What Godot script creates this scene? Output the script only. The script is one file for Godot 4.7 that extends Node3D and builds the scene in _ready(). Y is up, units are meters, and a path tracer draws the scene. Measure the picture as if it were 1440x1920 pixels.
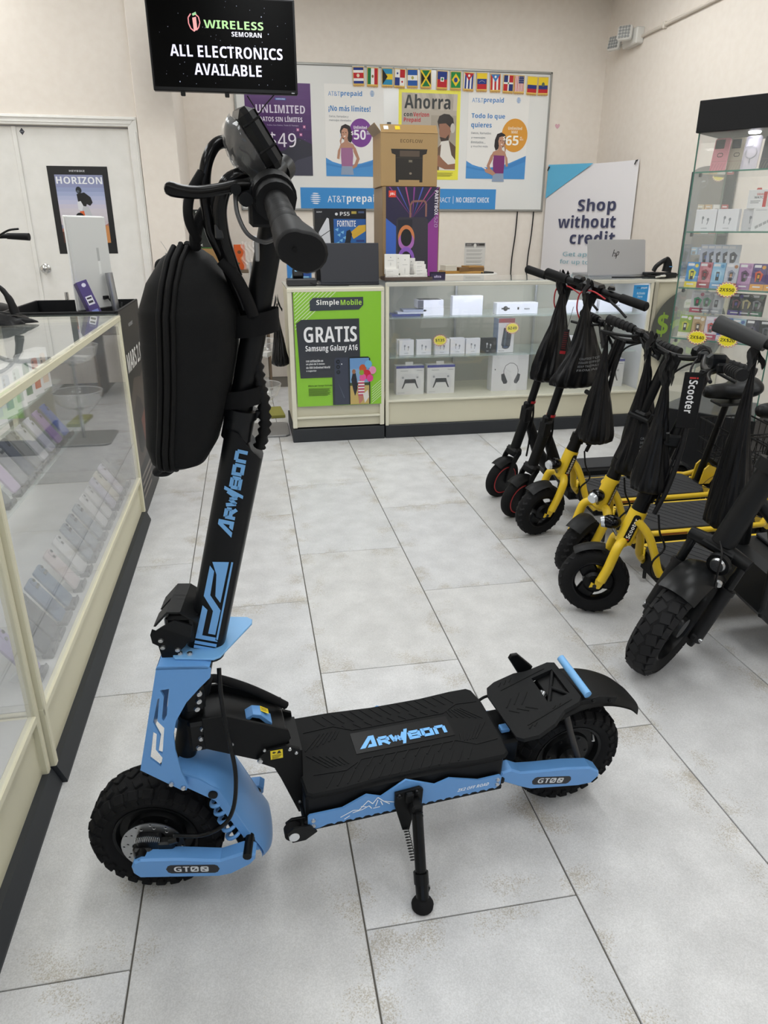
extends Node3D

# ---------------------------------------------------------------- mesh builder
class MB:
	var V := PackedVector3Array()
	var N := PackedVector3Array()
	var C := PackedColorArray()
	var X := Transform3D()
	var col := Color(1, 1, 1)
	var colored := false
	var lay := 0
	var us := 1.0
	var dz := 0.0001
	static var fonts := {}
	static var glyphs := {}

	func on(t: Transform3D) -> MB:
		X = t
		return self

	func t3(a: Vector3, b: Vector3, c: Vector3, na: Vector3, nb: Vector3, nc: Vector3) -> void:
		var m := X.basis
		V.append(X * a)
		N.append((m * na).normalized())
		if (b - a).cross(c - a).dot(na + nb + nc) > 0.0:
			V.append(X * c); V.append(X * b)
			N.append((m * nc).normalized()); N.append((m * nb).normalized())
		else:
			V.append(X * b); V.append(X * c)
			N.append((m * nb).normalized()); N.append((m * nc).normalized())
		if colored:
			C.append(col); C.append(col); C.append(col)

	func q(a: Vector3, b: Vector3, c: Vector3, d: Vector3, n: Vector3) -> void:
		t3(a, b, c, n, n, n)
		t3(a, c, d, n, n, n)

	func box(c: Vector3, s: Vector3, bev := 0.0) -> MB:
		var h := s * 0.5
		var b := minf(bev, minf(h.x, minf(h.y, h.z)) * 0.95)
		for ax in 3:
			var u := (ax + 1) % 3
			var w := (ax + 2) % 3
			for sg in [-1.0, 1.0]:
				var p := []
				for k in [[-1.0, -1.0], [1.0, -1.0], [1.0, 1.0], [-1.0, 1.0]]:
					var e := Vector3.ZERO
					e[ax] = sg * h[ax]
					e[u] = k[0] * (h[u] - b)
					e[w] = k[1] * (h[w] - b)
					p.append(c + e)
				var n := Vector3.ZERO
				n[ax] = sg
				q(p[0], p[1], p[2], p[3], n)
		if b > 0.0:
			for ax in 3:
				var u := (ax + 1) % 3
				var w := (ax + 2) % 3
				for su in [-1.0, 1.0]:
					for sw in [-1.0, 1.0]:
						var p := []
						for k in [[-1.0, 0], [1.0, 0], [1.0, 1], [-1.0, 1]]:
							var e := Vector3.ZERO
							e[ax] = k[0] * (h[ax] - b)
							e[u] = su * (h[u] - (b if k[1] == 1 else 0.0))
							e[w] = sw * (h[w] - (b if k[1] == 0 else 0.0))
							p.append(c + e)
						var n := Vector3.ZERO
						n[u] = su
						n[w] = sw
						q(p[0], p[1], p[2], p[3], n)
			for sx in [-1.0, 1.0]:
				for sy in [-1.0, 1.0]:
					for sz in [-1.0, 1.0]:
						var sgn := Vector3(sx, sy, sz)
						var e := sgn * (h - Vector3(b, b, b))
						t3(c + e + Vector3(sx * b, 0, 0), c + e + Vector3(0, sy * b, 0), c + e + Vector3(0, 0, sz * b), sgn, sgn, sgn)
		return self

	func frame(dir: Vector3) -> Basis:
		var y := dir.normalized()
		var x := y.cross(Vector3(0, 0, 1) if absf(y.z) < 0.9 else Vector3(1, 0, 0)).normalized()
		return Basis(x, y, x.cross(y))

	func cyl(a: Vector3, b: Vector3, r0: float, r1 := -1.0, seg := 14, cap := true) -> MB:
		if r1 < 0.0: r1 = r0
		var f := frame(b - a)
		var sl := (r0 - r1) / maxf((b - a).length(), 1e-6)
		for i in seg:
			var p0 := TAU * i / seg
			var p1 := TAU * (i + 1) / seg
			var d0 := f.x * cos(p0) + f.z * sin(p0)
			var d1 := f.x * cos(p1) + f.z * sin(p1)
			var n0 := d0 + f.y * sl
			var n1 := d1 + f.y * sl
			t3(a + d0 * r0, a + d1 * r0, b + d1 * r1, n0, n1, n1)
			t3(a + d0 * r0, b + d1 * r1, b + d0 * r1, n0, n1, n0)
			if cap:
				t3(a, a + d0 * r0, a + d1 * r0, -f.y, -f.y, -f.y)
				t3(b, b + d0 * r1, b + d1 * r1, f.y, f.y, f.y)
		return self

	func tube(pts: Array, r, seg := 8, closed := false, caps := true) -> MB:
		var n := pts.size()
		var rings := []
		var nrm := []
		var f := Basis()
		for i in n:
			var prev: Vector3 = pts[(i - 1 + n) % n] if closed or i > 0 else pts[i]
			var next: Vector3 = pts[(i + 1) % n] if closed or i < n - 1 else pts[i]
			var dir := (next - prev).normalized()
			if i == 0:
				f = frame(dir)
			else:
				var x := (f.x - dir * f.x.dot(dir)).normalized()
				f = Basis(x, dir, x.cross(dir))
			var rr: float = r[i] if r is Array else r
			var ring := []
			var nn := []
			for k in seg:
				var a := TAU * k / seg
				var d := f.x * cos(a) + f.z * sin(a)
				ring.append((pts[i] as Vector3) + d * rr)
				nn.append(d)
			rings.append(ring)
			nrm.append(nn)
		for i in (n if closed else n - 1):
			var j := (i + 1) % n
			for k in seg:
				var l := (k + 1) % seg
				t3(rings[i][k], rings[i][l], rings[j][l], nrm[i][k], nrm[i][l], nrm[j][l])
				t3(rings[i][k], rings[j][l], rings[j][k], nrm[i][k], nrm[j][l], nrm[j][k])
		if caps and not closed:
			for e in [0, n - 1]:
				var dn: Vector3 = ((pts[0] as Vector3) - pts[1]) if e == 0 else ((pts[n - 1] as Vector3) - pts[n - 2])
				for k in seg:
					t3(pts[e], rings[e][k], rings[e][(k + 1) % seg], dn, dn, dn)
		return self

	# profile of (radius, height) turned round the local Y axis
	func lathe(prof: Array, seg := 24, a0 := 0.0, a1 := TAU) -> MB:
		var n := prof.size()
		var sn := []
		for i in n - 1:
			var e: Vector2 = prof[i + 1] - prof[i]
			sn.append(Vector2(e.y, -e.x).normalized())
		for i in n - 1:
			var nA: Vector2 = sn[i]
			var nB: Vector2 = sn[i]
			if i > 0 and sn[i].dot(sn[i - 1]) > 0.72: nA = (sn[i] + sn[i - 1]).normalized()
			if i < n - 2 and sn[i].dot(sn[i + 1]) > 0.72: nB = (sn[i] + sn[i + 1]).normalized()
			var A: Vector2 = prof[i]
			var B: Vector2 = prof[i + 1]
			for k in seg:
				var p := a0 + (a1 - a0) * k / seg
				var s := a0 + (a1 - a0) * (k + 1) / seg
				var cp := Vector3(cos(p), 0, sin(p))
				var cs := Vector3(cos(s), 0, sin(s))
				var up := Vector3(0, 1, 0)
				if A.x > 1e-6:
					t3(cp * A.x + up * A.y, cs * A.x + up * A.y, cs * B.x + up * B.y, cp * nA.x + up * nA.y, cs * nA.x + up * nA.y, cs * nB.x + up * nB.y)
				if B.x > 1e-6:
					t3(cp * A.x + up * A.y, cs * B.x + up * B.y, cp * B.x + up * B.y, cp * nA.x + up * nA.y, cs * nB.x + up * nB.y, cp * nB.x + up * nB.y)
		return self

	# polygon in XY drawn out from z0 to z1, edges chamfered by bev
	func prism(pl, z0: float, z1: float, bev := 0.0) -> MB:
		var p := PackedVector2Array()
		if pl is Array and pl.size() and not pl[0] is Vector2:
			for i in pl.size() / 2: p.append(Vector2(pl[2 * i], pl[2 * i + 1]))
		else:
			p = PackedVector2Array(pl)
		if Geometry2D.is_polygon_clockwise(p): p.reverse()
		var n := p.size()
		var ins := PackedVector2Array()
		for i in n:
			var e0 := (p[i] - p[(i - 1 + n) % n]).normalized()
			var e1 := (p[(i + 1) % n] - p[i]).normalized()
			var m := (Vector2(-e0.y, e0.x) + Vector2(-e1.y, e1.x))
			m = m / maxf(m.length_squared() * 0.5, 0.3)
			ins.append(p[i] + m * bev)
		var lo := minf(z0, z1)
		var hi := maxf(z0, z1)
		var tr := Geometry2D.triangulate_polygon(ins if bev > 0.0 else p)
		var cp := ins if bev > 0.0 else p
		for k in tr.size() / 3:
			for e in [[hi, Vector3(0, 0, 1)], [lo, Vector3(0, 0, -1)]]:
				var a := cp[tr[3 * k]]
				var b := cp[tr[3 * k + 1]]
				var c := cp[tr[3 * k + 2]]
				t3(Vector3(a.x, a.y, e[0]), Vector3(b.x, b.y, e[0]), Vector3(c.x, c.y, e[0]), e[1], e[1], e[1])
		for i in n:
			var j := (i + 1) % n
			var ed := (p[j] - p[i]).normalized()
			var nn := Vector3(ed.y, -ed.x, 0)
			q(Vector3(p[i].x, p[i].y, lo + bev), Vector3(p[j].x, p[j].y, lo + bev), Vector3(p[j].x, p[j].y, hi - bev), Vector3(p[i].x, p[i].y, hi - bev), nn)
			if bev > 0.0:
				q(Vector3(p[i].x, p[i].y, hi - bev), Vector3(p[j].x, p[j].y, hi - bev), Vector3(ins[j].x, ins[j].y, hi), Vector3(ins[i].x, ins[i].y, hi), nn + Vector3(0, 0, 1))
				q(Vector3(p[i].x, p[i].y, lo + bev), Vector3(p[j].x, p[j].y, lo + bev), Vector3(ins[j].x, ins[j].y, lo), Vector3(ins[i].x, ins[i].y, lo), nn - Vector3(0, 0, 1))
		return self

	# a smooth sheet or closed skin through f(u, v), u and v from 0 to 1
	func grid(f: Callable, nu: int, nv: int, flip := false, wrap := false) -> MB:
		var P := []
		for j in nv + 1:
			var row := []
			for i in nu + 1:
				row.append(f.call(float(i) / nu, float(j) / nv))
			P.append(row)
		var Q := []
		for j in nv + 1:
			var row := []
			for i in nu + 1:
				var a: Vector3 = P[j][(i - 1 if i > 0 else (nu - 1 if wrap else 0))]
				var b: Vector3 = P[j][(i + 1 if i < nu else (1 if wrap else nu))]
				var c: Vector3 = P[maxi(j - 1, 0)][i]
				var d: Vector3 = P[mini(j + 1, nv)][i]
				var nn := (b - a).cross(d - c)
				row.append(-nn.normalized() if flip else nn.normalized())
			Q.append(row)
		for j in nv:
			for i in nu:
				t3(P[j][i], P[j][i + 1], P[j + 1][i + 1], Q[j][i], Q[j][i + 1], Q[j + 1][i + 1])
				t3(P[j][i], P[j + 1][i + 1], P[j + 1][i], Q[j][i], Q[j + 1][i + 1], Q[j + 1][i])
		return self

	func ball(c: Vector3, r: Vector3, seg := 14, rings := 8) -> MB:
		return grid(func(u: float, v: float) -> Vector3:
			var th := u * TAU
			var ph := (v - 0.5) * PI
			return c + Vector3(r.x * cos(ph) * cos(th), r.y * sin(ph), -r.z * cos(ph) * sin(th)), seg, rings, false, true)

	# ---- lettering and flat print: u to the right, v down, in units of us metres
	static func glyph(s: String, bold: int) -> Array:
		var key := s + str(bold)
		if not glyphs.has(key):
			if not fonts.has(bold):
				var f := SystemFont.new()
				f.font_names = PackedStringArray(["Droid Serif" if bold == 2 else "Droid Sans"])
				f.font_weight = 400 if bold == 0 else 700
				fonts[bold] = f
			var tm := TextMesh.new()
			tm.font = fonts[bold]
			tm.font_size = 48
			tm.pixel_size = 1.0
			tm.depth = 0.0
			tm.curve_step = 2.0
			tm.width = 100000.0
			tm.horizontal_alignment = HORIZONTAL_ALIGNMENT_LEFT
			tm.text = s
			var ar := tm.get_mesh_arrays()
			var vs: PackedVector3Array = ar[Mesh.ARRAY_VERTEX]
			var ix: PackedInt32Array = ar[Mesh.ARRAY_INDEX] if ar[Mesh.ARRAY_INDEX] != null else PackedInt32Array()
			var o := PackedVector2Array()
			var mn := Vector2(1e9, 1e9)
			var mx := Vector2(-1e9, -1e9)
			var cnt := ix.size() if ix.size() else vs.size()
			for i in cnt:
				var p := vs[ix[i] if ix.size() else i]
				o.append(Vector2(p.x, p.y))
				mn = mn.min(Vector2(p.x, p.y))
				mx = mx.max(Vector2(p.x, p.y))
			glyphs[key] = [o, mn, mx]
		return glyphs[key]

	# s with its ink box fitted: left u, bottom v, height h, optional width w, skew
	func ink(s: String, u: float, v: float, h: float, w := 0.0, bold := 1, skew := 0.0, thick := 0.0) -> MB:
		var g: Array = glyph(s, bold)
		var o: PackedVector2Array = g[0]
		var mn: Vector2 = g[1]
		var sz: Vector2 = g[2] - mn
		if o.is_empty(): return self
		lay += 1
		var ky := h / sz.y
		var kx := w / sz.x if w > 0.0 else ky
		var z := lay * dz + thick
		for i in o.size() / 3:
			var t := []
			for k in 3:
				var p := o[3 * i + k] - mn
				t.append(Vector3((u + p.x * kx + skew * p.y * ky) * us, (-v + p.y * ky) * us, z))
			var up := Vector3(0, 0, 1)
			t3(t[0], t[1], t[2], up, up, up)
		return self

	func pen(c) -> MB:
		colored = true
		col = (c if c is Color else Color.html(c)).srgb_to_linear()
		return self

	func pp(a: Array, c = null) -> MB:
		if c != null: pen(c)
		lay += 1
		var p := PackedVector2Array()
		for i in a.size() / 2: p.append(Vector2(a[2 * i], a[2 * i + 1]))
		var tr := Geometry2D.triangulate_polygon(p)
		var up := Vector3(0, 0, 1)
		for k in tr.size() / 3:
			var t := []
			for j in 3:
				var e := p[tr[3 * k + j]]
				t.append(Vector3(e.x * us, -e.y * us, lay * dz))
			t3(t[0], t[1], t[2], up, up, up)
		return self

	func pr(u: float, v: float, w: float, h: float, c = null) -> MB:
		return pp([u, v, u + w, v, u + w, v + h, u, v + h], c)

	func pe(u: float, v: float, ru: float, rv: float, c = null, seg := 20) -> MB:
		var a := []
		for i in seg:
			a.append(u + ru * cos(TAU * i / seg))
			a.append(v + rv * sin(TAU * i / seg))
		return pp(a, c)

	func pt(s: String, u: float, v: float, h: float, c, w := 0.0, bold := 1, skew := 0.0) -> MB:
		pen(c)
		return ink(s, u, v, h, w, bold, skew)

	func pl(a: Array, w: float, c) -> MB:
		pen(c)
		for i in a.size() / 2 - 1:
			var p := Vector2(a[2 * i], a[2 * i + 1])
			var e := Vector2(a[2 * i + 2], a[2 * i + 3])
			var n := (e - p).orthogonal().normalized() * w * 0.5
			pp([p.x + n.x, p.y + n.y, e.x + n.x, e.y + n.y, e.x - n.x, e.y - n.y, p.x - n.x, p.y - n.y])
			lay -= 1
		lay += 1
		return self

	func mesh(mat: Material) -> ArrayMesh:
		var am := ArrayMesh.new()
		var ar := []
		ar.resize(Mesh.ARRAY_MAX)
		ar[Mesh.ARRAY_VERTEX] = V
		ar[Mesh.ARRAY_NORMAL] = N
		if colored and C.size() == V.size(): ar[Mesh.ARRAY_COLOR] = C
		am.add_surface_from_arrays(Mesh.PRIMITIVE_TRIANGLES, ar)
		am.surface_set_material(0, mat)
		return am

# ---------------------------------------------------------------- things, parts, materials
var taken := {}
var mats := {}

func mb(t := Transform3D()) -> MB:
	var m := MB.new()
	m.X = t
	return m

func ink_mb(scale := 1.0, t := Transform3D()) -> MB:
	var m := mb(t)
	m.colored = true
	m.us = scale
	return m

func numbered(called: String) -> String:
	var k: int = taken.get(called, 0)
	taken[called] = k + 1
	return called if k == 0 else "%s_%03d" % [called, k]

func tag(o: Node3D, label: String, category: String, group := "") -> void:
	o.set_meta("label", label)
	o.set_meta("category", category)
	if group != "": o.set_meta("group", group)

func thing(called: String, label: String, category: String, at := Transform3D(), group := "") -> Node3D:
	var o := Node3D.new()
	o.name = numbered(called)
	add_child(o)
	o.transform = at
	tag(o, label, category, group)
	return o

func part(called: String, m: MB, mat: Material, parent: Node3D) -> MeshInstance3D:
	var o := MeshInstance3D.new()
	o.name = called
	o.mesh = m.mesh(mat)
	parent.add_child(o, true)
	return o

func single(called: String, m: MB, mat: Material, label: String, category: String, at := Transform3D(), group := "") -> MeshInstance3D:
	var o := MeshInstance3D.new()
	o.name = numbered(called)
	o.mesh = m.mesh(mat)
	add_child(o)
	o.transform = at
	tag(o, label, category, group)
	return o

func structure(called: String, m: MB, mat: Material, parent: Node3D = null) -> MeshInstance3D:
	var o := MeshInstance3D.new()
	o.name = called
	o.mesh = m.mesh(mat)
	if parent:
		parent.add_child(o, true)
	else:
		add_child(o)
		o.set_meta("kind", "structure")
	return o

func copy(o: Node3D, called: String, at: Transform3D, label := "") -> Node3D:
	var c: Node3D = o.duplicate()
	c.name = numbered(called)
	add_child(c)
	c.transform = at
	if label != "": c.set_meta("label", label)
	return c

func mat(hex: String, rough := 0.5, metal := 0.0, spec := 0.5) -> StandardMaterial3D:
	if spec == 0.5 and metal == 0.0 and Color.html(hex).get_luminance() < 0.14: spec = 0.33
	var key := "%s %s %s %s" % [hex, rough, metal, spec]
	if not mats.has(key):
		var m := StandardMaterial3D.new()
		m.albedo_color = Color.html(hex)
		m.roughness = rough
		m.metallic = metal
		m.metallic_specular = spec
		mats[key] = m
	return mats[key]

func print_mat(rough := 0.45) -> StandardMaterial3D:
	var key := "print %s" % rough
	if not mats.has(key):
		var m := StandardMaterial3D.new()
		m.vertex_color_use_as_albedo = true
		m.roughness = rough
		mats[key] = m
	return mats[key]

func grained(hex_a: String, hex_b: String, freq: float, rough: float, bump := 0.0, scale := 1.0, metal := 0.0) -> StandardMaterial3D:
	var key := "g%s%s%s%s%s" % [hex_a, hex_b, freq, rough, scale]
	if not mats.has(key):
		var nz := FastNoiseLite.new()
		nz.seed = 7
		nz.frequency = freq
		nz.fractal_octaves = 5
		var t := NoiseTexture2D.new()
		t.noise = nz
		t.seamless = true
		t.width = 512
		t.height = 512
		var g := Gradient.new()
		g.set_color(0, Color.html(hex_a))
		g.set_color(1, Color.html(hex_b))
		t.color_ramp = g
		var m := StandardMaterial3D.new()
		m.albedo_texture = t
		m.roughness = rough
		m.metallic = metal
		if g.get_color(0).get_luminance() < 0.14: m.metallic_specular = 0.33
		m.uv1_triplanar = true
		m.uv1_scale = Vector3.ONE * scale
		m.uv1_world_triplanar = true
		if bump > 0.0:
			var b := NoiseTexture2D.new()
			b.noise = nz
			b.seamless = true
			b.width = 512
			b.height = 512
			b.as_normal_map = true
			b.bump_strength = bump
			m.normal_enabled = true
			m.normal_texture = b
		mats[key] = m
	return mats[key]

func glass(hex := "e8f4f0", alpha := 0.06) -> StandardMaterial3D:
	var key := "glass" + hex + str(alpha)
	if not mats.has(key):
		var m := StandardMaterial3D.new()
		m.albedo_color = Color(Color.html(hex), alpha)
		m.transparency = BaseMaterial3D.TRANSPARENCY_ALPHA
		m.roughness = 0.02
		mats[key] = m
	return mats[key]

func glow(hex: String, energy: float) -> StandardMaterial3D:
	var m := StandardMaterial3D.new()
	m.albedo_color = Color.html(hex)
	m.emission_enabled = true
	m.emission = Color.html(hex)
	m.emission_energy_multiplier = energy
	return m

func T(x: float, y: float, z: float, yaw := 0.0, pitch := 0.0, roll := 0.0) -> Transform3D:
	return Transform3D(Basis.from_euler(Vector3(deg_to_rad(pitch), deg_to_rad(yaw), deg_to_rad(roll))), Vector3(x, y, z))

func v3(a: Array) -> Array:
	var o := []
	for i in a.size() / 3: o.append(Vector3(a[3 * i], a[3 * i + 1], a[3 * i + 2]))
	return o

# points of a smooth curve through the given ones
func curve(a: Array, step := 6) -> Array:
	var o := []
	for i in a.size() - 1:
		var p0: Vector3 = a[maxi(i - 1, 0)]
		var p3: Vector3 = a[mini(i + 2, a.size() - 1)]
		for k in step:
			o.append((a[i] as Vector3).cubic_interpolate(a[i + 1], p0, p3, float(k) / step))
	o.append(a[-1])
	return o

# a thin sheet with print: its own mesh, u right and v down in millimetres from the top left corner
func sheet(w: float, h: float, paper: String, t := 0.001) -> MB:
	var m := ink_mb(0.001)
	m.pen(paper)
	m.box(Vector3(w * 0.0005, -h * 0.0005, -t * 0.5), Vector3(w * 0.001, h * 0.001, t))
	return m

# a carton of w x h x d metres, centred on x, standing on y 0 with its printed front at z 0, u and v in millimetres
func carton(w: float, h: float, d: float, hex: String, bev := 0.0015) -> MB:
	var m := ink_mb(0.001)
	m.pen(hex)
	m.box(Vector3(0, h * 0.5, -d * 0.5), Vector3(w, h, d), bev)
	m.X = Transform3D(Basis(), Vector3(-w * 0.5, h, 0))
	return m

func globe(m: MB, u: float, v: float, r: float, c) -> void:
	for k in 6:
		var y := -0.8 + 0.32 * k
		var hw := sqrt(1.0 - y * y) * r
		m.pp([u - hw, v + y * r - 0.03 * r, u - hw * 0.4, v + y * r - 0.13 * r, u + hw * 0.5, v + y * r - 0.09 * r, u + hw, v + y * r, u + hw * 0.5, v + y * r + 0.07 * r, u - hw * 0.4, v + y * r + 0.05 * r], c)

func burst(m: MB, u: float, v: float, ru: float, rv: float, c) -> void:
	var a := []
	for i in 36:
		var k := 1.0 if i % 2 == 0 else 0.8
		a.append(u + ru * k * cos(TAU * i / 36.0))
		a.append(v + rv * k * sin(TAU * i / 36.0))
	m.pp(a, c)

func lines(m: MB, u: float, v: float, w: float, n: int, step: float, th: float, c) -> void:
	for k in n: m.pr(u, v + k * step, w * [1.0, 0.93, 0.97, 0.86][k % 4], th, c)

func lamp_area(at: Transform3D, size: Vector2, energy: float, color: Color) -> void:
	var l := AreaLight3D.new()
	l.name = numbered("area_light")
	l.area_size = size
	l.light_energy = energy
	l.light_color = color
	l.shadow_enabled = true
	l.area_range = 20.0
	add_child(l)
	l.transform = at

# ---------------------------------------------------------------- the scene
const EYE := 1.338
const WALL_Z := -7.1
const WALL_X := 3.39
const CEIL := 3.3

func _ready() -> void:
	var cam := Camera3D.new()
	cam.name = "camera"
	cam.fov = 71.603
	cam.near = 0.05
	cam.far = 100.0
	add_child(cam)
	cam.position = Vector3(0, EYE, 0)
	cam.rotation_degrees = Vector3(-21.5635, -10.4516, 0)
	cam.current = true
	var we := WorldEnvironment.new()
	we.name = "world_environment"
	var env := Environment.new()
	env.background_mode = Environment.BG_SKY
	var sky := Sky.new()
	var sm := ProceduralSkyMaterial.new()
	sm.sky_top_color = Color("7fa3d6")
	sm.sky_horizon_color = Color("d4dfec")
	sm.ground_bottom_color = Color("8d8b88")
	sm.ground_horizon_color = Color("b7b5b2")
	sm.sky_energy_multiplier = 1.3
	sky.sky_material = sm
	env.sky = sky
	env.tonemap_mode = Environment.TONE_MAPPER_LINEAR
	env.tonemap_exposure = 1.0
	env.sdfgi_enabled = true
	env.ssao_enabled = true
	env.ssil_enabled = true
	we.environment = env
	add_child(we)
	ceiling_lights()
	room()
	door_wall()
	whiteboard_wall()
	corner_things()
	back_counter()
	counter_goods()
	left_showcase()
	left_things()
	main_scooter()
	storage_bag()
	scooter_row()
	glass_tower()
	print("built")

func ceiling_lights() -> void:
	var first: Node3D = null
	var k := 0
	for z in [-5.5, -3.8, -2.0, 0.0, 2.4]:
		for x in [-2.0, 0.3, 2.4]:
			var at := T(x, CEIL - 0.012, z)
			if first == null:
				first = thing("ceiling_light", "flat white recessed ceiling light panel above the shop floor", "ceiling light", at, "ceiling light panels")
				part("frame", mb().box(Vector3(0, 0, 0.605), Vector3(0.64, 0.024, 0.03)).box(Vector3(0, 0, -0.605), Vector3(0.64, 0.024, 0.03)).box(Vector3(0.305, 0, 0), Vector3(0.03, 0.024, 1.18)).box(Vector3(-0.305, 0, 0), Vector3(0.03, 0.024, 1.18)), mat("e8e8e6", 0.5), first)
				part("diffuser_light", mb().box(Vector3.ZERO, Vector3(0.58, 0.012, 1.18)), glow("fbfaf6", 3.0), first)
			else:
				copy(first, "ceiling_light", at)
			lamp_area(T(x, CEIL - 0.03, z, 0, -90), Vector2(0.58, 1.18), LAMP, Color(0.965, 0.985, 1.0))
			k += 1

const LAMP := 1.17

# fired stone tile: fine speckle, faint clouds, and grit caught along the joints of two courses
func tile_mat(v: int) -> StandardMaterial3D:
	var key := "tile%d" % v
	if not mats.has(key):
		var n := 512
		var fine := FastNoiseLite.new()
		fine.seed = 21 + v
		fine.frequency = 0.35
		fine.fractal_octaves = 2
		var cloud := FastNoiseLite.new()
		cloud.seed = 31 + v
		cloud.frequency = 0.012
		cloud.fractal_octaves = 4
		var patch := FastNoiseLite.new()
		patch.seed = 47 + v * 3
		patch.frequency = 0.009
		var ca := cloud.get_seamless_image(n, n).get_data()
		var pa := patch.get_seamless_image(n, n).get_data()
		var rng := RandomNumberGenerator.new()
		rng.seed = 90 + v
		var out := PackedByteArray()
		out.resize(n * n * 3)
		for y in n:
			for x in n:
				var i := y * n + x
				var dx := absf(fposmod(float(x) / n * 2.0 + 0.5, 1.0) - 0.5) * 0.4635
				var seam := 0.463 if x < n / 2 else 0.0
				var dy := absf(fposmod(float(y) / n - seam + 0.5, 1.0) - 0.5) * 0.9275
				var d := minf(dx, dy)
				var g := rng.randf()
				var b := 199.0 + (ca[i] - 128) * 0.07 + (g - 0.5) * 20.0
				var dirt := 0.0
				if d < 0.09 and pa[i] > 128:
					var p := (1.0 - d / 0.09) * (pa[i] - 128) / 90.0
					if rng.randf() < p: dirt = 0.35 + 0.65 * rng.randf()
				elif g > 0.9985: dirt = 0.7
				out[3 * i] = int(clampf(b - 34.0 * dirt, 0, 255))
				out[3 * i + 1] = int(clampf(b - 41.0 * dirt, 0, 255))
				out[3 * i + 2] = int(clampf(b - 54.0 * dirt, 0, 255))
		var im := Image.create_from_data(n, n, false, Image.FORMAT_RGB8, out)
		var m := StandardMaterial3D.new()
		m.albedo_texture = ImageTexture.create_from_image(im)
		m.albedo_color = [Color(1, 1, 1), Color(0.98, 0.978, 0.972), Color(0.985, 0.987, 0.99)][v]
		m.roughness = 0.42
		m.metallic_specular = 0.4
		m.uv1_triplanar = true
		m.uv1_world_triplanar = true
		m.uv1_triplanar_sharpness = 8.0
		m.uv1_scale = Vector3(1.0 / 0.927, 1.0, 1.0 / 0.9275)
		m.uv1_offset = Vector3(0.3115 / 0.927, 0.0, 1.033 / 0.9275)
		mats[key] = m
	return mats[key]

func room() -> void:
	var wallm := grained("e9e0d5", "eee6dc", 0.03, 0.85, 0.0, 0.8)
	# floor: dark grout bed with the tiles laid on it
	var fl := structure("floor", mb().box(Vector3(0.1, -0.06, -1.0), Vector3(7.4, 0.11, 12.8)), mat("6a665e", 0.9))
	var tm := mb().box(Vector3(0, -0.006, 0), Vector3(0.4598, 0.012, 0.9245), 0.0012)
	var ms := []
	for v in 3: ms.append(tm.mesh(tile_mat(v)))
	var n := 0
	for ci in range(-6, 8):
		var x := -0.3115 + 0.4635 * (ci + 0.5)
		var z0 := -1.033 if posmod(ci, 2) == 1 else -1.531
		for ri in range(-6, 7):
			var z := z0 + 0.9275 * (ri + 0.5)
			if z < -7.5 or z > 5.3 or x < -3.4 or x > 3.7: continue
			var o := MeshInstance3D.new()
			o.name = "tile"
			o.mesh = ms[(ci * 7 + ri * 5 + 100) % 3]
			fl.add_child(o, true)
			o.position = Vector3(x, 0.0, z)
			n += 1
	structure("ceiling", mb().box(Vector3(0.1, CEIL + 0.06, -1.0), Vector3(7.4, 0.12, 12.8)), mat("e6e4e0", 0.9))
	structure("wall_back", mb().box(Vector3(1.5, CEIL * 0.5, WALL_Z - 0.06), Vector3(4.1, CEIL, 0.12)), wallm)
	structure("wall_right", mb().box(Vector3(WALL_X + 0.06, CEIL * 0.5, -1.0), Vector3(0.12, CEIL, 12.3)), wallm)
	structure("wall_left", mb().box(Vector3(-3.36, CEIL * 0.5, -1.0), Vector3(0.12, CEIL, 12.3)), wallm)
	# shop front behind the camera: piers, lintel, sill and glass
	var z := 5.1
	structure("wall_front", mb().box(Vector3(-3.0, CEIL * 0.5, z), Vector3(0.7, CEIL, 0.12)).box(Vector3(3.2, CEIL * 0.5, z), Vector3(0.5, CEIL, 0.12)).box(Vector3(0.1, 2.85, z), Vector3(6.2, 0.9, 0.12)).box(Vector3(0.1, 0.2, z), Vector3(6.2, 0.4, 0.12)), wallm)
	var w1 := structure("window_1", mb().box(Vector3(0.1, 1.4, z), Vector3(5.6, 2.0, 0.012)), glass("eef4f2", 0.05))
	var fr := mb()
	for x in [-2.65, -1.25, 0.1, 1.5, 2.93]: fr.box(Vector3(x, 1.4, z), Vector3(0.06, 2.0, 0.08), 0.004)
	part("window_frame", fr, mat("8b8d8f", 0.4, 0.8), w1)

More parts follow.
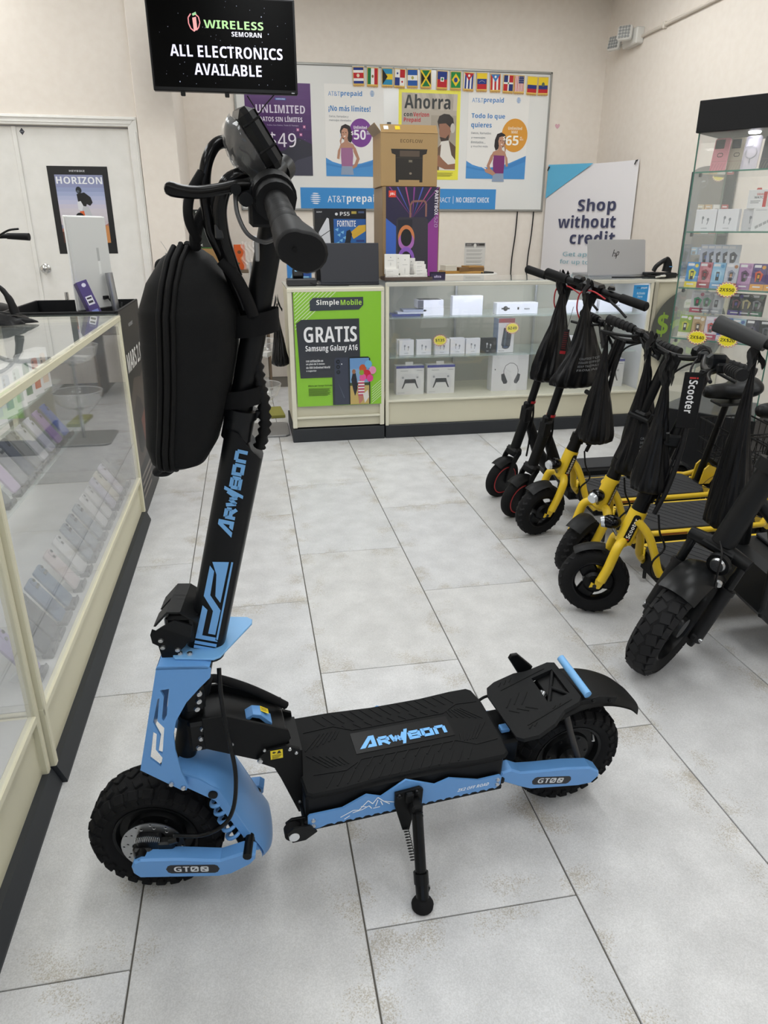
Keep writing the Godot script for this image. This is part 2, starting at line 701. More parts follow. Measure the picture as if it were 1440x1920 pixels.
# ---------------------------------------------------------------- double door wall, television
func door_wall() -> void:
	var wallm := grained("e9e0d5", "eee6dc", 0.03, 0.85, 0.0, 0.8)
	var z := -5.95
	var w := structure("wall_back_left", mb().box(Vector3(-0.594, CEIL * 0.5, z - 0.575), Vector3(0.328, CEIL, 1.15)).box(Vector3(-2.82, CEIL * 0.5, z - 0.575), Vector3(1.0, CEIL, 1.15)).box(Vector3(-1.54, (CEIL + 2.031) * 0.5, z - 0.575), Vector3(1.564, CEIL - 2.031, 1.15)), wallm)
	structure("wall_pier", mb().box(Vector3(-0.56, CEIL * 0.5, z + 0.012), Vector3(0.26, CEIL, 0.024), 0.004), wallm, w)
	var white := grained("e4e2dc", "eceae5", 0.02, 0.5, 0.0, 0.6)
	var tr := structure("trim_1", mb().prism([-0.758, 0.0, -0.695, 0.0, -0.695, 2.093, -0.758, 2.031], z, z + 0.016, 0.003), white)
	structure("trim_2", mb().prism([-0.695, 2.093, -2.385, 2.093, -2.322, 2.031, -0.758, 2.031], z, z + 0.016, 0.003), white)
	structure("trim_3", mb().prism([-2.322, 0.0, -2.385, 0.0, -2.385, 2.093, -2.322, 2.031], z, z + 0.016, 0.003), white)
	part("trim_bead", mb().box(Vector3(-0.71, 1.0, z + 0.018), Vector3(0.012, 2.0, 0.012), 0.003), white, tr)
	part("trim_bead", mb().box(Vector3(-1.5, 2.078, z + 0.018), Vector3(1.6, 0.012, 0.012), 0.003).box(Vector3(-1.5, 2.05, z + 0.016), Vector3(1.53, 0.01, 0.01), 0.003), white, tr)
	var d1 := structure("door_1", mb().box(Vector3(-1.1435, 1.012, z - 0.045), Vector3(0.767, 2.018, 0.04), 0.004), white)
	var d2 := structure("door_2", mb().box(Vector3(-1.926, 1.012, z - 0.045), Vector3(0.777, 2.018, 0.04), 0.004), white)
	part("astragal", mb().box(Vector3(-1.53, 1.012, z - 0.02), Vector3(0.03, 2.018, 0.012), 0.003), white, d2)
	var chrome := mat("c4c4c2", 0.22, 1.0)
	part("door_knob", mb(T(-1.468, 1.08, z - 0.025, 0, 90)).lathe([Vector2(0.034, 0), Vector2(0.034, 0.006), Vector2(0.028, 0.011), Vector2(0.012, 0.014), Vector2(0.012, 0.034), Vector2(0.022, 0.042), Vector2(0.029, 0.054), Vector2(0.027, 0.064), Vector2(0.018, 0.072), Vector2(0, 0.074)], 22), chrome, d1)
	part("knob_lock", mb().cyl(Vector3(-1.468, 1.08, z + 0.045), Vector3(-1.468, 1.08, z + 0.052), 0.007), mat("8c8c8a", 0.3, 1.0), d1)
	var ds := sheet(34, 46, "1c1d20", 0.0006)
	ds.V.clear(); ds.N.clear(); ds.C.clear()
	ds.pp([0, -23, 17, 0, 0, 23, -17, 0], "1b1c20").pp([0, -20, 14.5, 0, 0, 20, -14.5, 0], "3b3d48").pr(-15, -5, 30, 10, "15161a").pt("SECURITY", -12, 2.5, 5, "b8bac4", 24)
	single("door_sticker", ds, print_mat(), "small dark diamond-shaped sticker at the top of the white door", "sticker", T(-1.478, 1.99, z - 0.0243))
	# framed-look bike poster
	var m := sheet(414, 592, "17181a", 0.001)
	m.pt("HEYBIKE", 150, 37, 12, "c8c9cc", 106)
	m.pr(44, 56, 330, 460, "8f93ad")
	var sky := ["8b8fb0", "8e93b6", "9097bb", "96a0c4", "a4aecf", "b3b9d6", "bfc0d8", "c9c4d4", "cdc7d0", "cbc5cd", "c9c2c8", "c5bcc2"]
	for k in 12: m.pr(44, 56 + 28 * k, 330, 28.5, sky[k])
	m.pp([44, 420, 90, 396, 130, 408, 180, 388, 240, 410, 300, 384, 340, 400, 374, 380, 374, 516, 44, 516], "b0796a")
	m.pp([44, 440, 120, 424, 150, 450, 180, 516, 44, 516], "59352c").pp([300, 430, 350, 396, 374, 400, 374, 516, 260, 516, 280, 460], "c98950")
	m.pt("HORIZON", 52, 116, 46, "eef0f4", 316)
	m.pe(196, 158, 20, 24, "2a2c30").pe(190, 166, 10, 9, "57606a").pp([178, 184, 232, 172, 272, 204, 282, 240, 262, 262, 240, 250, 226, 286, 196, 280, 182, 236], "16171a").pp([196, 262, 250, 268, 268, 330, 252, 400, 226, 400, 214, 330], "bdbfc4").pp([176, 236, 200, 230, 214, 262, 200, 300, 176, 286], "d9dade").pp([184, 300, 214, 296, 220, 352, 196, 360], "d8622f").pe(182, 352, 34, 44, "1b1a1a").pe(238, 366, 26, 34, "24211f")
	lines(m, 60, 486, 120, 1, 8, 7, "e8dcd2")
	m.pt("WILDER AND BOLDER", 120, 556, 12, "d8d8da", 170)
	single("bike_poster", m, print_mat(0.35), "black-bordered HORIZON bike poster taped to the white door", "poster", T(-1.354, 1.775, z - 0.0235))
	# television on a ceiling pole
	var tv := thing("television", "wall-size black television showing a starry sign, hung from the ceiling", "television", T(-0.045, 2.213, -5.6))
	part("housing", mb().box(Vector3(0, 0.272, -0.03), Vector3(0.955, 0.55, 0.05), 0.006).box(Vector3(0, 0.26, -0.07), Vector3(0.5, 0.3, 0.05), 0.01), mat("101113", 0.3), tv)
	var sc := ink_mb(0.001, T(-0.464, 0.534, -0.0045))
	sc.pr(0, 0, 928, 512, "05060c")
	var rng := RandomNumberGenerator.new()
	rng.seed = 5
	for k in 60:
		var c := Vector2(rng.randf_range(20, 900), rng.randf_range(10, 500))
		var r := rng.randf_range(0.9, 2.6) if k % 9 else 4.0
		sc.pe(c.x, c.y, r, r, "aab0c8", 6)
		sc.lay -= 1
	sc.lay += 1
	var sgm := StandardMaterial3D.new()
	sgm.vertex_color_use_as_albedo = true
	sgm.roughness = 0.3
	sgm.metallic_specular = 0.18
	part("screen_glass", sc, sgm, tv)
	var sg := ink_mb(0.001, T(-0.464, 0.534, -0.0025))
	sg.pt("WIRELESS", 346, 171, 46, "8fd04a", 384)
	sg.pt("SEMORAN", 520, 212, 27, "e8e8f2", 196)
	sg.pt("ALL ELECTRONICS", 116, 336, 66, "e9e9fb", 732)
	sg.pt("AVAILABLE", 262, 438, 66, "e9e9fb", 440)
	sg.pl([268, 96, 250, 118, 250, 150, 262, 178, 280, 190], 7, "e4603e")
	sg.pl([290, 92, 316, 112, 322, 142, 312, 170, 296, 186], 7, "e4603e")
	sg.pp([276, 118, 300, 112, 302, 180, 280, 196], "f0876a").pp([276, 96, 300, 84, 304, 98, 280, 108], "6fc04a")
	var gm := StandardMaterial3D.new()
	gm.vertex_color_use_as_albedo = true
	gm.roughness = 0.2
	gm.emission_enabled = true
	gm.emission = Color("c8c6e0")
	gm.emission_energy_multiplier = 0.42
	part("screen_lettering", sg, gm, tv)
	for x in [-0.29, 0.0]: part("bracket_foot", mb().box(Vector3(x, -0.012, -0.03), Vector3(0.03, 0.03, 0.03), 0.004), mat("141516", 0.4), tv)
	part("badge", mb().box(Vector3(0.445, 0.006, -0.004), Vector3(0.02, 0.006, 0.004)), mat("9a9ca0", 0.3, 0.8), tv)
	part("ceiling_pole", mb().cyl(Vector3(0, 0.3, -0.12), Vector3(0, CEIL - 2.213, -0.12), 0.02), mat("1b1c1e", 0.4), tv)
	part("cord", mb().tube(curve(v3([0.135, -0.013, -0.04, 0.175, -0.063, -0.1, 0.205, -0.103, -0.15, 0.245, -0.063, -0.12, 0.315, -0.003, -0.04])), 0.004, 6), mat("17181a", 0.5), tv)
	# fire extinguisher on the pier
	var fx := thing("fire_extinguisher", "red fire extinguisher hanging on the beige pier beside the white door", "extinguisher", T(-0.575, 0.62, z + 0.11))
	part("cylinder", mb().lathe([Vector2(0, 0), Vector2(0.06, 0.0), Vector2(0.065, 0.01), Vector2(0.065, 0.38), Vector2(0.055, 0.43), Vector2(0.025, 0.46), Vector2(0.02, 0.48), Vector2(0, 0.48)], 22), mat("a8201c", 0.3), fx)
	part("valve", mb().cyl(Vector3(0, 0.48, 0), Vector3(0, 0.53, 0), 0.018).box(Vector3(0.02, 0.545, 0), Vector3(0.09, 0.012, 0.02), 0.003).box(Vector3(0.03, 0.565, 0), Vector3(0.08, 0.008, 0.018), 0.003), mat("bfbfbd", 0.3, 0.9), fx)
	part("gauge", mb().cyl(Vector3(0, 0.52, 0.016), Vector3(0, 0.52, 0.03), 0.016), mat("e0dfd8", 0.4), fx)
	part("hose", mb().tube(curve(v3([0.0, 0.51, 0.0, -0.05, 0.52, 0.02, -0.085, 0.47, 0.03, -0.08, 0.3, 0.03, -0.075, 0.1, 0.02])), 0.01, 8), mat("141414", 0.5), fx)
	part("safety_tag", mb().tube(curve(v3([0.02, 0.55, 0.01, 0.0, 0.6, 0.02, -0.03, 0.65, 0.02])), 0.0012, 4), mat("8a8a86", 0.5), fx)

# ---------------------------------------------------------------- whiteboard, its posters and flags
func woman(m: MB, u: float, v: float, k: float, hair: String, top: String, flip := false) -> void:
	var s := -1.0 if flip else 1.0
	var f := func(a: Array) -> Array:
		var o := []
		for i in a.size() / 2:
			o.append(u + s * k * a[2 * i])
			o.append(v + k * a[2 * i + 1])
		return o
	# hair, neck and shoulders, arms, top, jeans; plain shapes of a generic figure
	m.pp(f.call([-26, 44, -34, 10, -24, -18, 2, -30, 30, -20, 44, 14, 46, 52, 36, 76, 22, 70, 10, 50, -12, 58]), hair)
	m.pp(f.call([-6, 48, 14, 46, 20, 72, 52, 84, 62, 104, 50, 112, -26, 112, -38, 102, -30, 84, -8, 72]), "b98a72")
	m.pp(f.call([-24, 8, -8, -8, 14, -2, 20, 20, 16, 44, 0, 58, -14, 50, -24, 30]), "c4937a")
	m.pp(f.call([48, 92, 66, 104, 92, 168, 72, 214, 30, 236, 24, 224, 58, 198, 72, 166, 52, 128]), "b5846b")
	m.pp(f.call([-30, 92, -48, 120, -56, 168, -40, 172, -24, 60, -10, 34, -22, 34, -36, 66]), "b98a70")
	m.pp(f.call([-28, 106, 46, 104, 50, 150, 44, 214, -26, 214, -30, 150]), top)
	m.pp(f.call([-26, 212, 44, 212, 52, 262, -32, 262]), "8fa0b8")
	m.pp(f.call([-19, 18, -9, 16, -9, 20, -18, 22]), "4a2f2a").pp(f.call([0, 16, 9, 17, 9, 21, 0, 20]), "4a2f2a").pp(f.call([-12, 38, 4, 36, -1, 43, -7, 44]), "efe2da").pp(f.call([-9, 22, -6, 22, -6, 32, -11, 32]), "a97a62")

func phone_print(m: MB, u: float, v: float) -> void:
	m.pp([u - 7, v - 16, u + 7, v - 18, u + 8, v + 16, u - 6, v + 18], "e3e6ea")

func att_poster(big: Array, small: Array, circle: String, price: Array, w: float, h: float) -> MB:
	var m := sheet(w, h, "eceae6", 0.001)
	var bl := "2f7fc0"
	m.pt("AT&T", 34, 92, 34, bl, 104, 0)
	m.pt("prepaid", 144, 101, 52, bl, 190, 1)
	globe(m, w - 104, 66, 25, bl)
	m.pp([0, h - 150, 60, h - 118, 130, h - 100, 230, h - 96, 320, h - 108, 420, h - 136, w, h - 200, w, h, 0, h], "4a93d2")
	m.pp([0, h - 110, 120, h - 84, 300, h - 92, 430, h - 128, w, h - 196, w, h - 150, 400, h - 84, 200, h - 60, 0, h - 90], "3f86c8")
	for k in big.size(): m.pt(big[k][0], 34, big[k][1], big[k][2], bl, big[k][3], 1)
	for k in small.size(): m.pt(small[k][0], 38, small[k][1], 20, "5b6470", small[k][2], 0)
	m.pe(price[0], price[1], price[2], price[2] * 1.1, circle, 40)
	return m

func flag(k: int) -> MB:
	var m := sheet(98, 138, "e8c46a", 0.0015)
	m.X = Transform3D(Basis(), Vector3(0, 0, 0.0003))
	var w := 88.0
	var h := 122.0
	var c := ink_mb(0.001, Transform3D(Basis(), Vector3(0.005, -0.006, 0.0006)))
	c.pr(0, 0, w, h, "f2f0ec")
	var B := "223a86"
	var R := "c0222c"
	var G := "1c7a42"
	var Y := "f0cf2c"
	var K := "17181a"
	match k:
		0:
			c.pr(0, 0, w, 20, B); c.pr(0, 40, w, 42, R); c.pr(0, 102, w, 20, B); c.pe(40, 61, 13, 14, "e8dcc0")
		1:
			c.pr(0, 0, 29, h, G); c.pr(59, 0, 29, h, R); c.pe(44, 61, 9, 12, "8a6a3a")
		2:
			c.pr(0, 0, w, h, "2f8fb8"); c.pr(0, 40, w, 42, Y); c.pp([0, 0, 46, 61, 0, 122], K)
		3:
			c.pr(w * 0.5, 0, w * 0.5, h * 0.5, R); c.pr(0, h * 0.5, w * 0.5, h * 0.5, B); burst(c, 22, 30, 9, 9, B); burst(c, 66, 92, 9, 9, R)
		4:
			c.pr(0, 0, w, 41, "2a5aa8"); c.pr(0, 81, w, 41, "2a5aa8"); c.pe(44, 61, 12, 13, "b8b060")
		5:
			c.pr(0, 0, w, h, G); c.pp([0, 0, 40, 61, 0, 122], K); c.pp([w, 0, 48, 61, w, 122], K); c.pl([0, 0, w, h], 13, Y); c.pl([w, 0, 0, h], 13, Y)
		6:
			c.pr(0, 0, w, 61, B); c.pr(0, 61, w, 61, R); c.pr(28, 44, 32, 34, "eceae4"); c.pe(44, 60, 9, 11, G)
		7:
			c.pr(0, 0, w, h, "1d8a45"); c.pp([44, 10, 82, 61, 44, 112, 6, 61], Y); c.pe(44, 61, 17, 19, "25418c")
		8:
			for i in 3: c.pr(7 + 31 * i, 0, 16, h, B)
			c.pp([0, 0, w, 0, 44, 58], R); burst(c, 44, 20, 11, 11, "f2f0ec")
		9:
			c.pr(0, 0, w, 41, Y); c.pr(0, 41, w, 41, B); c.pr(0, 82, w, 40, R)
			for i in 7: c.pe(20 + 8 * i, 66 - 10 * sin(PI * i / 6.0), 2.4, 2.4, "f2f0ec", 6)
		10:
			for i in 3: c.pr(35.2 * i, 0, 17.6, h, R)
			c.pp([0, 0, w, 0, 44, 60], "3a78b8"); burst(c, 44, 20, 11, 11, "f2f0ec")
		11:
			c.pr(0, 0, 38, 54, "1f3470"); c.pr(50, 0, 38, 54, R); c.pr(0, 68, 38, 54, R); c.pr(50, 68, 38, 54, "1f3470"); c.pe(44, 61, 7, 8, "6a8a5a")
		12:
			for i in 7: c.pr(13.2 * i, 0, 6.6, h, R)
			c.pr(38, 0, 50, 58, "2a3468")
			for i in 12: c.pe(44 + 12 * (i % 4), 8 + 18 * (i / 4), 2.2, 2.2, "f2f0ec", 5)
		13:
			c.pr(0, 0, w, 61, Y); c.pr(0, 61, w, 31, "26347c"); c.pr(0, 92, w, 30, R)
		14:
			c.pr(0, 0, w, 61, Y); c.pr(0, 61, w, 31, "26347c"); c.pr(0, 92, w, 30, R); c.pe(44, 54, 14, 17, "5a6a58")
	m.X = Transform3D()
	for i in c.V.size():
		m.V.append(c.V[i]); m.N.append(c.N[i]); m.C.append(c.C[i])
	return m

func whiteboard_wall() -> void:
	var z := WALL_Z
	var wb := thing("whiteboard", "wide glossy whiteboard in a thin grey frame behind the counter", "whiteboard", T(1.434, 1.526, z))
	part("panel", mb().box(Vector3(0, 0.576, 0.008), Vector3(2.84, 1.14, 0.012)), mat("e6e6e3", 0.13), wb)
	var al := mat("9c9c98", 0.4, 0.7)
	part("top_rail", mb().box(Vector3(0, 1.152, 0.012), Vector3(2.87, 0.018, 0.024), 0.003), al, wb)
	part("bottom_rail", mb().box(Vector3(0, 0.0, 0.012), Vector3(2.87, 0.018, 0.024), 0.003), al, wb)
	for x in [-1.427, 1.427]: part("side_rail", mb().box(Vector3(x, 0.576, 0.012), Vector3(0.018, 1.17, 0.024), 0.003), al, wb)
	var pz := z + 0.0155
	var pm := print_mat(0.3)
	# purple unlimited poster
	var m := sheet(570, 724, "4b2c63", 0.001)
	var pur := ["5d3a72", "5b3770", "58346d", "553169", "512e66", "4d2b62", "49295d", "442759", "3e2452", "38214b", "322044", "2c1f3d"]
	for k in 12: m.pr(0, 60.3 * k, 570, 61, pur[k])
	m.pp([0, 640, 150, 560, 330, 520, 450, 420, 570, 470, 570, 724, 0, 724], "2c2b38")
	m.pp([300, 724, 430, 600, 570, 560, 570, 724], "3f3e4e")
	m.pt("ultra", 250, 62, 34, "c9b6d8", 130).pt("mobile", 282, 84, 16, "c9b6d8", 66, 0)
	m.pr(262, 116, 92, 16, "3f6ab0").pt("SAMSUNG", 270, 129, 10, "cfd8ee", 76)
	m.pt("UNLIMITED", 92, 232, 62, "dcd2e4", 426)
	m.pt("DATOS SIN L\u00cdMITES", 118, 298, 46, "e8e0ee", 374)
	m.pt("Todos Sus Datos, Todo El Tiempo", 180, 334, 14, "cabbd6", 276, 0)
	m.pt("$49", 190, 506, 126, "ece6f0", 240, 0)
	for e in [[436, 346], [494, 322], [462, 384]]: m.pr(e[0], e[1], 24, 24, "b0588c").pe(e[0] + 12, e[1] + 12, 7, 7, "e8c4d8", 8)
	for k in 22: m.pe(120 + (k * 97) % 410, 350 + (k * 61) % 160, 2, 2, "a98fc2", 5)
	single("poster", m, pm, "purple UNLIMITED 49 phone-plan poster half hidden below the television", "poster", T(0.085, 2.53, pz), "posters on the whiteboard")
	m = att_poster([["\u00a1No m\u00e1s l\u00edmites!", 218, 54, 374]], [["Datos, llamadas y", 262, 172], ["mensajes ilimitados", 292, 196]], "7a3a92", [318, 376, 104], 528, 730)
	woman(m, 178, 350, 1.4, "241c1c", "a06a92")
	phone_print(m, 132, 402)
	m.pt("Unlimited", 254, 345, 26, "f2ecf4", 120).pt("$", 232, 398, 36, "f2ecf4").pt("50", 256, 430, 78, "f6f2f8", 108).pt("AL", 372, 372, 12, "f2ecf4").pt("MES", 372, 388, 12, "f2ecf4")
	single("poster", m, pm, "white prepaid poster with purple 50 dollar circle and woman phoning", "poster", T(0.776, 2.535, pz), "posters on the whiteboard")
	m = sheet(570, 728, "f0e94a", 0.001)
	m.pr(28, 28, 510, 620, "b7ad9f")
	for k in 9: m.pp([28 + 60 * k, 28, 62 + 60 * k, 28, 120 + 60 * k if k < 7 else 538.0, 160, 80 + 60 * k if k < 7 else 500.0, 160], ["c2b8a9", "aca293", "c6bcad"][k % 3])
	m.pr(300, 200, 238, 448, "a79d8e").pr(28, 560, 300, 88, "9d978e")
	# man with curly hair and headphones looking at a phone
	m.pp([360, 250, 376, 206, 420, 186, 470, 190, 506, 220, 516, 270, 496, 330, 380, 320], "2e2620")
	m.pp([376, 268, 440, 262, 488, 300, 480, 372, 448, 418, 402, 410, 380, 350], "9a6d55").pp([384, 372, 440, 384, 470, 350, 470, 400, 440, 422, 398, 410], "3a2b24")
	m.pe(505, 300, 22, 40, "c9c4ba")
	m.pp([400, 410, 470, 400, 538, 460, 538, 648, 350, 648, 360, 500], "e3ded6").pp([470, 400, 538, 452, 538, 560, 500, 520], "5a4638").pp([360, 470, 400, 430, 384, 648, 330, 648], "6a5444")
	m.pp([330, 560, 380, 520, 420, 560, 470, 600, 538, 590, 538, 640, 440, 640, 360, 610], "96684f")
	m.pt("Ahorra", 52, 150, 112, "1c1d20", 424, 1)
	m.pt("con", 48, 214, 26, "26272a", 78).pt("Verizon", 134, 214, 36, "c43038", 146).pt("Prepaid", 48, 268, 46, "c43038", 154)
	m.pr(28, 298, 220, 350, "c23438").pt("Unlimited", 48, 356, 34, "f4d9c4", 158).pt("$50", 44, 434, 66, "f6f0ec", 160)
	lines(m, 330, 668, 190, 4, 9, 4, "a9a340")
	m.pt("verizon", 50, 700, 26, "26272a", 120)
	single("poster", m, pm, "yellow-bordered AHORRA poster with a man in headphones", "poster", T(1.44, 2.515, pz), "posters on the whiteboard")
	m = att_poster([["Todo lo que", 230, 52, 320], ["quieres", 306, 56, 196]], [["Datos, llamadas", 350, 190], ["y mensajes", 388, 136], ["ilimitados...", 424, 140], ["y mucho m\u00e1s", 460, 164]], "dd9a35", [456, 352, 126], 580, 720)
	woman(m, 330, 372, 1.42, "1d1b1e", "7c2c70", true)
	m.pp([172, 632, 250, 640, 292, 676, 262, 690, 190, 664], "b98a72").pp([156, 616, 196, 632, 190, 640, 152, 624], "e3e6ea")
	m.pt("Unlimited", 390, 306, 26, "f7ead4", 134).pt("MAX", 424, 336, 24, "f7ead4", 62).pt("$", 346, 398, 40, "faf3e6").pt("65", 372, 436, 82, "fbf6ec", 126).pt("AL", 510, 374, 13, "f7ead4").pt("MES", 510, 392, 13, "f7ead4")
	single("poster", m, pm, "white prepaid poster with orange 65 dollar circle and woman texting", "poster", T(2.085, 2.52, pz), "posters on the whiteboard")
	# blue band
	m = sheet(1855, 181, "3f8fd2", 0.001)
	globe(m, 136, 92, 52, "e9eff6")
	m.pt("AT&T", 246, 122, 54, "e9eff6", 166, 0).pt("prepaid", 424, 138, 84, "f2f6fa", 310, 1)
	m.pt("NO CONTRACT", 1080, 116, 42, "e9eff6", 330, 0).pr(1434, 62, 4, 66, "e9eff6").pt("NO CREDIT CHECK", 1466, 116, 44, "e9eff6", 324, 1)
	single("banner_strip", m, pm, "long blue AT&T prepaid NO CREDIT CHECK strip along the whiteboard", "banner", T(0.535, 1.71, pz))
	# flags
	var names := ["Costa Rica", "Mexico", "Bahamas", "Panama", "El Salvador", "Jamaica", "Haiti", "Brazil", "Cuba", "Venezuela", "Puerto Rico", "Dominican Republic", "United States", "Colombia", "Ecuador"]
	var xs := [1.077, 1.205, 1.334, 1.449, 1.560, 1.681, 1.833, 1.956, 2.080, 2.199, 2.325, 2.451, 2.552, 2.680, 2.782]
	for k in 15:
		var f := thing("flag", "small gold-fringed hanging flag of %s on the whiteboard rail" % names[k], "flag", T(xs[k] - 0.049, 2.668 - 0.0006 * k * k * 0.2, z + 0.026, 0, 0, [1.5, -1.0, 0.5, -2.0, 1.0][k % 5]), "national flags along the whiteboard")
		part("cloth", flag(k), print_mat(0.7), f)
		part("rod", mb().cyl(Vector3(-0.004, 0.002, 0.001), Vector3(0.102, 0.002, 0.001), 0.003, 0.003, 8), mat("e6e4de", 0.4), f)
		var fr := mb()
		for i in 13: fr.box(Vector3(0.002 + 0.0078 * i, -0.143, 0.0), Vector3(0.004, 0.012 + 0.003 * (i % 3), 0.0012))
		part("fringe", fr, mat("dba43c", 0.8), f)
		f.get_child(2).set_meta("kind", "stuff")
	single("magnet", mb().box(Vector3(0, 0, 0.006), Vector3(0.036, 0.03, 0.012), 0.004), mat("5c5e60", 0.5), "small grey magnet on the whiteboard between two posters", "magnet", T(1.352, 2.235, pz))
	# cords below the board, paper notice, heart
	for e in [[2.62, "thin black cord hanging below the whiteboard, beside the paper notice"], [2.785, "thin black cord hanging below the whiteboard's right corner"]]:
		single("wall_cord", mb().tube(curve([Vector3(e[0], 1.53, z + 0.012), Vector3(e[0] - 0.01, 1.3, z + 0.014), Vector3(e[0] - 0.03, 1.05, z + 0.012), Vector3(e[0] - 0.025, 0.6, z + 0.012), Vector3(e[0] - 0.03, 0.1, z + 0.012)]), 0.006, 6), mat("1d1d1e", 0.5), e[1], "cord")
	m = sheet(211, 260, "d8d6d1", 0.0006)
	m.pr(6, 4, 199, 40, "5a5856").pr(6, 30, 199, 14, "a9a7a3").pe(105, 26, 14, 18, "e0ded8").pr(18, 12, 50, 12, "8a8885").pr(146, 12, 50, 12, "2c2b2a")
	for k in 5: lines(m, 20, 66 + 34 * k, 160, 2, 10, 3.5, "9b9995")
	single("paper_notice", m, print_mat(0.7), "white paper notice with a dark heading on the beige wall", "notice", T(2.106, 1.237, z + 0.003))
	m = ink_mb(0.001)
	m.pp([0, 22, -20, 2, -24, -10, -18, -20, -8, -20, 0, -12, 8, -20, 18, -20, 24, -10, 20, 2], "d7a9b4")
	for k in 4: m.pe(-10 + 7 * k, -6 + 3 * (k % 2), 2, 2, "e6c8ce", 6)
	single("heart_sticker", m, print_mat(0.7), "small pale pink heart sticker on the beige wall", "sticker", T(2.962, 2.254, z + 0.002))

# ---------------------------------------------------------------- corner: cloth banner, emergency light, conduit
func corner_things() -> void:
	var L := Vector3(2.886, 1.918, -7.06)
	var R := Vector3(3.372, 1.9, -6.245)
	var ud := Vector3(R.x - L.x, 0, R.z - L.z).normalized()
	var bn := thing("cloth_banner", "white and light blue SHOP WITHOUT CREDIT cloth banner across the corner", "banner", Transform3D(Basis(ud, Vector3.UP, ud.cross(Vector3.UP)), L))
	var w := 950.0
	var h := 1250.0
	var sh := func(u: float, v: float) -> Vector3:
		var sag := 0.012 * sin(u * PI) * exp(-v * 6.0)
		return Vector3(u * 0.95, 0.012 - v * 1.25 - sag - 0.02 * u, 0.006 * sin(u * 9.0) * exp(-v * 3.0) - 0.004)
	var c := ink_mb(0.001)
	c.pen("e7e4e6")
	c.grid(sh, 24, 20, true)
	c.X = Transform3D(Basis(), Vector3(0, 0.0, 0.006))
	c.pp([8, -6, 500, 8, 60, 250, 0, 285], "63b4d9")
	c.pt("Shop", 376, 440, 140, "40435f", 400)
	c.pt("without", 170, 550, 112, "40435f", 620)
	c.pt("credit", 320, 690, 114, "40435f", 480)
	c.pt("Get approved", 258, 812, 52, "7fb0bc", 560, 0)
	c.pt("for up to $4,000", 228, 880, 52, "7fb0bc", 600, 0)
	part("cloth", c, print_mat(0.8), bn)
	for x in [0.02, 0.93]: part("pin", mb().cyl(Vector3(x, -0.012, -0.01), Vector3(x, -0.016, 0.016), 0.008, 0.006).tube([Vector3(x, -0.01, 0.012), Vector3(x - 0.012, -0.045, 0.014)], 0.006, 6), mat("2a2b2c", 0.5), bn)
	var x := WALL_X
	var el := thing("emergency_light", "white twin-head emergency light high on the beige right wall", "emergency light", T(x, 2.84, -6.62))
	part("body", mb().box(Vector3(-0.035, 0.02, 0.06), Vector3(0.07, 0.12, 0.24), 0.008), mat("dcdad4", 0.5), el)
	for e in [[-0.10, 0.02, -0.14, 30.0], [-0.13, 0.045, 0.09, 12.0]]:
		var o := T(e[0], e[1], e[2], -e[3] - 30.0, -12)
		part("lamp_head", mb(o).box(Vector3(0, 0, 0), Vector3(0.12, 0.11, 0.05), 0.012), mat("dad9d4", 0.45), el)
		var lens := mb(o)
		for i in 4:
			for j in 4: lens.box(Vector3(-0.036 + 0.024 * i, -0.036 + 0.024 * j, 0.027), Vector3(0.02, 0.02, 0.008), 0.003)
		var lp := part("lamp_lens", lens, mat("a9abab", 0.15, 0.5), el)
		lp.set_meta("kind", "stuff")
		part("swivel", mb().cyl(Vector3(e[0] + 0.05, e[1] - 0.02, e[2]), Vector3(-0.04, 0.0, e[2] * 0.6 + 0.02), 0.012), mat("d0cec8", 0.5), el)
	var cd := thing("conduit", "beige metal conduit running along the right wall to the emergency light", "conduit", T(x, 2.85, -6.45))
	part("pipe", mb().cyl(Vector3(-0.016, 0, 0), Vector3(-0.016, 0.02, 4.4), 0.013), mat("d6cdc1", 0.6), cd)
	for k in 3: part("strap", mb().box(Vector3(-0.012, 0.002, 0.35 + 1.4 * k), Vector3(0.036, 0.05, 0.025), 0.004), mat("ddd5ca", 0.5), cd)

# ---------------------------------------------------------------- back counter
func cream() -> StandardMaterial3D:
	return mat("d5d0b8", 0.42)

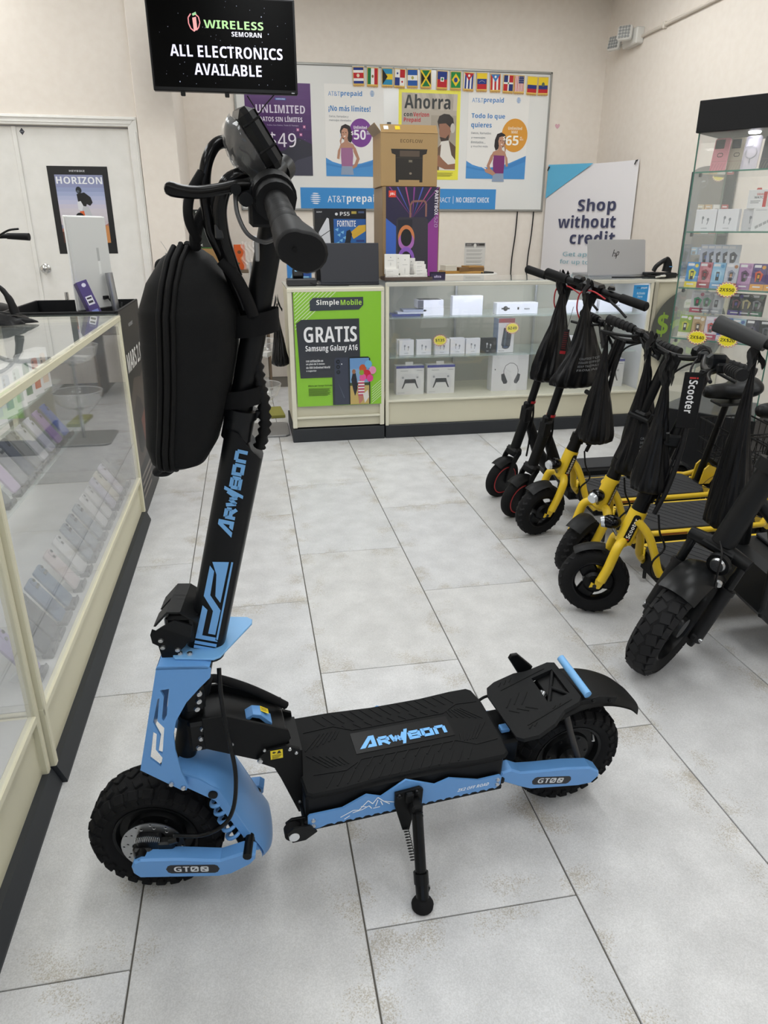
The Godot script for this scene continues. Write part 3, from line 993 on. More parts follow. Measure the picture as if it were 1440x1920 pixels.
func back_counter() -> void:
	var fz := -4.71
	# cabinet with the green poster
	var c1 := thing("counter_cabinet", "cream display counter whose front carries the green SIMPLE MOBILE poster", "counter", T(0.556, 0, fz))
	part("carcass", mb().box(Vector3(0, 0.55, -0.3), Vector3(0.61, 0.9, 0.58)), cream(), c1)
	for x in [-0.297, 0.297]: part("post", mb().box(Vector3(x, 0.55, 0.0), Vector3(0.03, 0.9, 0.03), 0.003), mat("dcd8c4", 0.35), c1)
	part("rail", mb().box(Vector3(0, 0.168, 0.003), Vector3(0.565, 0.014, 0.018), 0.002), mat("dcd8c4", 0.35), c1)
	part("rail", mb().box(Vector3(0, 0.992, 0.003), Vector3(0.624, 0.024, 0.03), 0.003), mat("dcd8c4", 0.35), c1)
	part("worktop", mb().box(Vector3(0, 1.004, -0.3), Vector3(0.624, 0.012, 0.6), 0.002), mat("b9b8ac", 0.25), c1)
	part("kick_plate", mb().box(Vector3(0, 0.045, -0.28), Vector3(0.63, 0.09, 0.58), 0.003), mat("26292d", 0.55), c1)
	var m := sheet(566, 750, "8cc63a", 0.001)
	for k in 11: m.pl([6, 26 + 22.0 * k, 26 + 26.0 * k, 4], 5, "d5e7b4")
	for k in 8: m.pl([500, 748 - 8 + 0 * k, 560, 690 - 0 * k], 0.1, "8cc63a")
	for k in 7: m.pl([502, 742 - 17.0 * k, 564, 690 - 17.0 * k], 4, "d5e7b4")
	m.pp([104, 72, 126, 52, 448, 50, 448, 100, 420, 128, 104, 132], "3d424a").pt("Simple", 146, 106, 42, "f0f0ec", 146).pt("Mobile", 302, 99, 34, "a8d64c", 136)
	m.pp([12, 208, 46, 186, 420, 184, 424, 438, 490, 438, 490, 746, 236, 746, 236, 560, 26, 560], "35383f")
	m.pt("GRATIS", 58, 330, 98, "eeeef0", 346).pt("Samsung Galaxy A16", 66, 398, 50, "f0f0f2", 342)
	var ln := ["con activaci\u00f3n en", "un plan de 3 meses", "de $50 Unlimited World", "o superior"]
	for k in 4: m.pt(ln[k], 66, 456 + 22 * k, 16, "dfe0e2", [112, 122, 156, 66][k])
	m.pt("Oferta por tiempo limitado", 74, 620, 13, "33401c", 160)
	lines(m, 76, 630, 148, 8, 6.5, 3.5, "5d7a30")
	m.pp([252, 446, 262, 432, 344, 432, 344, 746, 250, 746], "3c4250")
	for k in 3: m.pe(276, 458 + 34 * k, 13, 14, "1b1e26").pe(276, 458 + 34 * k, 6, 6, "343a48")
	m.pe(300, 474, 4, 4, "e6e6ea").pp([268, 580, 316, 700, 312, 702], "5a6172")
	m.pp([348, 440, 356, 430, 478, 430, 490, 444, 490, 746, 348, 746], "1c1f26")
	m.pr(354, 438, 128, 308, "7fa4c8").pr(354, 438, 128, 70, "6d97c6").pr(354, 600, 128, 30, "41512f").pr(354, 620, 128, 126, "c0a865")
	m.pp([362, 580, 372, 536, 392, 536, 400, 580, 404, 640, 386, 690, 372, 640], "2a2a30").pe(380, 526, 12, 16, "9a6b50").pp([410, 590, 440, 566, 452, 620, 440, 720, 414, 746, 404, 660], "b8796a")
	for k in 5: m.pr(408, 590 + 20 * k, 42, 9, "e7dfe2").pr(408, 599 + 20 * k, 42, 8, "b63a5c")
	m.pp([440, 680, 474, 650, 480, 700, 452, 740], "d9d3cc")
	for e in [[440, 506, 24, "c0552c"], [478, 480, 24, "6fb0d8"], [506, 520, 24, "e090b4"], [466, 546, 28, "c82a44"], [440, 566, 22, "e05a98"], [488, 572, 22, "d8468c"], [432, 534, 16, "8aa43c"]]: m.pe(e[0], e[1], e[2], e[2] * 1.1, e[3])
	single("counter_poster", m, print_mat(0.25), "bright green GRATIS phone poster on the cream counter front", "poster", T(0.281, 0.998, fz + 0.0165))
	# long glass showcase
	var c2 := thing("glass_showcase", "long cream-framed glass showcase in front of the whiteboard, boxes on its shelves", "showcase", T(1.82, 0, fz))
	var W := 1.88
	part("plinth", mb().box(Vector3(0, 0.178, -0.3), Vector3(W - 0.01, 0.176, 0.58), 0.002), cream(), c2)
	part("kick_plate", mb().box(Vector3(0, 0.045, -0.28), Vector3(W, 0.09, 0.58), 0.003), mat("26292d", 0.55), c2)
	part("base_rail", mb().box(Vector3(0, 0.258, 0.0), Vector3(W, 0.014, 0.024), 0.002), mat("dcd8c4", 0.35), c2)
	for x in [-0.93, 0.93]:
		for zz in [0.0, -0.58]: part("post", mb().box(Vector3(x, 0.56, zz), Vector3(0.022, 0.94, 0.022), 0.002), mat("dcd8c4", 0.35), c2)
	part("top_rail", mb().box(Vector3(0, 1.02, 0.0), Vector3(W, 0.026, 0.024), 0.003), mat("d6d4c8", 0.3, 0.3), c2)
	part("top_rail", mb().box(Vector3(0, 1.02, -0.58), Vector3(W, 0.026, 0.024), 0.003), mat("d6d4c8", 0.3, 0.3), c2)
	part("deck", mb().box(Vector3(0, 0.255, -0.29), Vector3(W - 0.04, 0.008, 0.54)), mat("c9c9c2", 0.35), c2)
	part("glass_top", mb().box(Vector3(0, 1.036, -0.29), Vector3(W, 0.006, 0.6)), glass("dfeeea", 0.07), c2)
	part("front_pane", mb().box(Vector3(0, 0.635, 0.004), Vector3(W - 0.03, 0.74, 0.005)), glass("eef6f4", 0.04), c2)
	for y in [0.535, 0.797]: part("shelf", mb().box(Vector3(0, y, -0.3), Vector3(W - 0.04, 0.008, 0.44)), glass("c8e0da", 0.22), c2)
	for x in [-0.915, -0.31, 0.31, 0.915]: part("shelf_standard", mb().box(Vector3(x, 0.635, -0.552), Vector3(0.018, 0.74, 0.014), 0.002), mat("b5b7b8", 0.35, 0.8), c2)
	for x in [-0.47, 0.47]: part("sliding_door", mb().box(Vector3(x, 0.635, -0.575 - (0.012 if x > 0 else 0.0)), Vector3(0.95, 0.75, 0.008)), mat("bfbeb2", 0.3), c2)
	part("end_panel", mb().box(Vector3(0.942, 0.635, -0.29), Vector3(0.006, 0.75, 0.56)), mat("d5d7da", 0.18), c2)
	part("end_pane", mb().box(Vector3(-0.938, 0.635, -0.29), Vector3(0.005, 0.75, 0.56)), glass("eef6f4", 0.04), c2)
	part("lamp_tube", mb().box(Vector3(0, 1.022, -0.02), Vector3(W - 0.08, 0.008, 0.012)), glow("e8eeff", 1.5), c2)
	lamp_area(T(1.82, 0.99, fz - 0.035, 0, -70), Vector2(1.8, 0.016), 0.2, Color(0.86, 0.9, 1.0))
	# counter with the round poster
	var c3 := thing("counter_cabinet", "cream counter end with the dark round 25 dollar poster", "counter", T(3.085, 0, fz - 0.02))
	part("carcass", mb().box(Vector3(0, 0.555, -0.29), Vector3(0.59, 0.91, 0.56)), cream(), c3)
	part("post", mb().box(Vector3(-0.292, 0.555, 0.0), Vector3(0.03, 0.92, 0.03), 0.003), mat("b9b6a6", 0.35, 0.3), c3)
	part("worktop", mb().box(Vector3(0, 1.016, -0.29), Vector3(0.6, 0.014, 0.6), 0.003), mat("d9d5c4", 0.35), c3)
	part("kick_plate", mb().box(Vector3(0, 0.05, -0.27), Vector3(0.59, 0.1, 0.56), 0.003), mat("26292d", 0.55), c3)
	m = ink_mb(0.001)
	m.pe(0, 0, 290, 290, "50534f", 64)
	m.pp([-64, -198, -50, -216, 96, -216, 96, -170, 84, -158, -64, -158], "c9cfc4").pt("Simple Mobile", -54, -172, 26, "6f8f3c", 138)
	m.pt("Unlimited World", -106, -98, 50, "86a83c", 250).pt("$", -250, 40, 170, "86a83c", 84).pt("25", -150, 168, 250, "86a83c", 280)
	m.pt("con 3 meses", -90, 226, 34, "86a83c", 200)
	single("round_poster", m, print_mat(0.4), "large dark grey round poster with green 25 dollar price on the cream counter", "poster", T(3.08, 0.68, fz + 0.0))
	# stickers on the showcase
	m = sheet(110, 110, "2f93d4", 0.0006)
	m.pt("AT&T", 20, 24, 12, "0d3f78", 32).pt("prepaid", 55, 27, 15, "eef6fa", 44).pt("Activate", 26, 62, 17, "c6e4f4", 62).pt("Here", 36, 84, 15, "c6e4f4", 36)
	single("sticker", m, print_mat(0.3), "small blue square ACTIVATE HERE sticker on the showcase glass", "sticker", T(2.612, 0.996, fz + 0.008))

func star_tag(text: String, label: String, x: float, y: float, z: float, k := 1.0) -> void:
	var m := ink_mb(0.001 * k)
	burst(m, 0, 0, 54, 42, "c43a30")
	burst(m, 0, 0, 50, 38, "f3e8b8")
	burst(m, 0, 0, 45, 33, "f0e02c")
	m.pt(text, -32, 11, 22, "2a2610", 64, 1)
	single("price_tag", m, print_mat(0.5), label, "price tag", T(x, y, z), "yellow star price tags")

# ---------------------------------------------------------------- things in and on the counter
func earbud_box(dark := false) -> MB:
	var m := carton(0.104, 0.104, 0.036, "1a1b1e" if dark else "e6e6ea")
	var c := "c9cacd" if dark else "8d8f96"
	for s in [-1.0, 1.0]:
		m.pe(52 + 13 * s, 44 + 4 * s, 6, 8, c, 10).pl([52 + 15 * s, 48 + 4 * s, 50 + 12 * s, 70 + 2 * s], 4, c)
	m.pt("earbuds" if not dark else "buds", 36, 92, 6, c)
	return m

func pad_box(strap: String, c1: String, c2: String) -> MB:
	var m := carton(0.2, 0.208, 0.075, "e2e2e0", 0.002)
	m.pr(0, 0, 200, 18, strap)
	m.pt("PlayStation", 32, 40, 8, "6a6c72", 52).pt("DualSense", 148, 36, 6, "6a6c72", 40)
	m.pp([34, 66, 60, 56, 140, 56, 166, 66, 178, 116, 172, 158, 158, 162, 138, 128, 62, 128, 42, 162, 28, 158, 22, 116], c1)
	m.pp([62, 94, 138, 94, 148, 128, 160, 158, 152, 160, 134, 122, 66, 122, 48, 160, 40, 158, 52, 128], c2)
	m.pp([66, 58, 134, 58, 128, 92, 72, 92], c1).pe(48, 82, 8, 8, "9a9ca0", 10).pe(152, 82, 8, 8, "9a9ca0", 10).pe(78, 102, 9, 9, "2c2d30", 12).pe(122, 102, 9, 9, "2c2d30", 12)
	m.pt("DUALSENSE", 12, 192, 7, "9a9ca2", 48, 0)
	m.pen("f2f2f2")
	m.X = Transform3D()
	m.box(Vector3(0, 0.218, -0.037), Vector3(0.056, 0.022, 0.003), 0.001)
	return m

func counter_goods() -> void:
	var pm := print_mat(0.4)
	var z := -4.86
	# top shelf
	for k in 3:
		var c := carton(0.2 - 0.02 * k, 0.014, 0.12, ["39417c", "b9bcc8", "9aa0b4"][k])
		single("tablet_case", c, pm, ["flat navy tablet case lying on the showcase's top shelf", "flat silver tablet case lying on the navy one", "flat grey tablet case topmost of three on the shelf"][k], "case", T(1.05 + 0.03 * k, 0.8015 + 0.0145 * k, z))
	var pb := carton(0.142, 0.052, 0.12, "e4e4ea")
	single("phone_carton", pb, pm, "flat white carton lying under the black-topped carton on the top shelf", "box", T(1.24, 0.8015, z))
	pb = carton(0.18, 0.052, 0.12, "e4e4ea")
	pb.pp([0, 0, 40, 2, 40, 50, 0, 52], "55565c")
	pb.pen("33343a"); pb.X = Transform3D(); pb.box(Vector3(0, 0.0535, -0.06), Vector3(0.15, 0.002, 0.1))
	single("phone_carton", pb, pm, "flat white carton with black lid print on another carton, top shelf", "box", T(1.219, 0.854, z))
	pb = carton(0.215, 0.128, 0.06, "e6e6ec")
	single("tablet_carton", pb, pm, "plain white upright carton alone on the showcase's top shelf", "box", T(1.48, 0.8015, z))
	pb = carton(0.3, 0.077, 0.08, "e4e5ea")
	pb.pe(64, 38, 17, 17, "3c3d42").pe(64, 38, 13, 13, "17181b").pl([64, 38, 70, 30], 1.6, "d8d8da").pr(34, 33, 14, 10, "2a2b2e").pr(80, 33, 14, 10, "2a2b2e").pt("Watch", 200, 46, 10, "3c3d42").pl([20, 0, 20, 77], 1, "c2c3c8").pr(150, 30, 12, 16, "17181b")
	single("watch_carton", pb, pm, "long white smartwatch carton with a round watch printed on it", "box", T(1.84, 0.8015, z))
	pb = carton(0.26, 0.083, 0.08, "e4e5ea")
	single("watch_carton", pb, pm, "long plain white carton behind the bags on the top shelf", "box", T(2.3, 0.8015, z))
	pb = carton(0.256, 0.084, 0.08, "e6e7ec")
	pb.pe(106, 38, 3, 4, "2a2b2e", 8).pt("WATCH", 113, 42, 8, "2a2b2e", 42)
	single("watch_carton", pb, pm, "long white carton lettered WATCH at the shelf's right end", "box", T(2.58, 0.8015, z))
	# middle shelf
	var eb := [[1.055, "behind no price tag"], [1.178, ""], [1.309, ""], [1.42, ""], [1.532, ""], [2.249, ""], [2.37, ""]]
	var first: MeshInstance3D = null
	for e in eb:
		var at := T(e[0], 0.5395, z, [2.0, -1.0, 0.0, 3.0, -2.0][int(e[0] * 100) % 5])
		if first == null: first = single("earbud_carton", earbud_box(), pm, "small square white earbud carton on the showcase's middle shelf", "box", at, "earbud cartons on the middle shelf")
		else: copy(first, "earbud_carton", at)
	for e in [[1.046, -0.04], [1.43, -0.045]]: copy(first, "earbud_carton", T(e[0], 0.5395, z + e[1], 2))
	single("earbud_carton", earbud_box(true), pm, "small square black earbud carton on the showcase's middle shelf", "box", T(1.647, 0.5395, z))
	var sp := carton(0.118, 0.235, 0.1, "dcdcde")
	sp.pr(0, 0, 118, 30, "9c4450").pt("JBL", 12, 22, 14, "c8202c", 40)
	sp.pp([40, 66, 84, 56, 100, 80, 92, 190, 74, 206, 44, 204, 26, 182], "2f3a48").pe(60, 196, 27, 14, "14181e").pe(60, 196, 20, 9, "2f4668").pp([50, 70, 66, 64, 56, 190, 44, 188], "4a5a6c").pt("Bluetooth", 10, 226, 7, "55575c", 40)
	sp.pen("7f93b4"); sp.X = Transform3D(); sp.box(Vector3(-0.0605, 0.1175, -0.05), Vector3(0.003, 0.23, 0.098))
	single("speaker_carton", sp, pm, "tall white carton with a portable speaker printed on it", "box", T(1.77, 0.5395, z))
	star_tag("$135", "yellow star price tag reading 135 dollars on an earbud carton", 1.275, 0.645, -4.80)
	star_tag("$249", "yellow star price tag reading 249 dollars on the speaker carton", 1.79, 0.715, -4.80)
	# bottom deck
	single("controller_carton", pad_box("3c3f94", "d9d9da", "1f2023"), pm, "white game controller carton with blue lid at the showcase's left end", "box", T(1.083, 0.2595, z))
	single("controller_carton", pad_box("3c3f94", "d9d9da", "1f2023"), pm, "white game controller carton with blue lid, second along the deck", "box", T(1.306, 0.2595, z))
	var hp := carton(0.272, 0.262, 0.1, "e6e6e8", 0.002)
	hp.pl([92, 168, 88, 110, 100, 76, 130, 58, 160, 60, 186, 80, 196, 112, 192, 166], 4, "55565c").pp([70, 136, 92, 130, 120, 190, 114, 204, 92, 206, 74, 176], "3c3d44").pp([214, 140, 194, 132, 168, 186, 172, 202, 190, 206, 208, 180], "3c3d44").pr(20, 96, 6, 10, "2a2b2e")
	single("headphone_carton", hp, pm, "large white carton with dark over-ear headphones printed on it", "box", T(1.817, 0.2595, z))
	single("controller_carton", pad_box("3c3f94", "3d479c", "20254c"), pm, "white carton with a blue game controller, behind the slim scooters", "box", T(2.292, 0.2595, z))
	single("controller_carton", pad_box("3c3f94", "d9d9da", "1f2023"), pm, "white game controller carton at the showcase's far right end", "box", T(2.6, 0.2595, z))
	# ---- on top of the cream cabinet
	var lt := thing("laptop", "dark grey laptop seen from behind its lid, on the cream cabinet", "laptop", T(0.667, 1.0105, -4.84))
	part("lid", mb(T(0, 0.012, 0, 0, -5)).box(Vector3(0, 0.125, 0), Vector3(0.385, 0.245, 0.008), 0.004), mat("3b3c41", 0.4, 0.4), lt)
	part("base", mb().box(Vector3(0, 0.008, -0.12), Vector3(0.385, 0.016, 0.26), 0.004), mat("33343a", 0.4, 0.4), lt)
	var lm := ink_mb(0.001, T(0, 0.012, 0, 0, -5) * Transform3D(Basis(Vector3(0, 1, 0), Vector3(-1, 0, 0), Vector3(0, 0, 1)), Vector3(-0.172, 0.18, 0.0045)))
	lm.pt("YOGA", 0, 6, 12, "8d8f95", 48, 0)
	part("lid_wordmark", lm, print_mat(0.3), lt)
	var ps := carton(0.35, 0.47, 0.12, "16171a", 0.002)
	ps.pr(0, 0, 350, 60, "131417").pt("SONY", 14, 26, 9, "c9cacd", 38).pt("PS5", 172, 44, 24, "d8d9dc", 66).pe(148, 34, 10, 9, "d8d9dc", 12)
	ps.pr(250, 16, 34, 16, "b8a44a").pr(296, 16, 40, 12, "4a5a80")
	ps.pp([26, 148, 84, 56, 96, 62, 108, 260, 26, 260], "d6d7dc").pp([26, 180, 104, 132, 104, 137, 26, 186], "2a2b30")
	ps.pr(128, 64, 218, 220, "2f6cb4").pp([240, 150, 346, 66, 346, 140, 262, 190], "e0b43c").pp([128, 64, 346, 64, 346, 100, 128, 120], "2a5ea8")
	for k in 8: ps.pp([136 + (k * 37) % 60, 130 + k * 17, 160 + (k * 37) % 60, 120 + k * 17, 156 + (k * 37) % 60, 142 + k * 17], "7fc0e6")
	ps.pt("FORTNITE", 152, 112, 38, "f2f3f5", 126)
	ps.pp([214, 140, 238, 130, 252, 160, 240, 210, 262, 250, 244, 270, 220, 226, 196, 260, 184, 250, 206, 200], "20242e").pr(280, 196, 56, 12, "34427c").pr(280, 232, 54, 22, "d8d8dc")
	single("console_carton", ps, pm, "black PS5 console carton standing behind the dark laptop", "box", T(0.65, 1.0105, -5.14))
	var bx := carton(0.155, 0.3, 0.05, "d8d8d4")
	bx.pr(112, 16, 34, 8, "a89858")
	single("console_carton", bx, pm, "narrow white carton standing beside the black PS5 carton", "box", T(0.385, 1.07, -5.1))
	var p2 := carton(0.16, 0.13, 0.05, "3f84c8")
	p2.pp([10, 110, 50, 20, 80, 60, 120, 24, 150, 110], "8fc4e6").pe(60, 70, 16, 20, "2a5ea8").pr(96, 60, 56, 20, "2f56a4")
	single("game_carton", p2, pm, "small bright blue carton beside the black receipt printer", "box", T(0.35, 1.0105, -5.0))
	var rp := thing("card_reader", "black card reader on a dark grey base at the cabinet's left corner", "card reader", T(0.35, 1.0105, -4.83))
	part("base", mb().box(Vector3(0, 0.022, -0.03), Vector3(0.19, 0.044, 0.13), 0.006), mat("2c2d2f", 0.5), rp)
	part("keypad", mb(T(-0.02, 0.044, -0.03, 0, -25)).box(Vector3(0, 0.03, 0), Vector3(0.07, 0.06, 0.05), 0.008), mat("17181a", 0.4), rp)
	part("status_screen", mb(T(-0.02, 0.044, -0.03, 0, -25)).box(Vector3(0, 0.04, 0.026), Vector3(0.04, 0.008, 0.002)), mat("7fb8dc", 0.3), rp)
	part("cable", mb().tube(curve(v3([0.05, 0.02, 0.03, 0.09, 0.01, 0.06, 0.16, 0.005, 0.05, 0.3, 0.005, 0.06])), 0.004, 6), mat("1a1a1b", 0.5), rp)
	# tall cartons
	var js := carton(0.385, 0.57, 0.34, "8d7350", 0.003)
	js.pr(22, 0, 356, 566, "2a2440")
	for k in 18:
		var a := -0.2 + 0.2 * k
		js.pp([200, 190, 22 + 356 * clampf(0.5 - 0.9 * cos(a * 0.9 + 0.15), 0, 1), 2, 22 + 356 * clampf(0.53 - 0.9 * cos(a * 0.9 + 0.15), 0, 1), 2], ["8a3f8c", "4a58b0", "b04a80"][k % 3])
	js.pp([22, 190, 90, 240, 96, 566, 22, 566], "3a62b8").pp([378, 150, 300, 230, 306, 566, 378, 566], "8c3a8a")
	js.pp([92, 196, 112, 184, 290, 184, 306, 200, 312, 566, 88, 566], "36333c").pp([104, 200, 200, 196, 204, 566, 100, 566], "25242b")
	js.pl([186, 186, 186, 110, 200, 88, 280, 84, 292, 100, 292, 180], 12, "8a6058")
	for e in [[160, 310, 56, 78], [160, 450, 58, 82]]:
		js.pe(e[0], e[1], e[2], e[3], "c87a4a" if e[1] < 400 else "8a5ab8", 32).pe(e[0], e[1] + 24, e[2] * 0.96, e[3] * 0.72, "a868b0", 32).pe(e[0], e[1], 38, 54, "17161a", 28)
	js.pr(40, 24, 48, 40, "d8402c").pt("JBL", 46, 54, 18, "f4ece8", 36)
	js.X = Transform3D(Basis(Vector3(0, -1, 0), Vector3(1, 0, 0), Vector3(0, 0, 1)), Vector3(0.172, 0.545, 0.002))
	js.pt("PARTYBOX", -4, 16, 24, "ece6ee", 150).pt("520", 154, 16, 24, "b9a4c0", 66, 0)
	single("party_speaker_carton", js, pm, "tall carton printed with a purple-lit PARTYBOX speaker, on the counter", "box", T(1.1, 1.0395, -4.97, 0))
	var ef := carton(0.375, 0.315, 0.3, "a88a5c", 0.003)
	ef.pt("ECOFLOW", 128, 60, 20, "6a5434", 146)
	ef.pp([66, 96, 306, 96, 300, 122, 276, 130, 276, 290, 256, 290, 256, 276, 118, 276, 118, 290, 98, 290, 96, 130, 72, 122], "221f1c").pr(124, 106, 130, 34, "55493c").pr(180, 156, 30, 20, "37332e").pr(184, 160, 22, 12, "77705f").pe(196, 238, 9, 7, "85796a", 10).pr(98, 146, 176, 2, "463f36")
	ef.pen("a08256"); ef.X = Transform3D(Basis(Vector3(1, 0, 0), -0.75), Vector3(0, 0.315, -0.0))
	ef.box(Vector3(0.0, 0.03, -0.002), Vector3(0.37, 0.07, 0.004))
	ef.pen("f0f0ea"); ef.box(Vector3(-0.15, 0.035, 0.001), Vector3(0.03, 0.03, 0.002))
	ef.pen("e8c828"); ef.box(Vector3(-0.075, 0.035, 0.001), Vector3(0.032, 0.03, 0.002))
	ef.pen("8f744b"); ef.X = Transform3D(Basis(Vector3(0, 0, 1), 0.7), Vector3(-0.1875, 0.315, 0))
	ef.box(Vector3(-0.0, 0.03, -0.15), Vector3(0.004, 0.07, 0.29))
	single("power_station_carton", ef, pm, "brown ECOFLOW carton with open flaps on top of the party speaker carton", "box", T(1.085, 1.611, -4.98))
	# tray of small white boxes
	var tr := thing("tray", "dark brown tray holding small white cartons on the counter", "tray", T(1.045, 1.0395, -4.83))
	part("bottom", mb().box(Vector3(0, 0.004, -0.02), Vector3(0.32, 0.008, 0.15), 0.002), mat("4a3a30", 0.5), tr)
	for e in [[Vector3(0, 0.011, 0.056), Vector3(0.32, 0.02, 0.006)], [Vector3(0, 0.011, -0.096), Vector3(0.32, 0.02, 0.006)], [Vector3(-0.158, 0.011, -0.02), Vector3(0.006, 0.02, 0.15)], [Vector3(0.158, 0.011, -0.02), Vector3(0.006, 0.02, 0.15)]]: part("rim", mb().box(e[0], e[1], 0.002), mat("4a3a30", 0.5), tr)
	var sb := [[-0.105, 0.008, 0.085, 0.03, 0.03, 0.0], [-0.105, 0.038, 0.09, 0.033, 0.028, 4.0], [-0.11, 0.071, 0.078, 0.09, 0.0, -6.0], [-0.055, 0.04, 0.03, 0.12, -0.02, 8.0], [-0.01, 0.008, 0.066, 0.15, -0.02, -5.0], [-0.022, 0.008, 0.09, 0.022, 0.035, 3.0], [0.03, 0.008, 0.06, 0.026, 0.034, -4.0], [0.095, 0.008, 0.08, 0.02, 0.028, 10.0], [0.093, 0.028, 0.08, 0.02, 0.026, 6.0], [0.092, 0.048, 0.08, 0.02, 0.024, 12.0], [0.09, 0.068, 0.075, 0.03, 0.02, 20.0], [0.085, 0.098, 0.06, 0.018, 0.02, 14.0], [-0.06, 0.008, 0.06, 0.14, -0.065, 2.0], [0.04, 0.034, 0.05, 0.1, -0.05, -8.0]]
	for e in sb:
		var c := carton(e[2], e[3], 0.035, "e8e6e0", 0.0012)
		if e[3] > 0.08:
			c.pe(e[2] * 500, e[3] * 220, 3, 4, "8b8b88", 8).pr(e[2] * 250, e[3] * 420, e[2] * 500, 2, "a9a9a6").pl([e[2] * 500, e[3] * 560, e[2] * 500, e[3] * 800], 3, "c3c2be").pr(e[2] * 500 - 4, e[3] * 620, 8, 12, "d0cfcb")
		else:
			c.pr(6, e[3] * 400, e[2] * 500, 2, "b5b4b0").pr(6, e[3] * 700, e[2] * 300, 1.5, "c4c3bf")
		single("charger_carton", c, pm, "upright white charger carton in the brown tray" if e[3] > 0.08 else "small flat white accessory carton in the brown tray", "box", T(1.045 + e[0], 1.0395 + e[1], -4.83 + e[4], e[5]), "small white cartons in the brown tray")
	var us := carton(0.1, 0.05, 0.03, "2c2640")
	us.pt("ultra", 24, 36, 16, "cfc6e0", 46)
	us.pr(0, 0, 100, 8, "17151f")
	single("sign_block", us, pm, "small dark purple ULTRA sign block beside the brown tray", "sign", T(1.247, 1.0395, -4.79))
	# silver laptop, scanner
	var hl := thing("laptop", "silver laptop with a black HP mark on its lid, on the showcase", "laptop", T(2.6, 1.0395, -4.95))
	part("lid", mb(T(0, 0.012, 0, -3, -14)).prism([-0.215, 0, 0.215, 0, 0.215, 0.233, 0.205, 0.24, -0.205, 0.24, -0.215, 0.233], -0.004, 0.004, 0.001), mat("a5a6a8", 0.35, 0.6), hl)
	part("base", mb().box(Vector3(0, 0.008, -0.13), Vector3(0.43, 0.016, 0.28), 0.004), mat("9c9da0", 0.35, 0.6), hl)
	var hm := ink_mb(0.001, T(0, 0.012, 0, -3, -14) * Transform3D(Basis(), Vector3(-0.01, 0.145, 0.0045)))
	hm.pl([-22, 22, -8, -26], 5, "17181a").pl([-14, -2, 2, -2, -6, 22], 5, "17181a").pl([2, 22, 14, -10, 28, -10, 20, 12, 8, 12], 5, "17181a").pl([10, 14, 2, 36], 5, "17181a")
	part("lid_emblem", hm, print_mat(0.3), hl)
	var bs := thing("barcode_scanner", "black handheld barcode scanner lying on a flat dock by the right wall", "scanner", T(2.925, 1.024, -4.93))
	part("dock", mb().box(Vector3(0.0, 0.022, 0), Vector3(0.21, 0.035, 0.12), 0.006).box(Vector3(-0.07, 0.034, 0.02), Vector3(0.12, 0.02, 0.08), 0.004), mat("1d1e20", 0.5), bs)
	part("head", mb().tube(curve(v3([0.05, 0.045, 0.0, 0.055, 0.085, 0.0, 0.045, 0.12, 0.0, 0.03, 0.135, 0.0])), [0.034, 0.033, 0.032, 0.032, 0.032, 0.032, 0.031, 0.03, 0.03, 0.029, 0.028, 0.027, 0.025, 0.024, 0.023, 0.021, 0.019, 0.016, 0.012], 14), mat("1a1b1d", 0.35), bs)
	part("handle", mb().tube(curve(v3([0.03, 0.125, 0.0, -0.005, 0.105, 0.0, -0.035, 0.08, 0.0, -0.05, 0.05, 0.0])), 0.0155, 12), mat("1c1d1f", 0.4), bs)
	part("status_light", mb().box(Vector3(0.062, 0.08, 0.033), Vector3(0.028, 0.005, 0.003), 0.001), mat("5c9ad0", 0.3), bs)
	part("cable", mb().tube(curve(v3([0.1, 0.02, 0.05, 0.125, 0.03, 0.055, 0.15, 0.012, 0.05, 0.165, 0.006, 0.06])), 0.005, 6), mat("1a1a1b", 0.5), bs)
	single("charger_cable", mb().tube(curve(v3([2.46, 1.046, -4.74, 2.6, 1.046, -4.72, 2.75, 1.05, -4.73, 2.86, 1.056, -4.8, 2.9, 1.04, -4.86])), 0.005, 6), mat("18181a", 0.5), "black cable running from the silver laptop to the scanner dock", "cable")
	single("white_cable", mb().tube(curve(v3([2.82, 1.042, -4.8, 2.87, 1.05, -4.78, 2.9, 1.046, -4.82, 2.86, 1.043, -4.86])), 0.007, 6), mat("e0dfda", 0.5), "short white cable coiled beside the scanner dock", "cable")
	# ---- behind the counter
	var rt := thing("round_table", "small round white table behind the glass showcase", "table", T(1.8, 0, -6.2))
	part("table_top", mb().lathe([Vector2(0, 0.985), Vector2(0.31, 0.985), Vector2(0.325, 0.993), Vector2(0.325, 1.003), Vector2(0.315, 1.01), Vector2(0, 1.01)], 40), mat("e2e0da", 0.35), rt)
	part("column", mb().cyl(Vector3(0, 0.02, 0), Vector3(0, 0.985, 0), 0.04), mat("b9b9b6", 0.3, 0.8), rt)
	part("base", mb().lathe([Vector2(0, 0.02), Vector2(0.05, 0.03), Vector2(0.25, 0.012), Vector2(0.26, 0), Vector2(0, 0)], 32), mat("b9b9b6", 0.3, 0.8), rt)
	var bk := [[-0.11, 0.0, 0.16, 0.022, "b0833e", 8.0, "tan"], [0.06, 0.0, 0.2, 0.02, "b58a48", -4.0, "light brown"], [-0.13, 0.022, 0.1, 0.045, "cfc8ba", 4.0, "pale grey"], [0.05, 0.02, 0.22, 0.028, "7a5a34", 3.0, "dark brown"], [0.18, 0.0, 0.12, 0.012, "2c2b29", 10.0, "black"], [0.08, 0.048, 0.14, 0.012, "a87f45", 12.0, "honey brown"]]
	for e in bk: single("notebook", mb().box(Vector3(0, e[3] * 0.5, 0), Vector3(e[2], e[3], 0.14), 0.002), mat(e[4], 0.6), "%s notebook lying on the small round white table" % e[6], "notebook", T(1.8 + e[0], 1.0105 + e[1], -6.08, e[5]))
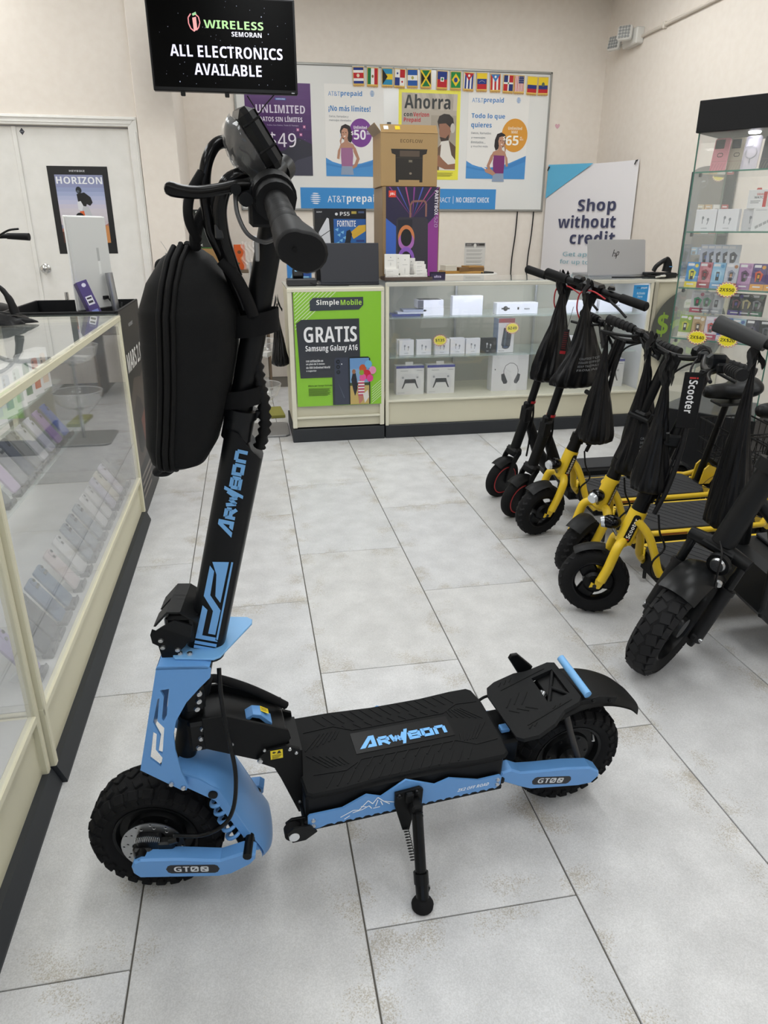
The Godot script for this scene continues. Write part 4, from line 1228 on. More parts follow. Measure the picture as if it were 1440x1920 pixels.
	# shelf unit behind the blue scooter's stem, with cartons and hanging packs
	var su := thing("shelf_unit", "dark wooden shelf unit in the recess beside the cream cabinet", "shelf", T(-0.12, 0, -6.62))
	for y in [0.55, 1.035]: part("shelf_board", mb().box(Vector3(0, y - 0.012, 0), Vector3(0.58, 0.024, 0.4), 0.002), mat("6b5a47", 0.55), su)
	for x in [-0.28, 0.28]: part("upright", mb().box(Vector3(x, 0.51, 0), Vector3(0.02, 1.0, 0.4), 0.002), mat("6b5a47", 0.55), su)
	var xb := carton(0.163, 0.3, 0.15, "1d2420")
	xb.pe(26, 20, 9, 9, "d8dcd8", 14).pt("XBOX", 40, 26, 12, "c8ccc8", 52).pr(8, 50, 60, 130, "14201a")
	for k in 8: xb.pr(14 + (k % 2) * 26, 60 + 14 * (k / 2), 20, 8, "2c4034")
	xb.pt("X", 32, 284, 18, "e6e8e6", 24).pr(0, 294, 163, 6, "4a8a3a")
	single("console_carton", xb, pm, "dark green XBOX console carton on the shelf unit", "box", T(-0.315, 1.2065, -6.55))
	single("brown_carton", carton(0.24, 0.168, 0.2, "a98552", 0.002), pm, "plain brown carton under the dark green console carton", "box", T(-0.33, 1.0355, -6.53))
	var op := carton(0.09, 0.2, 0.03, "d85f24")
	op.pe(40, 60, 16, 14, "7a4a28").pe(60, 110, 12, 14, "e8965a").pe(30, 150, 10, 8, "5a6a34")
	single("orange_pack", op, pm, "small orange blister pack standing on the shelf unit", "pack", T(-0.04, 1.0355, -6.5, 10))
	var ps2 := carton(0.07, 0.27, 0.03, "e2e2e4")
	single("white_pack", ps2, pm, "slim plain white pack standing on the shelf unit", "pack", T(0.11, 1.0355, -6.5))
	var cb := mb().grid(func(u: float, v: float) -> Vector3:
		return Vector3(-0.02 + 0.11 * u + 0.01 * sin(v * 13.0), 1.04 + 0.22 * v, -6.42 + 0.012 * sin(u * 21.0 + v * 17.0)), 16, 20)
	single("plastic_pouch", cb, glass("f2ece6", 0.35), "crumpled clear plastic pouch in front of the orange pack", "pouch")
	bowl_stand(T(0.03, 0, -5.05), "clear three-bowl display stand on a grey foot beside the cream cabinet", true)
	single("yellow_board", mb().box(Vector3(0, 0.012, 0), Vector3(0.11, 0.024, 0.3), 0.003), mat("8d8a3c", 0.6), "flat olive-yellow board lying on the tiles beside the cream cabinet", "board", T(0.16, 0.0, -5.56, 4))
	plastic_bag(T(0.185, 0.9, -4.86), "black plastic bag hanging against the cream cabinet's side", 0.11, 0.4, 0.2, 3)

func bowl_stand(at: Transform3D, label: String, near: bool) -> void:
	var t := thing("bowl_stand", label, "display stand", at)
	part("foot", mb().prism([-0.2, -0.16, -0.17, -0.19, 0.17, -0.19, 0.2, -0.16, 0.2, 0.16, 0.17, 0.19, -0.17, 0.19, -0.2, 0.16], 0, 0.014, 0.003).on(Transform3D()), mat("8c8c8b", 0.4, 0.3), t)
	t.get_child(0).rotation.x = -PI / 2
	part("pole", mb().cyl(Vector3(0, 0.014, 0), Vector3(0, 1.15 if near else 0.98, 0), 0.012, 0.012, 14), mat("c9cbcd", 0.15, 1.0), t)
	for e in [[0.22, 0.16], [0.52, 0.17], [0.8, 0.14]]:
		if not near and e[0] > 0.7: continue
		var y: float = e[0]
		var r: float = e[1]
		var m := mb(T(0, y, 0))
		m.lathe([Vector2(0.02, 0), Vector2(r * 0.6, 0.015), Vector2(r * 0.88, 0.05), Vector2(r, 0.11), Vector2(r * 1.01, 0.115)], 32)
		var b := part("bowl", m, glass("eef0f0", 0.16), t)
		part("rim", mb(T(0, y + 0.115, 0)).lathe([Vector2(r * 1.0, 0), Vector2(r * 1.02, 0.002), Vector2(r * 1.02, 0.006), Vector2(r * 0.995, 0.006)], 32), glass("f6f6f6", 0.5), b)
		part("collar", mb().cyl(Vector3(0, y - 0.012, 0), Vector3(0, y + 0.004, 0), 0.024), mat("c2c4c6", 0.25, 1.0), b)
	# goods lying in the bowls
	var w := at.origin
	var g := [[-0.06, 0.545, 0.03, 0.12, 0.03, "e8e6e1", 20.0, "white"], [0.05, 0.545, 0.05, 0.1, 0.028, "dcdad6", -30.0, "pale grey"], [0.02, 0.575, 0.02, 0.13, 0.022, "efeeea", 70.0, "bright white"]] if near else [[0.02, 0.25, 0.02, 0.12, 0.02, "b8483a", 30.0, "red"], [-0.05, 0.545, 0.03, 0.11, 0.03, "e4e2de", 10.0, "white"], [0.05, 0.55, -0.02, 0.1, 0.03, "d8d6d2", 60.0, "grey"]]
	for e in g: single("small_box", mb().box(Vector3(0, e[4] * 0.5, 0), Vector3(e[3], e[4], 0.07), 0.002), mat(e[5], 0.5), "%s accessory box lying in a clear bowl of the stand %s" % [e[7], "beside the cream cabinet" if near else "behind the phone showcase"], "box", Transform3D(Basis(Vector3.UP, deg_to_rad(e[6])), w + Vector3(e[0], e[1], e[2])))

# knotted carrier bag: gathered neck at the top, pleated body below; origin at the neck
func plastic_bag(at: Transform3D, label: String, wid: float, hei: float, dep: float, sd: int, knot := 0.25, print_text := false) -> Node3D:
	var t := thing("plastic_bag", label, "bag", at, "black plastic bags")
	var f := func(u: float, v: float) -> Vector3:
		var th := u * TAU
		var open := smoothstep(0.0, 0.85, (v - knot * 0.4) / (1.0 - knot * 0.4))
		var belly := 0.07 + 0.93 * clampf((v - knot * 0.25) / (0.9 - knot * 0.25), 0.0, 1.0) * (0.75 + 0.25 * open)
		if v > 0.95: belly *= sqrt(maxf(0.0, 1.0 - pow((v - 0.95) / 0.05, 2.0))) * 0.35 + 0.65
		var pleat := 1.0 + (0.10 - 0.05 * v) * sin(th * 9.0 + sd + 2.0 * sin(v * 6.0 + sd)) + 0.05 * sin(th * 17.0 + v * 9.0 + sd * 2.0)
		var lump := 0.05 * sin(v * 11.0 + th * 2.0 + sd)
		return Vector3(cos(th) * wid * 0.5 * belly * (pleat + lump) + 0.03 * wid * sin(v * 5.0 + sd), -v * hei, -sin(th) * dep * 0.5 * belly * (pleat + lump))
	part("sack", mb().grid(f, 72, 30, false, true), mat("101011", 0.32), t)
	var low := mb().grid(func(u: float, v: float) -> Vector3:
		var p: Vector3 = f.call(u, 1.0)
		return Vector3(p.x * (1.0 - v), -hei - 0.004 * v, p.z * (1.0 - v)), 72, 2, false, true)
	part("sack_bottom", low, mat("101011", 0.32), t)
	for s in [-1.0, 1.0]:
		var fl := mb().grid(func(u: float, v: float) -> Vector3:
			return Vector3(s * (0.006 + 0.02 * v + 0.012 * u * sin(sd + v * 4.0)), 0.05 - 0.09 * v + 0.012 * sin(u * 7.0), 0.03 * (u - 0.5) + 0.008 * sin(v * 9.0)), 6, 6)
		part("handle", fl, mat("141415", 0.35), t)
	if print_text:
		var m := ink_mb(0.001)
		for k in 4:
			m.pt(["CAUTION TO AVOID", "DANGER OF SUFFOCATION", "KEEP THIS BAG AWAY", "FROM BABIES"][k], -wid * 260, hei * 690 + 16 * k, 9, "7f8386", wid * 640 - 10 * k, 1)
		for i in m.V.size():
			var p := m.V[i]
			m.V[i] = (f.call(0.75 + p.x / (wid * 2.6), clampf(-p.y / hei, 0.0, 1.0)) as Vector3) * Vector3(1.02, 1, 1.02) + Vector3(0, 0, 0.001)
		part("warning_print", m, print_mat(0.4), t)
	return t

# ---------------------------------------------------------------- phone showcase on the left
func showcase_unit(z0: float, z1: float, xo: float, label: String) -> Node3D:
	var L := z1 - z0
	var zc := (z0 + z1) * 0.5
	var t := thing("phone_showcase", label, "showcase", T(-0.577 + xo, 0, zc))
	var fr := mat("d3ceb4", 0.4)
	part("plinth", mb().box(Vector3(-0.255, 0.135, 0), Vector3(0.5, 0.17, L - 0.004), 0.002), mat("cdc8ae", 0.45), t)
	part("kick_plate", mb().prism([0.03, 0.0, 0.03, 0.008, 0.012, 0.055, -0.48, 0.055, -0.48, 0.0], -L * 0.5, L * 0.5, 0.0), mat("24272b", 0.55), t)
	part("deck", mb().box(Vector3(-0.255, 0.218, 0), Vector3(0.49, 0.008, L - 0.03)), mat("b6b7b6", 0.45), t)
	part("base_rail", mb().box(Vector3(0, 0.222, 0), Vector3(0.02, 0.022, L), 0.003), fr, t)
	for s in [-1.0, 1.0]:
		for x in [0.0, -0.5]: part("post", mb().box(Vector3(x, 0.52, s * (L * 0.5 - 0.012)), Vector3(0.022, 0.94, 0.022), 0.003), fr, t)
		part("end_rail", mb().box(Vector3(-0.25, 0.978, s * (L * 0.5 - 0.012)), Vector3(0.5, 0.024, 0.02), 0.003), fr, t)
	for x in [0.0, -0.5]: part("top_rail", mb().box(Vector3(x, 0.978, 0), Vector3(0.024, 0.024, L), 0.003), fr, t)
	part("glass_top", mb().box(Vector3(-0.25, 0.993, 0), Vector3(0.52, 0.006, L - 0.002)), glass("dfece8", 0.07), t)
	part("front_pane", mb().box(Vector3(0.003, 0.6, 0), Vector3(0.005, 0.74, L - 0.04)), glass("eef4f3", 0.04), t)
	part("end_pane", mb().box(Vector3(-0.25, 0.6, -L * 0.5 + 0.012), Vector3(0.48, 0.74, 0.005)), glass("eef4f3", 0.04), t)
	part("shelf", mb().box(Vector3(-0.34, 0.526, 0), Vector3(0.31, 0.007, L - 0.04)), glass("cfe4de", 0.2), t)
	part("shelf", mb().box(Vector3(-0.385, 0.716, 0), Vector3(0.22, 0.007, L - 0.04)), glass("cfe4de", 0.2), t)
	for z in [-L * 0.33, L * 0.33]:
		for y in [0.526, 0.716]: part("shelf_bracket", mb().box(Vector3(-0.4, y - 0.012, z), Vector3(0.18, 0.016, 0.01), 0.002), mat("b4b6b8", 0.35, 0.9), t)
	part("light_strip", mb().box(Vector3(-0.022, 0.962, 0), Vector3(0.016, 0.008, L - 0.1)), glow("dfe6ff", 4.0), t)
	return t

func demo_phone(hex: String, lens: int, at: Transform3D, label: String) -> void:
	var t := thing("demo_phone", label, "phone", at, "demo phones in the glass showcase")
	# leaning back with its back to the aisle; width along z
	var B := Transform3D(Basis(Vector3(0, 0, 1), deg_to_rad(33)), Vector3(0, 0.012, 0))
	var b := mb(B * Transform3D(Basis(Vector3(0, 1, 0), PI / 2), Vector3.ZERO))
	var o := []
	for e in [[0.036, 0.0, 0], [0.036, 0.15, 1], [-0.036, 0.15, 2], [-0.036, 0.0, 3]]:
		for k in 4:
			var a: float = -PI / 2 + e[2] * PI / 2 + k * PI / 6
			var c := Vector2(e[0] - signf(e[0]) * 0.009, e[1] + (0.009 if e[1] < 0.01 else -0.009))
			o.append(c + Vector2(cos(a), sin(a)) * 0.009)
	b.prism(o, -0.004, 0.004, 0.0012)
	hex = Color.html(hex).darkened(0.26).to_html(false)
	part("body", b, mat(hex, 0.35), t)
	var cam := mb(B * Transform3D(Basis(Vector3(0, 1, 0), PI / 2), Vector3.ZERO))
	if lens > 1: cam.prism([0.004, 0.112, 0.032, 0.112, 0.032, 0.146, 0.004, 0.146], 0.004, 0.0055, 0.001)
	else: cam.prism([0.01, 0.12, 0.03, 0.12, 0.03, 0.146, 0.01, 0.146], 0.004, 0.005, 0.001)
	part("camera_plate", cam, mat(hex, 0.25), t)
	var pos := [[0.026, 0.138], [0.011, 0.12], [0.026, 0.12]] if lens > 2 else [[0.025, 0.138], [0.012, 0.121]]
	for p in pos: part("lens", mb(B * Transform3D(Basis(Vector3(0, 1, 0), PI / 2), Vector3.ZERO)).cyl(Vector3(p[0], p[1], 0.005), Vector3(p[0], p[1], 0.0075), 0.0058, 0.0058, 12), mat("23262b", 0.12), t)
	part("stand", mb().box(Vector3(0.006, 0.006, 0), Vector3(0.03, 0.012, 0.075), 0.002).box(Vector3(0.02, 0.014, 0), Vector3(0.006, 0.022, 0.05), 0.002), mat("3c3d3f", 0.45), t)
	part("back_rest", mb().prism([0.0, 0.0, -0.06, 0.0, -0.065, 0.006, -0.035, 0.035, -0.028, 0.03], -0.02, 0.02), glass("e6eaea", 0.25), t)

func left_showcase() -> void:
	showcase_unit(-3.43, -1.592, 0.0, "cream-framed glass showcase of leaning demo phones beside the blue scooter")
	showcase_unit(-1.588, 0.25, -0.012, "cream-framed glass showcase holding a dark carton, butting the phone showcase")
	lamp_area(Transform3D(Basis(Vector3(0, 0, 1), deg_to_rad(-20)) * Basis(Vector3(1, 0, 0), -PI / 2), Vector3(-0.605, 0.955, -2.51)), Vector2(0.016, 1.74), 0.03, Color(0.92, 0.94, 1.0))
	var cols := [["6a6a68", 1, "charcoal"], ["d9d3ea", 2, "lavender"], ["dcd6c2", 2, "cream"], ["cfcbe6", 2, "pale violet"], ["e6e6e8", 2, "pearl white"], ["eeeef0", 2, "bright white"], ["9aa5b4", 3, "steel blue"], ["8f9bab", 3, "slate blue"], ["93a0b3", 3, "dusty blue"], ["ececef", 2, "chalk white"], ["e3d3d6", 2, "rose pink"], ["5d7da2", 3, "denim blue"], ["54739a", 3, "ocean blue"], ["4b4f58", 1, "dark slate"], ["3d4250", 1, "near-black"], ["b7a8dc", 2, "bright violet"]]
	var zs := [-3.32, -3.22, -3.113, -3.029, -2.918, -2.816, -2.705, -2.601, -2.506, -2.392, -2.278, -2.156, -2.061, -1.965, -1.881, -1.76]
	for k in cols.size():
		demo_phone(cols[k][0], cols[k][1], T(-0.625, 0.2225, zs[k]), "%s demo phone leaning in the showcase's bottom row" % cols[k][2])
	var c2 := [["3d62c8", 1, "royal blue"], ["b08ccf", 2, "orchid purple"], ["dcdcee", 2, "ice white"], ["e6e6ea", 2, "white"], ["8c8d8c", 3, "ash grey"], ["35405a", 1, "navy"], ["9b9ca0", 3, "silver grey"], ["d9c2e4", 1, "pink-lilac"], ["6c706e", 1, "stone grey"], ["74777a", 1, "smoke grey"]]
	var z2 := [-3.11, -2.99, -2.87, -2.76, -2.66, -2.57, -2.48, -2.39, -2.27, -2.15]
	for k in c2.size():
		demo_phone(c2[k][0], c2[k][1], T(-0.79, 0.53, z2[k]), "%s demo phone leaning on the showcase's glass shelf" % c2[k][2])
	# white phone cartons on the top shelf
	var cc := [["e8c9b0", "peach"], ["d0592e", "orange"], ["3f7a52", "green"], ["b9c9bf", "pale green"], ["9aa7b8", "grey-blue"], ["d9d4ea", "lilac"], ["6d6f72", "graphite"], ["c08ab0", "mauve"], ["c9cdd2", "silver"]]
	var first := true
	for k in cc.size():
		var c := carton(0.09, 0.165, 0.05, "e9e9ea")
		c.pp([22, 24, 30, 18, 62, 18, 70, 26, 70, 140, 22, 140], cc[k][0]).pe(34, 34, 6, 6, "2a2b2e", 10).pe(34, 50, 6, 6, "2a2b2e", 10)
		single("phone_carton", c, print_mat(0.35), "upright white phone carton with %s phone print in the glass showcase" % cc[k][1], "box", T(-0.86, 0.7205, -3.2 + 0.125 * k, 78))
	for k in 5:
		var c := carton(0.08, 0.15 - 0.02 * (k % 2), 0.045, "dcdcdd")
		c.pr(20, 30, 40, 80, ["c7c9cc", "bfb4aa", "a9b4c4", "c8b0c0", "b8c8b8"][k])
		single("phone_carton", c, print_mat(0.35), "narrow white carton with %s print, in the showcase's back row" % ["grey", "tan", "blue", "pink", "mint"][k], "box", T(-0.98, 0.7205, -3.1 + 0.22 * k, 84))
	var dk := carton(0.34, 0.38, 0.2, "4c4e50", 0.003)
	dk.pl([30, 20, 20, 120, 34, 360], 5, "8d9092").pt("GAME CONSOLE", 70, 200, 20, "7a7d80", 160)
	single("dark_carton", dk, print_mat(0.4), "dark grey carton standing in the nearer glass showcase", "box", T(-0.80, 0.2225, -1.36, 88))

# ---------------------------------------------------------------- things behind and beyond the phone showcase
func left_things() -> void:
	var bx := thing("display_bin", "tall black MARS 2.0 printed open-topped bin at the showcase's end", "display bin", T(-0.83, 0, -3.77))
	var bm := mat("17181a", 0.5)
	for e in [[Vector3(0.247, 0.503, 0), Vector3(0.012, 1.006, 0.64)], [Vector3(-0.247, 0.503, 0), Vector3(0.012, 1.006, 0.64)], [Vector3(0, 0.503, 0.314), Vector3(0.482, 1.006, 0.012)], [Vector3(0, 0.503, -0.314), Vector3(0.482, 1.006, 0.012)]]: part("side_panel", mb().box(e[0], e[1], 0.002), bm, bx)
	part("inner_tray", mb().box(Vector3(0, 0.9, 0), Vector3(0.48, 0.012, 0.61)), bm, bx)
	var m := ink_mb(0.001, Transform3D(Basis(Vector3(0, 0, -1), Vector3(0, 1, 0), Vector3(1, 0, 0)), Vector3(0.2532, 1.0, 0.32)))
	m.pr(0, 0, 640, 996, "1b1a1a")
	m.pt("HEYBIKE", 250, 92, 16, "a9a9a9", 130)
	m.pp([30, 420, 200, 330, 420, 360, 610, 300, 610, 720, 30, 760], "4a403c").pp([80, 480, 220, 420, 330, 460, 420, 560, 300, 700, 120, 690], "2f2a28").pp([260, 560, 460, 520, 520, 640, 330, 700], "6a3c30").pe(200, 620, 90, 90, "211f1f").pe(460, 640, 80, 80, "211f1f")
	m.pt("MARS 2.0", 70, 290, 90, "dcdad6", 470, 1)
	for k in 4: m.pr(60, 800 + 34 * k, 420 - 40 * k, 14, "77706a")
	part("side_print", m, print_mat(0.45), bx)
	# white all-in-one seen from behind
	var dir := Vector3(0.125, 0, -0.22).normalized()
	var mo := thing("desktop_monitor", "white flat-backed desktop monitor standing in the black bin", "monitor", Transform3D(Basis(dir, Vector3.UP, dir.cross(Vector3.UP)), Vector3(-0.728, 0.985, -3.81)))
	part("back_panel", mb().box(Vector3(0, 0.21, 0), Vector3(0.26, 0.42, 0.018), 0.005), mat("c9cac8", 0.45), mo)
	part("edge_frame", mb().box(Vector3(0, 0.21, -0.012), Vector3(0.264, 0.424, 0.01), 0.003), mat("ebebe9", 0.4), mo)
	part("vent_slot", mb().box(Vector3(0.045, 0.25, 0.0088), Vector3(0.016, 0.06, 0.001)), mat("a9aaa8", 0.5), mo)
	part("vent_slot", mb().box(Vector3(0.045, 0.19, 0.0088), Vector3(0.016, 0.06, 0.001)), mat("d9dad8", 0.4), mo)
	part("plug", mb().box(Vector3(0.05, 0.05, 0.016), Vector3(0.03, 0.016, 0.016), 0.002).tube(curve(v3([0.06, 0.05, 0.018, 0.08, 0.02, 0.03, 0.12, 0.0, 0.04, 0.14, -0.05, 0.03])), 0.004, 6), mat("17181a", 0.5), mo)
	var st := thing("metal_post", "short thick silver metal post standing in the black bin", "post", T(-0.645, 0.906, -3.85, 0, 0, 4))
	part("tube", mb().cyl(Vector3.ZERO, Vector3(0, 0.245, 0), 0.018, 0.018, 20), mat("a9aaac", 0.35, 0.9), st)
	part("cord", mb().tube(curve(v3([0.02, 0.05, 0.0, 0.035, 0.1, 0.01, 0.03, 0.06, 0.03, 0.045, 0.0, 0.03])), 0.004, 6), mat("17181a", 0.5), st)
	var pb := carton(0.05, 0.17, 0.085, "4a3c78")
	pb.pe(28, 20, 10, 9, "d8d6e8", 12).pr(10, 70, 30, 40, "e2e1ea").pr(14, 76, 22, 8, "2c2a3a").pr(14, 92, 22, 10, "2c2a3a").pr(10, 134, 30, 16, "7a86c8")
	single("purple_carton", pb, print_mat(0.4), "slim purple carton leaning against the white monitor", "box", T(-0.695, 0.965, -3.62, 20, -8, 17))
	bowl_stand(T(-1.13, 0, -4.985), "clear bowl display stand on a grey foot behind the phone showcase", false)
	# carrier bag lying on the showcase top, its loop standing up
	var bg := thing("plastic_bag", "black carrier bag with an upright loop handle lying on the showcase top", "bag", T(-0.98, 0.9985, -3.1), "black plastic bags")
	part("sack", mb().grid(func(u: float, v: float) -> Vector3:
		var th := u * TAU
		var ph := v * PI * 0.5
		var k := 1.0 + 0.08 * sin(th * 7.0) + 0.06 * sin(th * 13.0 + v * 8.0)
		return Vector3(-0.09 + 0.22 * cos(ph) * cos(th) * k, 0.002 + 0.07 * sin(ph) * (1.0 - 0.35 * cos(th)) * k, -0.1 * cos(ph) * sin(th) * k), 48, 12, false, true), mat("1c1c1d", 0.35), bg)
	var hr := []
	var hc := curve(v3([-0.24, 0.08, 0.0, -0.2, 0.155, 0.0, -0.12, 0.19, 0.0, -0.03, 0.185, 0.0, 0.03, 0.15, 0.005, 0.065, 0.1, 0.01, 0.08, 0.04, 0.01]))
	for i in hc.size(): hr.append(0.0065 + 0.012 * smoothstep(0.6, 1.0, float(i) / hc.size()) + 0.001 * sin(i * 1.7))
	part("handle", mb().tube(hc, hr, 10), mat("171718", 0.35), bg)
	electric_bike()

func electric_bike() -> void:
	var t := thing("electric_bike", "black electric bike behind the phone showcase, one grip reaching into view", "bike", T(-1.5, 0, -3.95, 0))
	var blk := mat("0f1011", 0.45)
	for e in [["front_wheel", 0.0], ["rear_wheel", -1.02]]:
		var f := Transform3D(Basis(Vector3(0, 0, 1), PI / 2), Vector3(0, 0.255, e[1]))
		var w := part(e[0], mb(f).lathe([Vector2(0.2, -0.03), Vector2(0.225, -0.042), Vector2(0.248, -0.03), Vector2(0.255, 0), Vector2(0.248, 0.03), Vector2(0.225, 0.042), Vector2(0.2, 0.03)], 44), mat("131314", 0.8), t)
		part("rim", mb(f).lathe([Vector2(0.202, -0.028), Vector2(0.192, -0.02), Vector2(0.192, 0.02), Vector2(0.202, 0.028)], 44).lathe([Vector2(0, -0.04), Vector2(0.05, -0.04), Vector2(0.05, 0.04), Vector2(0, 0.04)], 20), blk, w)
		for k in 10: part("spoke", mb().cyl(Vector3(0, 0.255, e[1]), Vector3(0, 0.255 + 0.194 * cos(TAU * k / 10.0), e[1] + 0.194 * sin(TAU * k / 10.0)), 0.0025, 0.0025, 5), mat("6a6b6c", 0.4, 0.8), w)
	for s in [-1.0, 1.0]:
		part("fork_leg", mb().tube([Vector3(s * 0.06, 0.255, 0), Vector3(s * 0.06, 0.56, -0.09)], 0.018, 12), blk, t)
		part("chain_stay", mb().tube([Vector3(s * 0.06, 0.255, -1.02), Vector3(s * 0.05, 0.4, -0.6)], 0.014, 10), blk, t)
		part("grip", mb().tube([Vector3(s * 0.3, 1.316, -0.27), Vector3(s * 0.41, 1.312, -0.255)], [0.015, 0.0185], 14), mat("171718", 0.6), t)
		part("brake_lever", mb().tube(curve(v3([s * 0.26, 1.312, -0.25, s * 0.3, 1.33, -0.21, s * 0.34, 1.345, -0.19, s * 0.385, 1.35, -0.18])), 0.005, 8), blk, t)
	part("fork_crown", mb().box(Vector3(0, 0.57, -0.095), Vector3(0.16, 0.05, 0.05), 0.01), blk, t)
	part("head_tube", mb().cyl(Vector3(0, 0.56, -0.09), Vector3(0, 0.82, -0.165), 0.03, 0.03, 20), blk, t)
	part("stem", mb().cyl(Vector3(0, 0.82, -0.165), Vector3(0, 1.25, -0.26), 0.018, 0.018, 16), blk, t)
	part("handlebar", mb().tube(curve(v3([-0.36, 1.315, -0.265, -0.2, 1.31, -0.26, -0.08, 1.255, -0.26, 0.08, 1.255, -0.26, 0.2, 1.31, -0.26, 0.36, 1.315, -0.265])), 0.012, 12), blk, t)
	part("main_tube", mb().tube([Vector3(0, 0.7, -0.13), Vector3(0, 0.42, -0.55), Vector3(0, 0.4, -0.65)], 0.04, 16), blk, t)
	part("seat_tube", mb().tube([Vector3(0, 0.36, -0.6), Vector3(0, 0.85, -0.76)], 0.02, 14), blk, t)
	part("saddle", mb().ball(Vector3(0, 0.9, -0.79), Vector3(0.1, 0.045, 0.16), 20, 10), mat("161617", 0.4), t)
	part("kickstand", mb().tube([Vector3(-0.05, 0.36, -0.7), Vector3(-0.16, 0.01, -0.62)], 0.009, 8), blk, t)

# ---------------------------------------------------------------- the blue and black scooter
# drawn in its own axes: x from the front wheel to the rear one, y up, z towards the side with the stand
const SC_BLUE := "6196cf"

func steer() -> Transform3D:
	var p := Vector3(0.021, 0, 0)
	return Transform3D(Basis(), p) * Transform3D(Basis(Vector3(0.2008, 0.9796, 0).normalized(), deg_to_rad(-13.0)), Vector3.ZERO) * Transform3D(Basis(), -p)

# angular wordmark in a box of 66 x 11 units, v down from its top
func wordmark(m: MB, c, w := 2.5) -> void:
	m.pp([0, 11, 8.6, 0.2, 12.6, 0.2, 12.6, 11, 9.6, 11, 9.6, 3.6, 4.0, 11], c)
	m.pp([5.6, 11, 7.4, 8.2, 9.8, 8.2, 9.8, 11], c)
	m.pl([15.2, 11, 15.2, 4.2, 21.6, 4.2, 21.6, 7.6, 16.5, 7.6], w, c)
	m.pl([18.5, 7.6, 22.2, 11], w, c)
	m.pl([24.4, 3.2, 26.2, 9.8, 29.0, 5.0, 31.0, 9.8, 34.6, 2.6], w, c)
	m.pp([35.6, 0, 38.2, 0, 33.6, 13.6, 31.2, 13.6], c)
	m.pl([38.4, 9.8, 38.4, 4.2, 45.4, 4.2, 45.4, 9.8, 37.2, 9.8], w, c)
	m.pl([38.4, 7.0, 45.4, 7.0], w * 0.6, c)
	m.pl([48.6, 2.95, 48.6, 9.8, 55.0, 9.8, 55.0, 4.2, 49.0, 4.2], w, c)
	m.pl([53.8, 9.8, 56.2, 9.8], w, c)
	m.pl([58.4, 11, 58.4, 4.2, 65.0, 4.2, 65.0, 11], w, c)

func bolt(o: Node3D, called: String, f: Transform3D, p: Vector3, n: Vector3, r: float, m2: Material) -> void:
	n = n.normalized()
	var m := mb(f)
	m.cyl(p, p + n * r * 0.7, r, r * 0.85, 10)
	m.cyl(p + n * r * 0.5, p + n * r * 0.9, r * 0.5, r * 0.5, 6)
	part(called, m, m2, o)

# tyre and its wheel turned about z
func knobby_tyre(c: Vector3, R: float, hw: float, base: Transform3D) -> MB:
	var m := mb(base * Transform3D(Basis(Vector3(1, 0, 0), PI / 2), c))
	var k := R / 0.14
	m.lathe([Vector2(0.086 * k, -hw * 0.72), Vector2(0.098 * k, -hw * 0.92), Vector2(0.114 * k, -hw), Vector2(0.126 * k, -hw * 0.96), Vector2(0.1335 * k, -hw * 0.7), Vector2(0.1365 * k, -hw * 0.3), Vector2(0.137 * k, 0), Vector2(0.1365 * k, hw * 0.3), Vector2(0.1335 * k, hw * 0.7), Vector2(0.126 * k, hw * 0.96), Vector2(0.114 * k, hw), Vector2(0.098 * k, hw * 0.92), Vector2(0.086 * k, hw * 0.72)], 56)
	var f := m.X
	var n := 26
	for i in n:
		for sd in [-1.0, 1.0]:
			var a: float = TAU * (i + (0.5 if sd > 0 else 0.0)) / n
			# shoulder lug wrapping the edge
			var o := f * Transform3D(Basis(Vector3(0, 1, 0), -a), Vector3.ZERO)
			m.X = o * Transform3D(Basis(Vector3(0, 0, 1), sd * 0.62), Vector3(0.1285 * k, sd * hw * 0.86, 0))
			m.box(Vector3.ZERO, Vector3(0.011, hw * 0.46, 0.0215 * k), 0.002)
			m.X = o * Transform3D(Basis(Vector3(0, 0, 1), sd * 1.35), Vector3(0.1165 * k, sd * hw * 0.985, 0.0))
			m.box(Vector3.ZERO, Vector3(0.006, 0.016, 0.0125 * k), 0.001)
			# slanted crown lug
			m.X = o * Transform3D(Basis(Vector3(1, 0, 0), sd * 0.55), Vector3(0.1372 * k, sd * hw * 0.33, 0.006))
			m.box(Vector3.ZERO, Vector3(0.009, hw * 0.5, 0.017 * k), 0.0015)
	return m

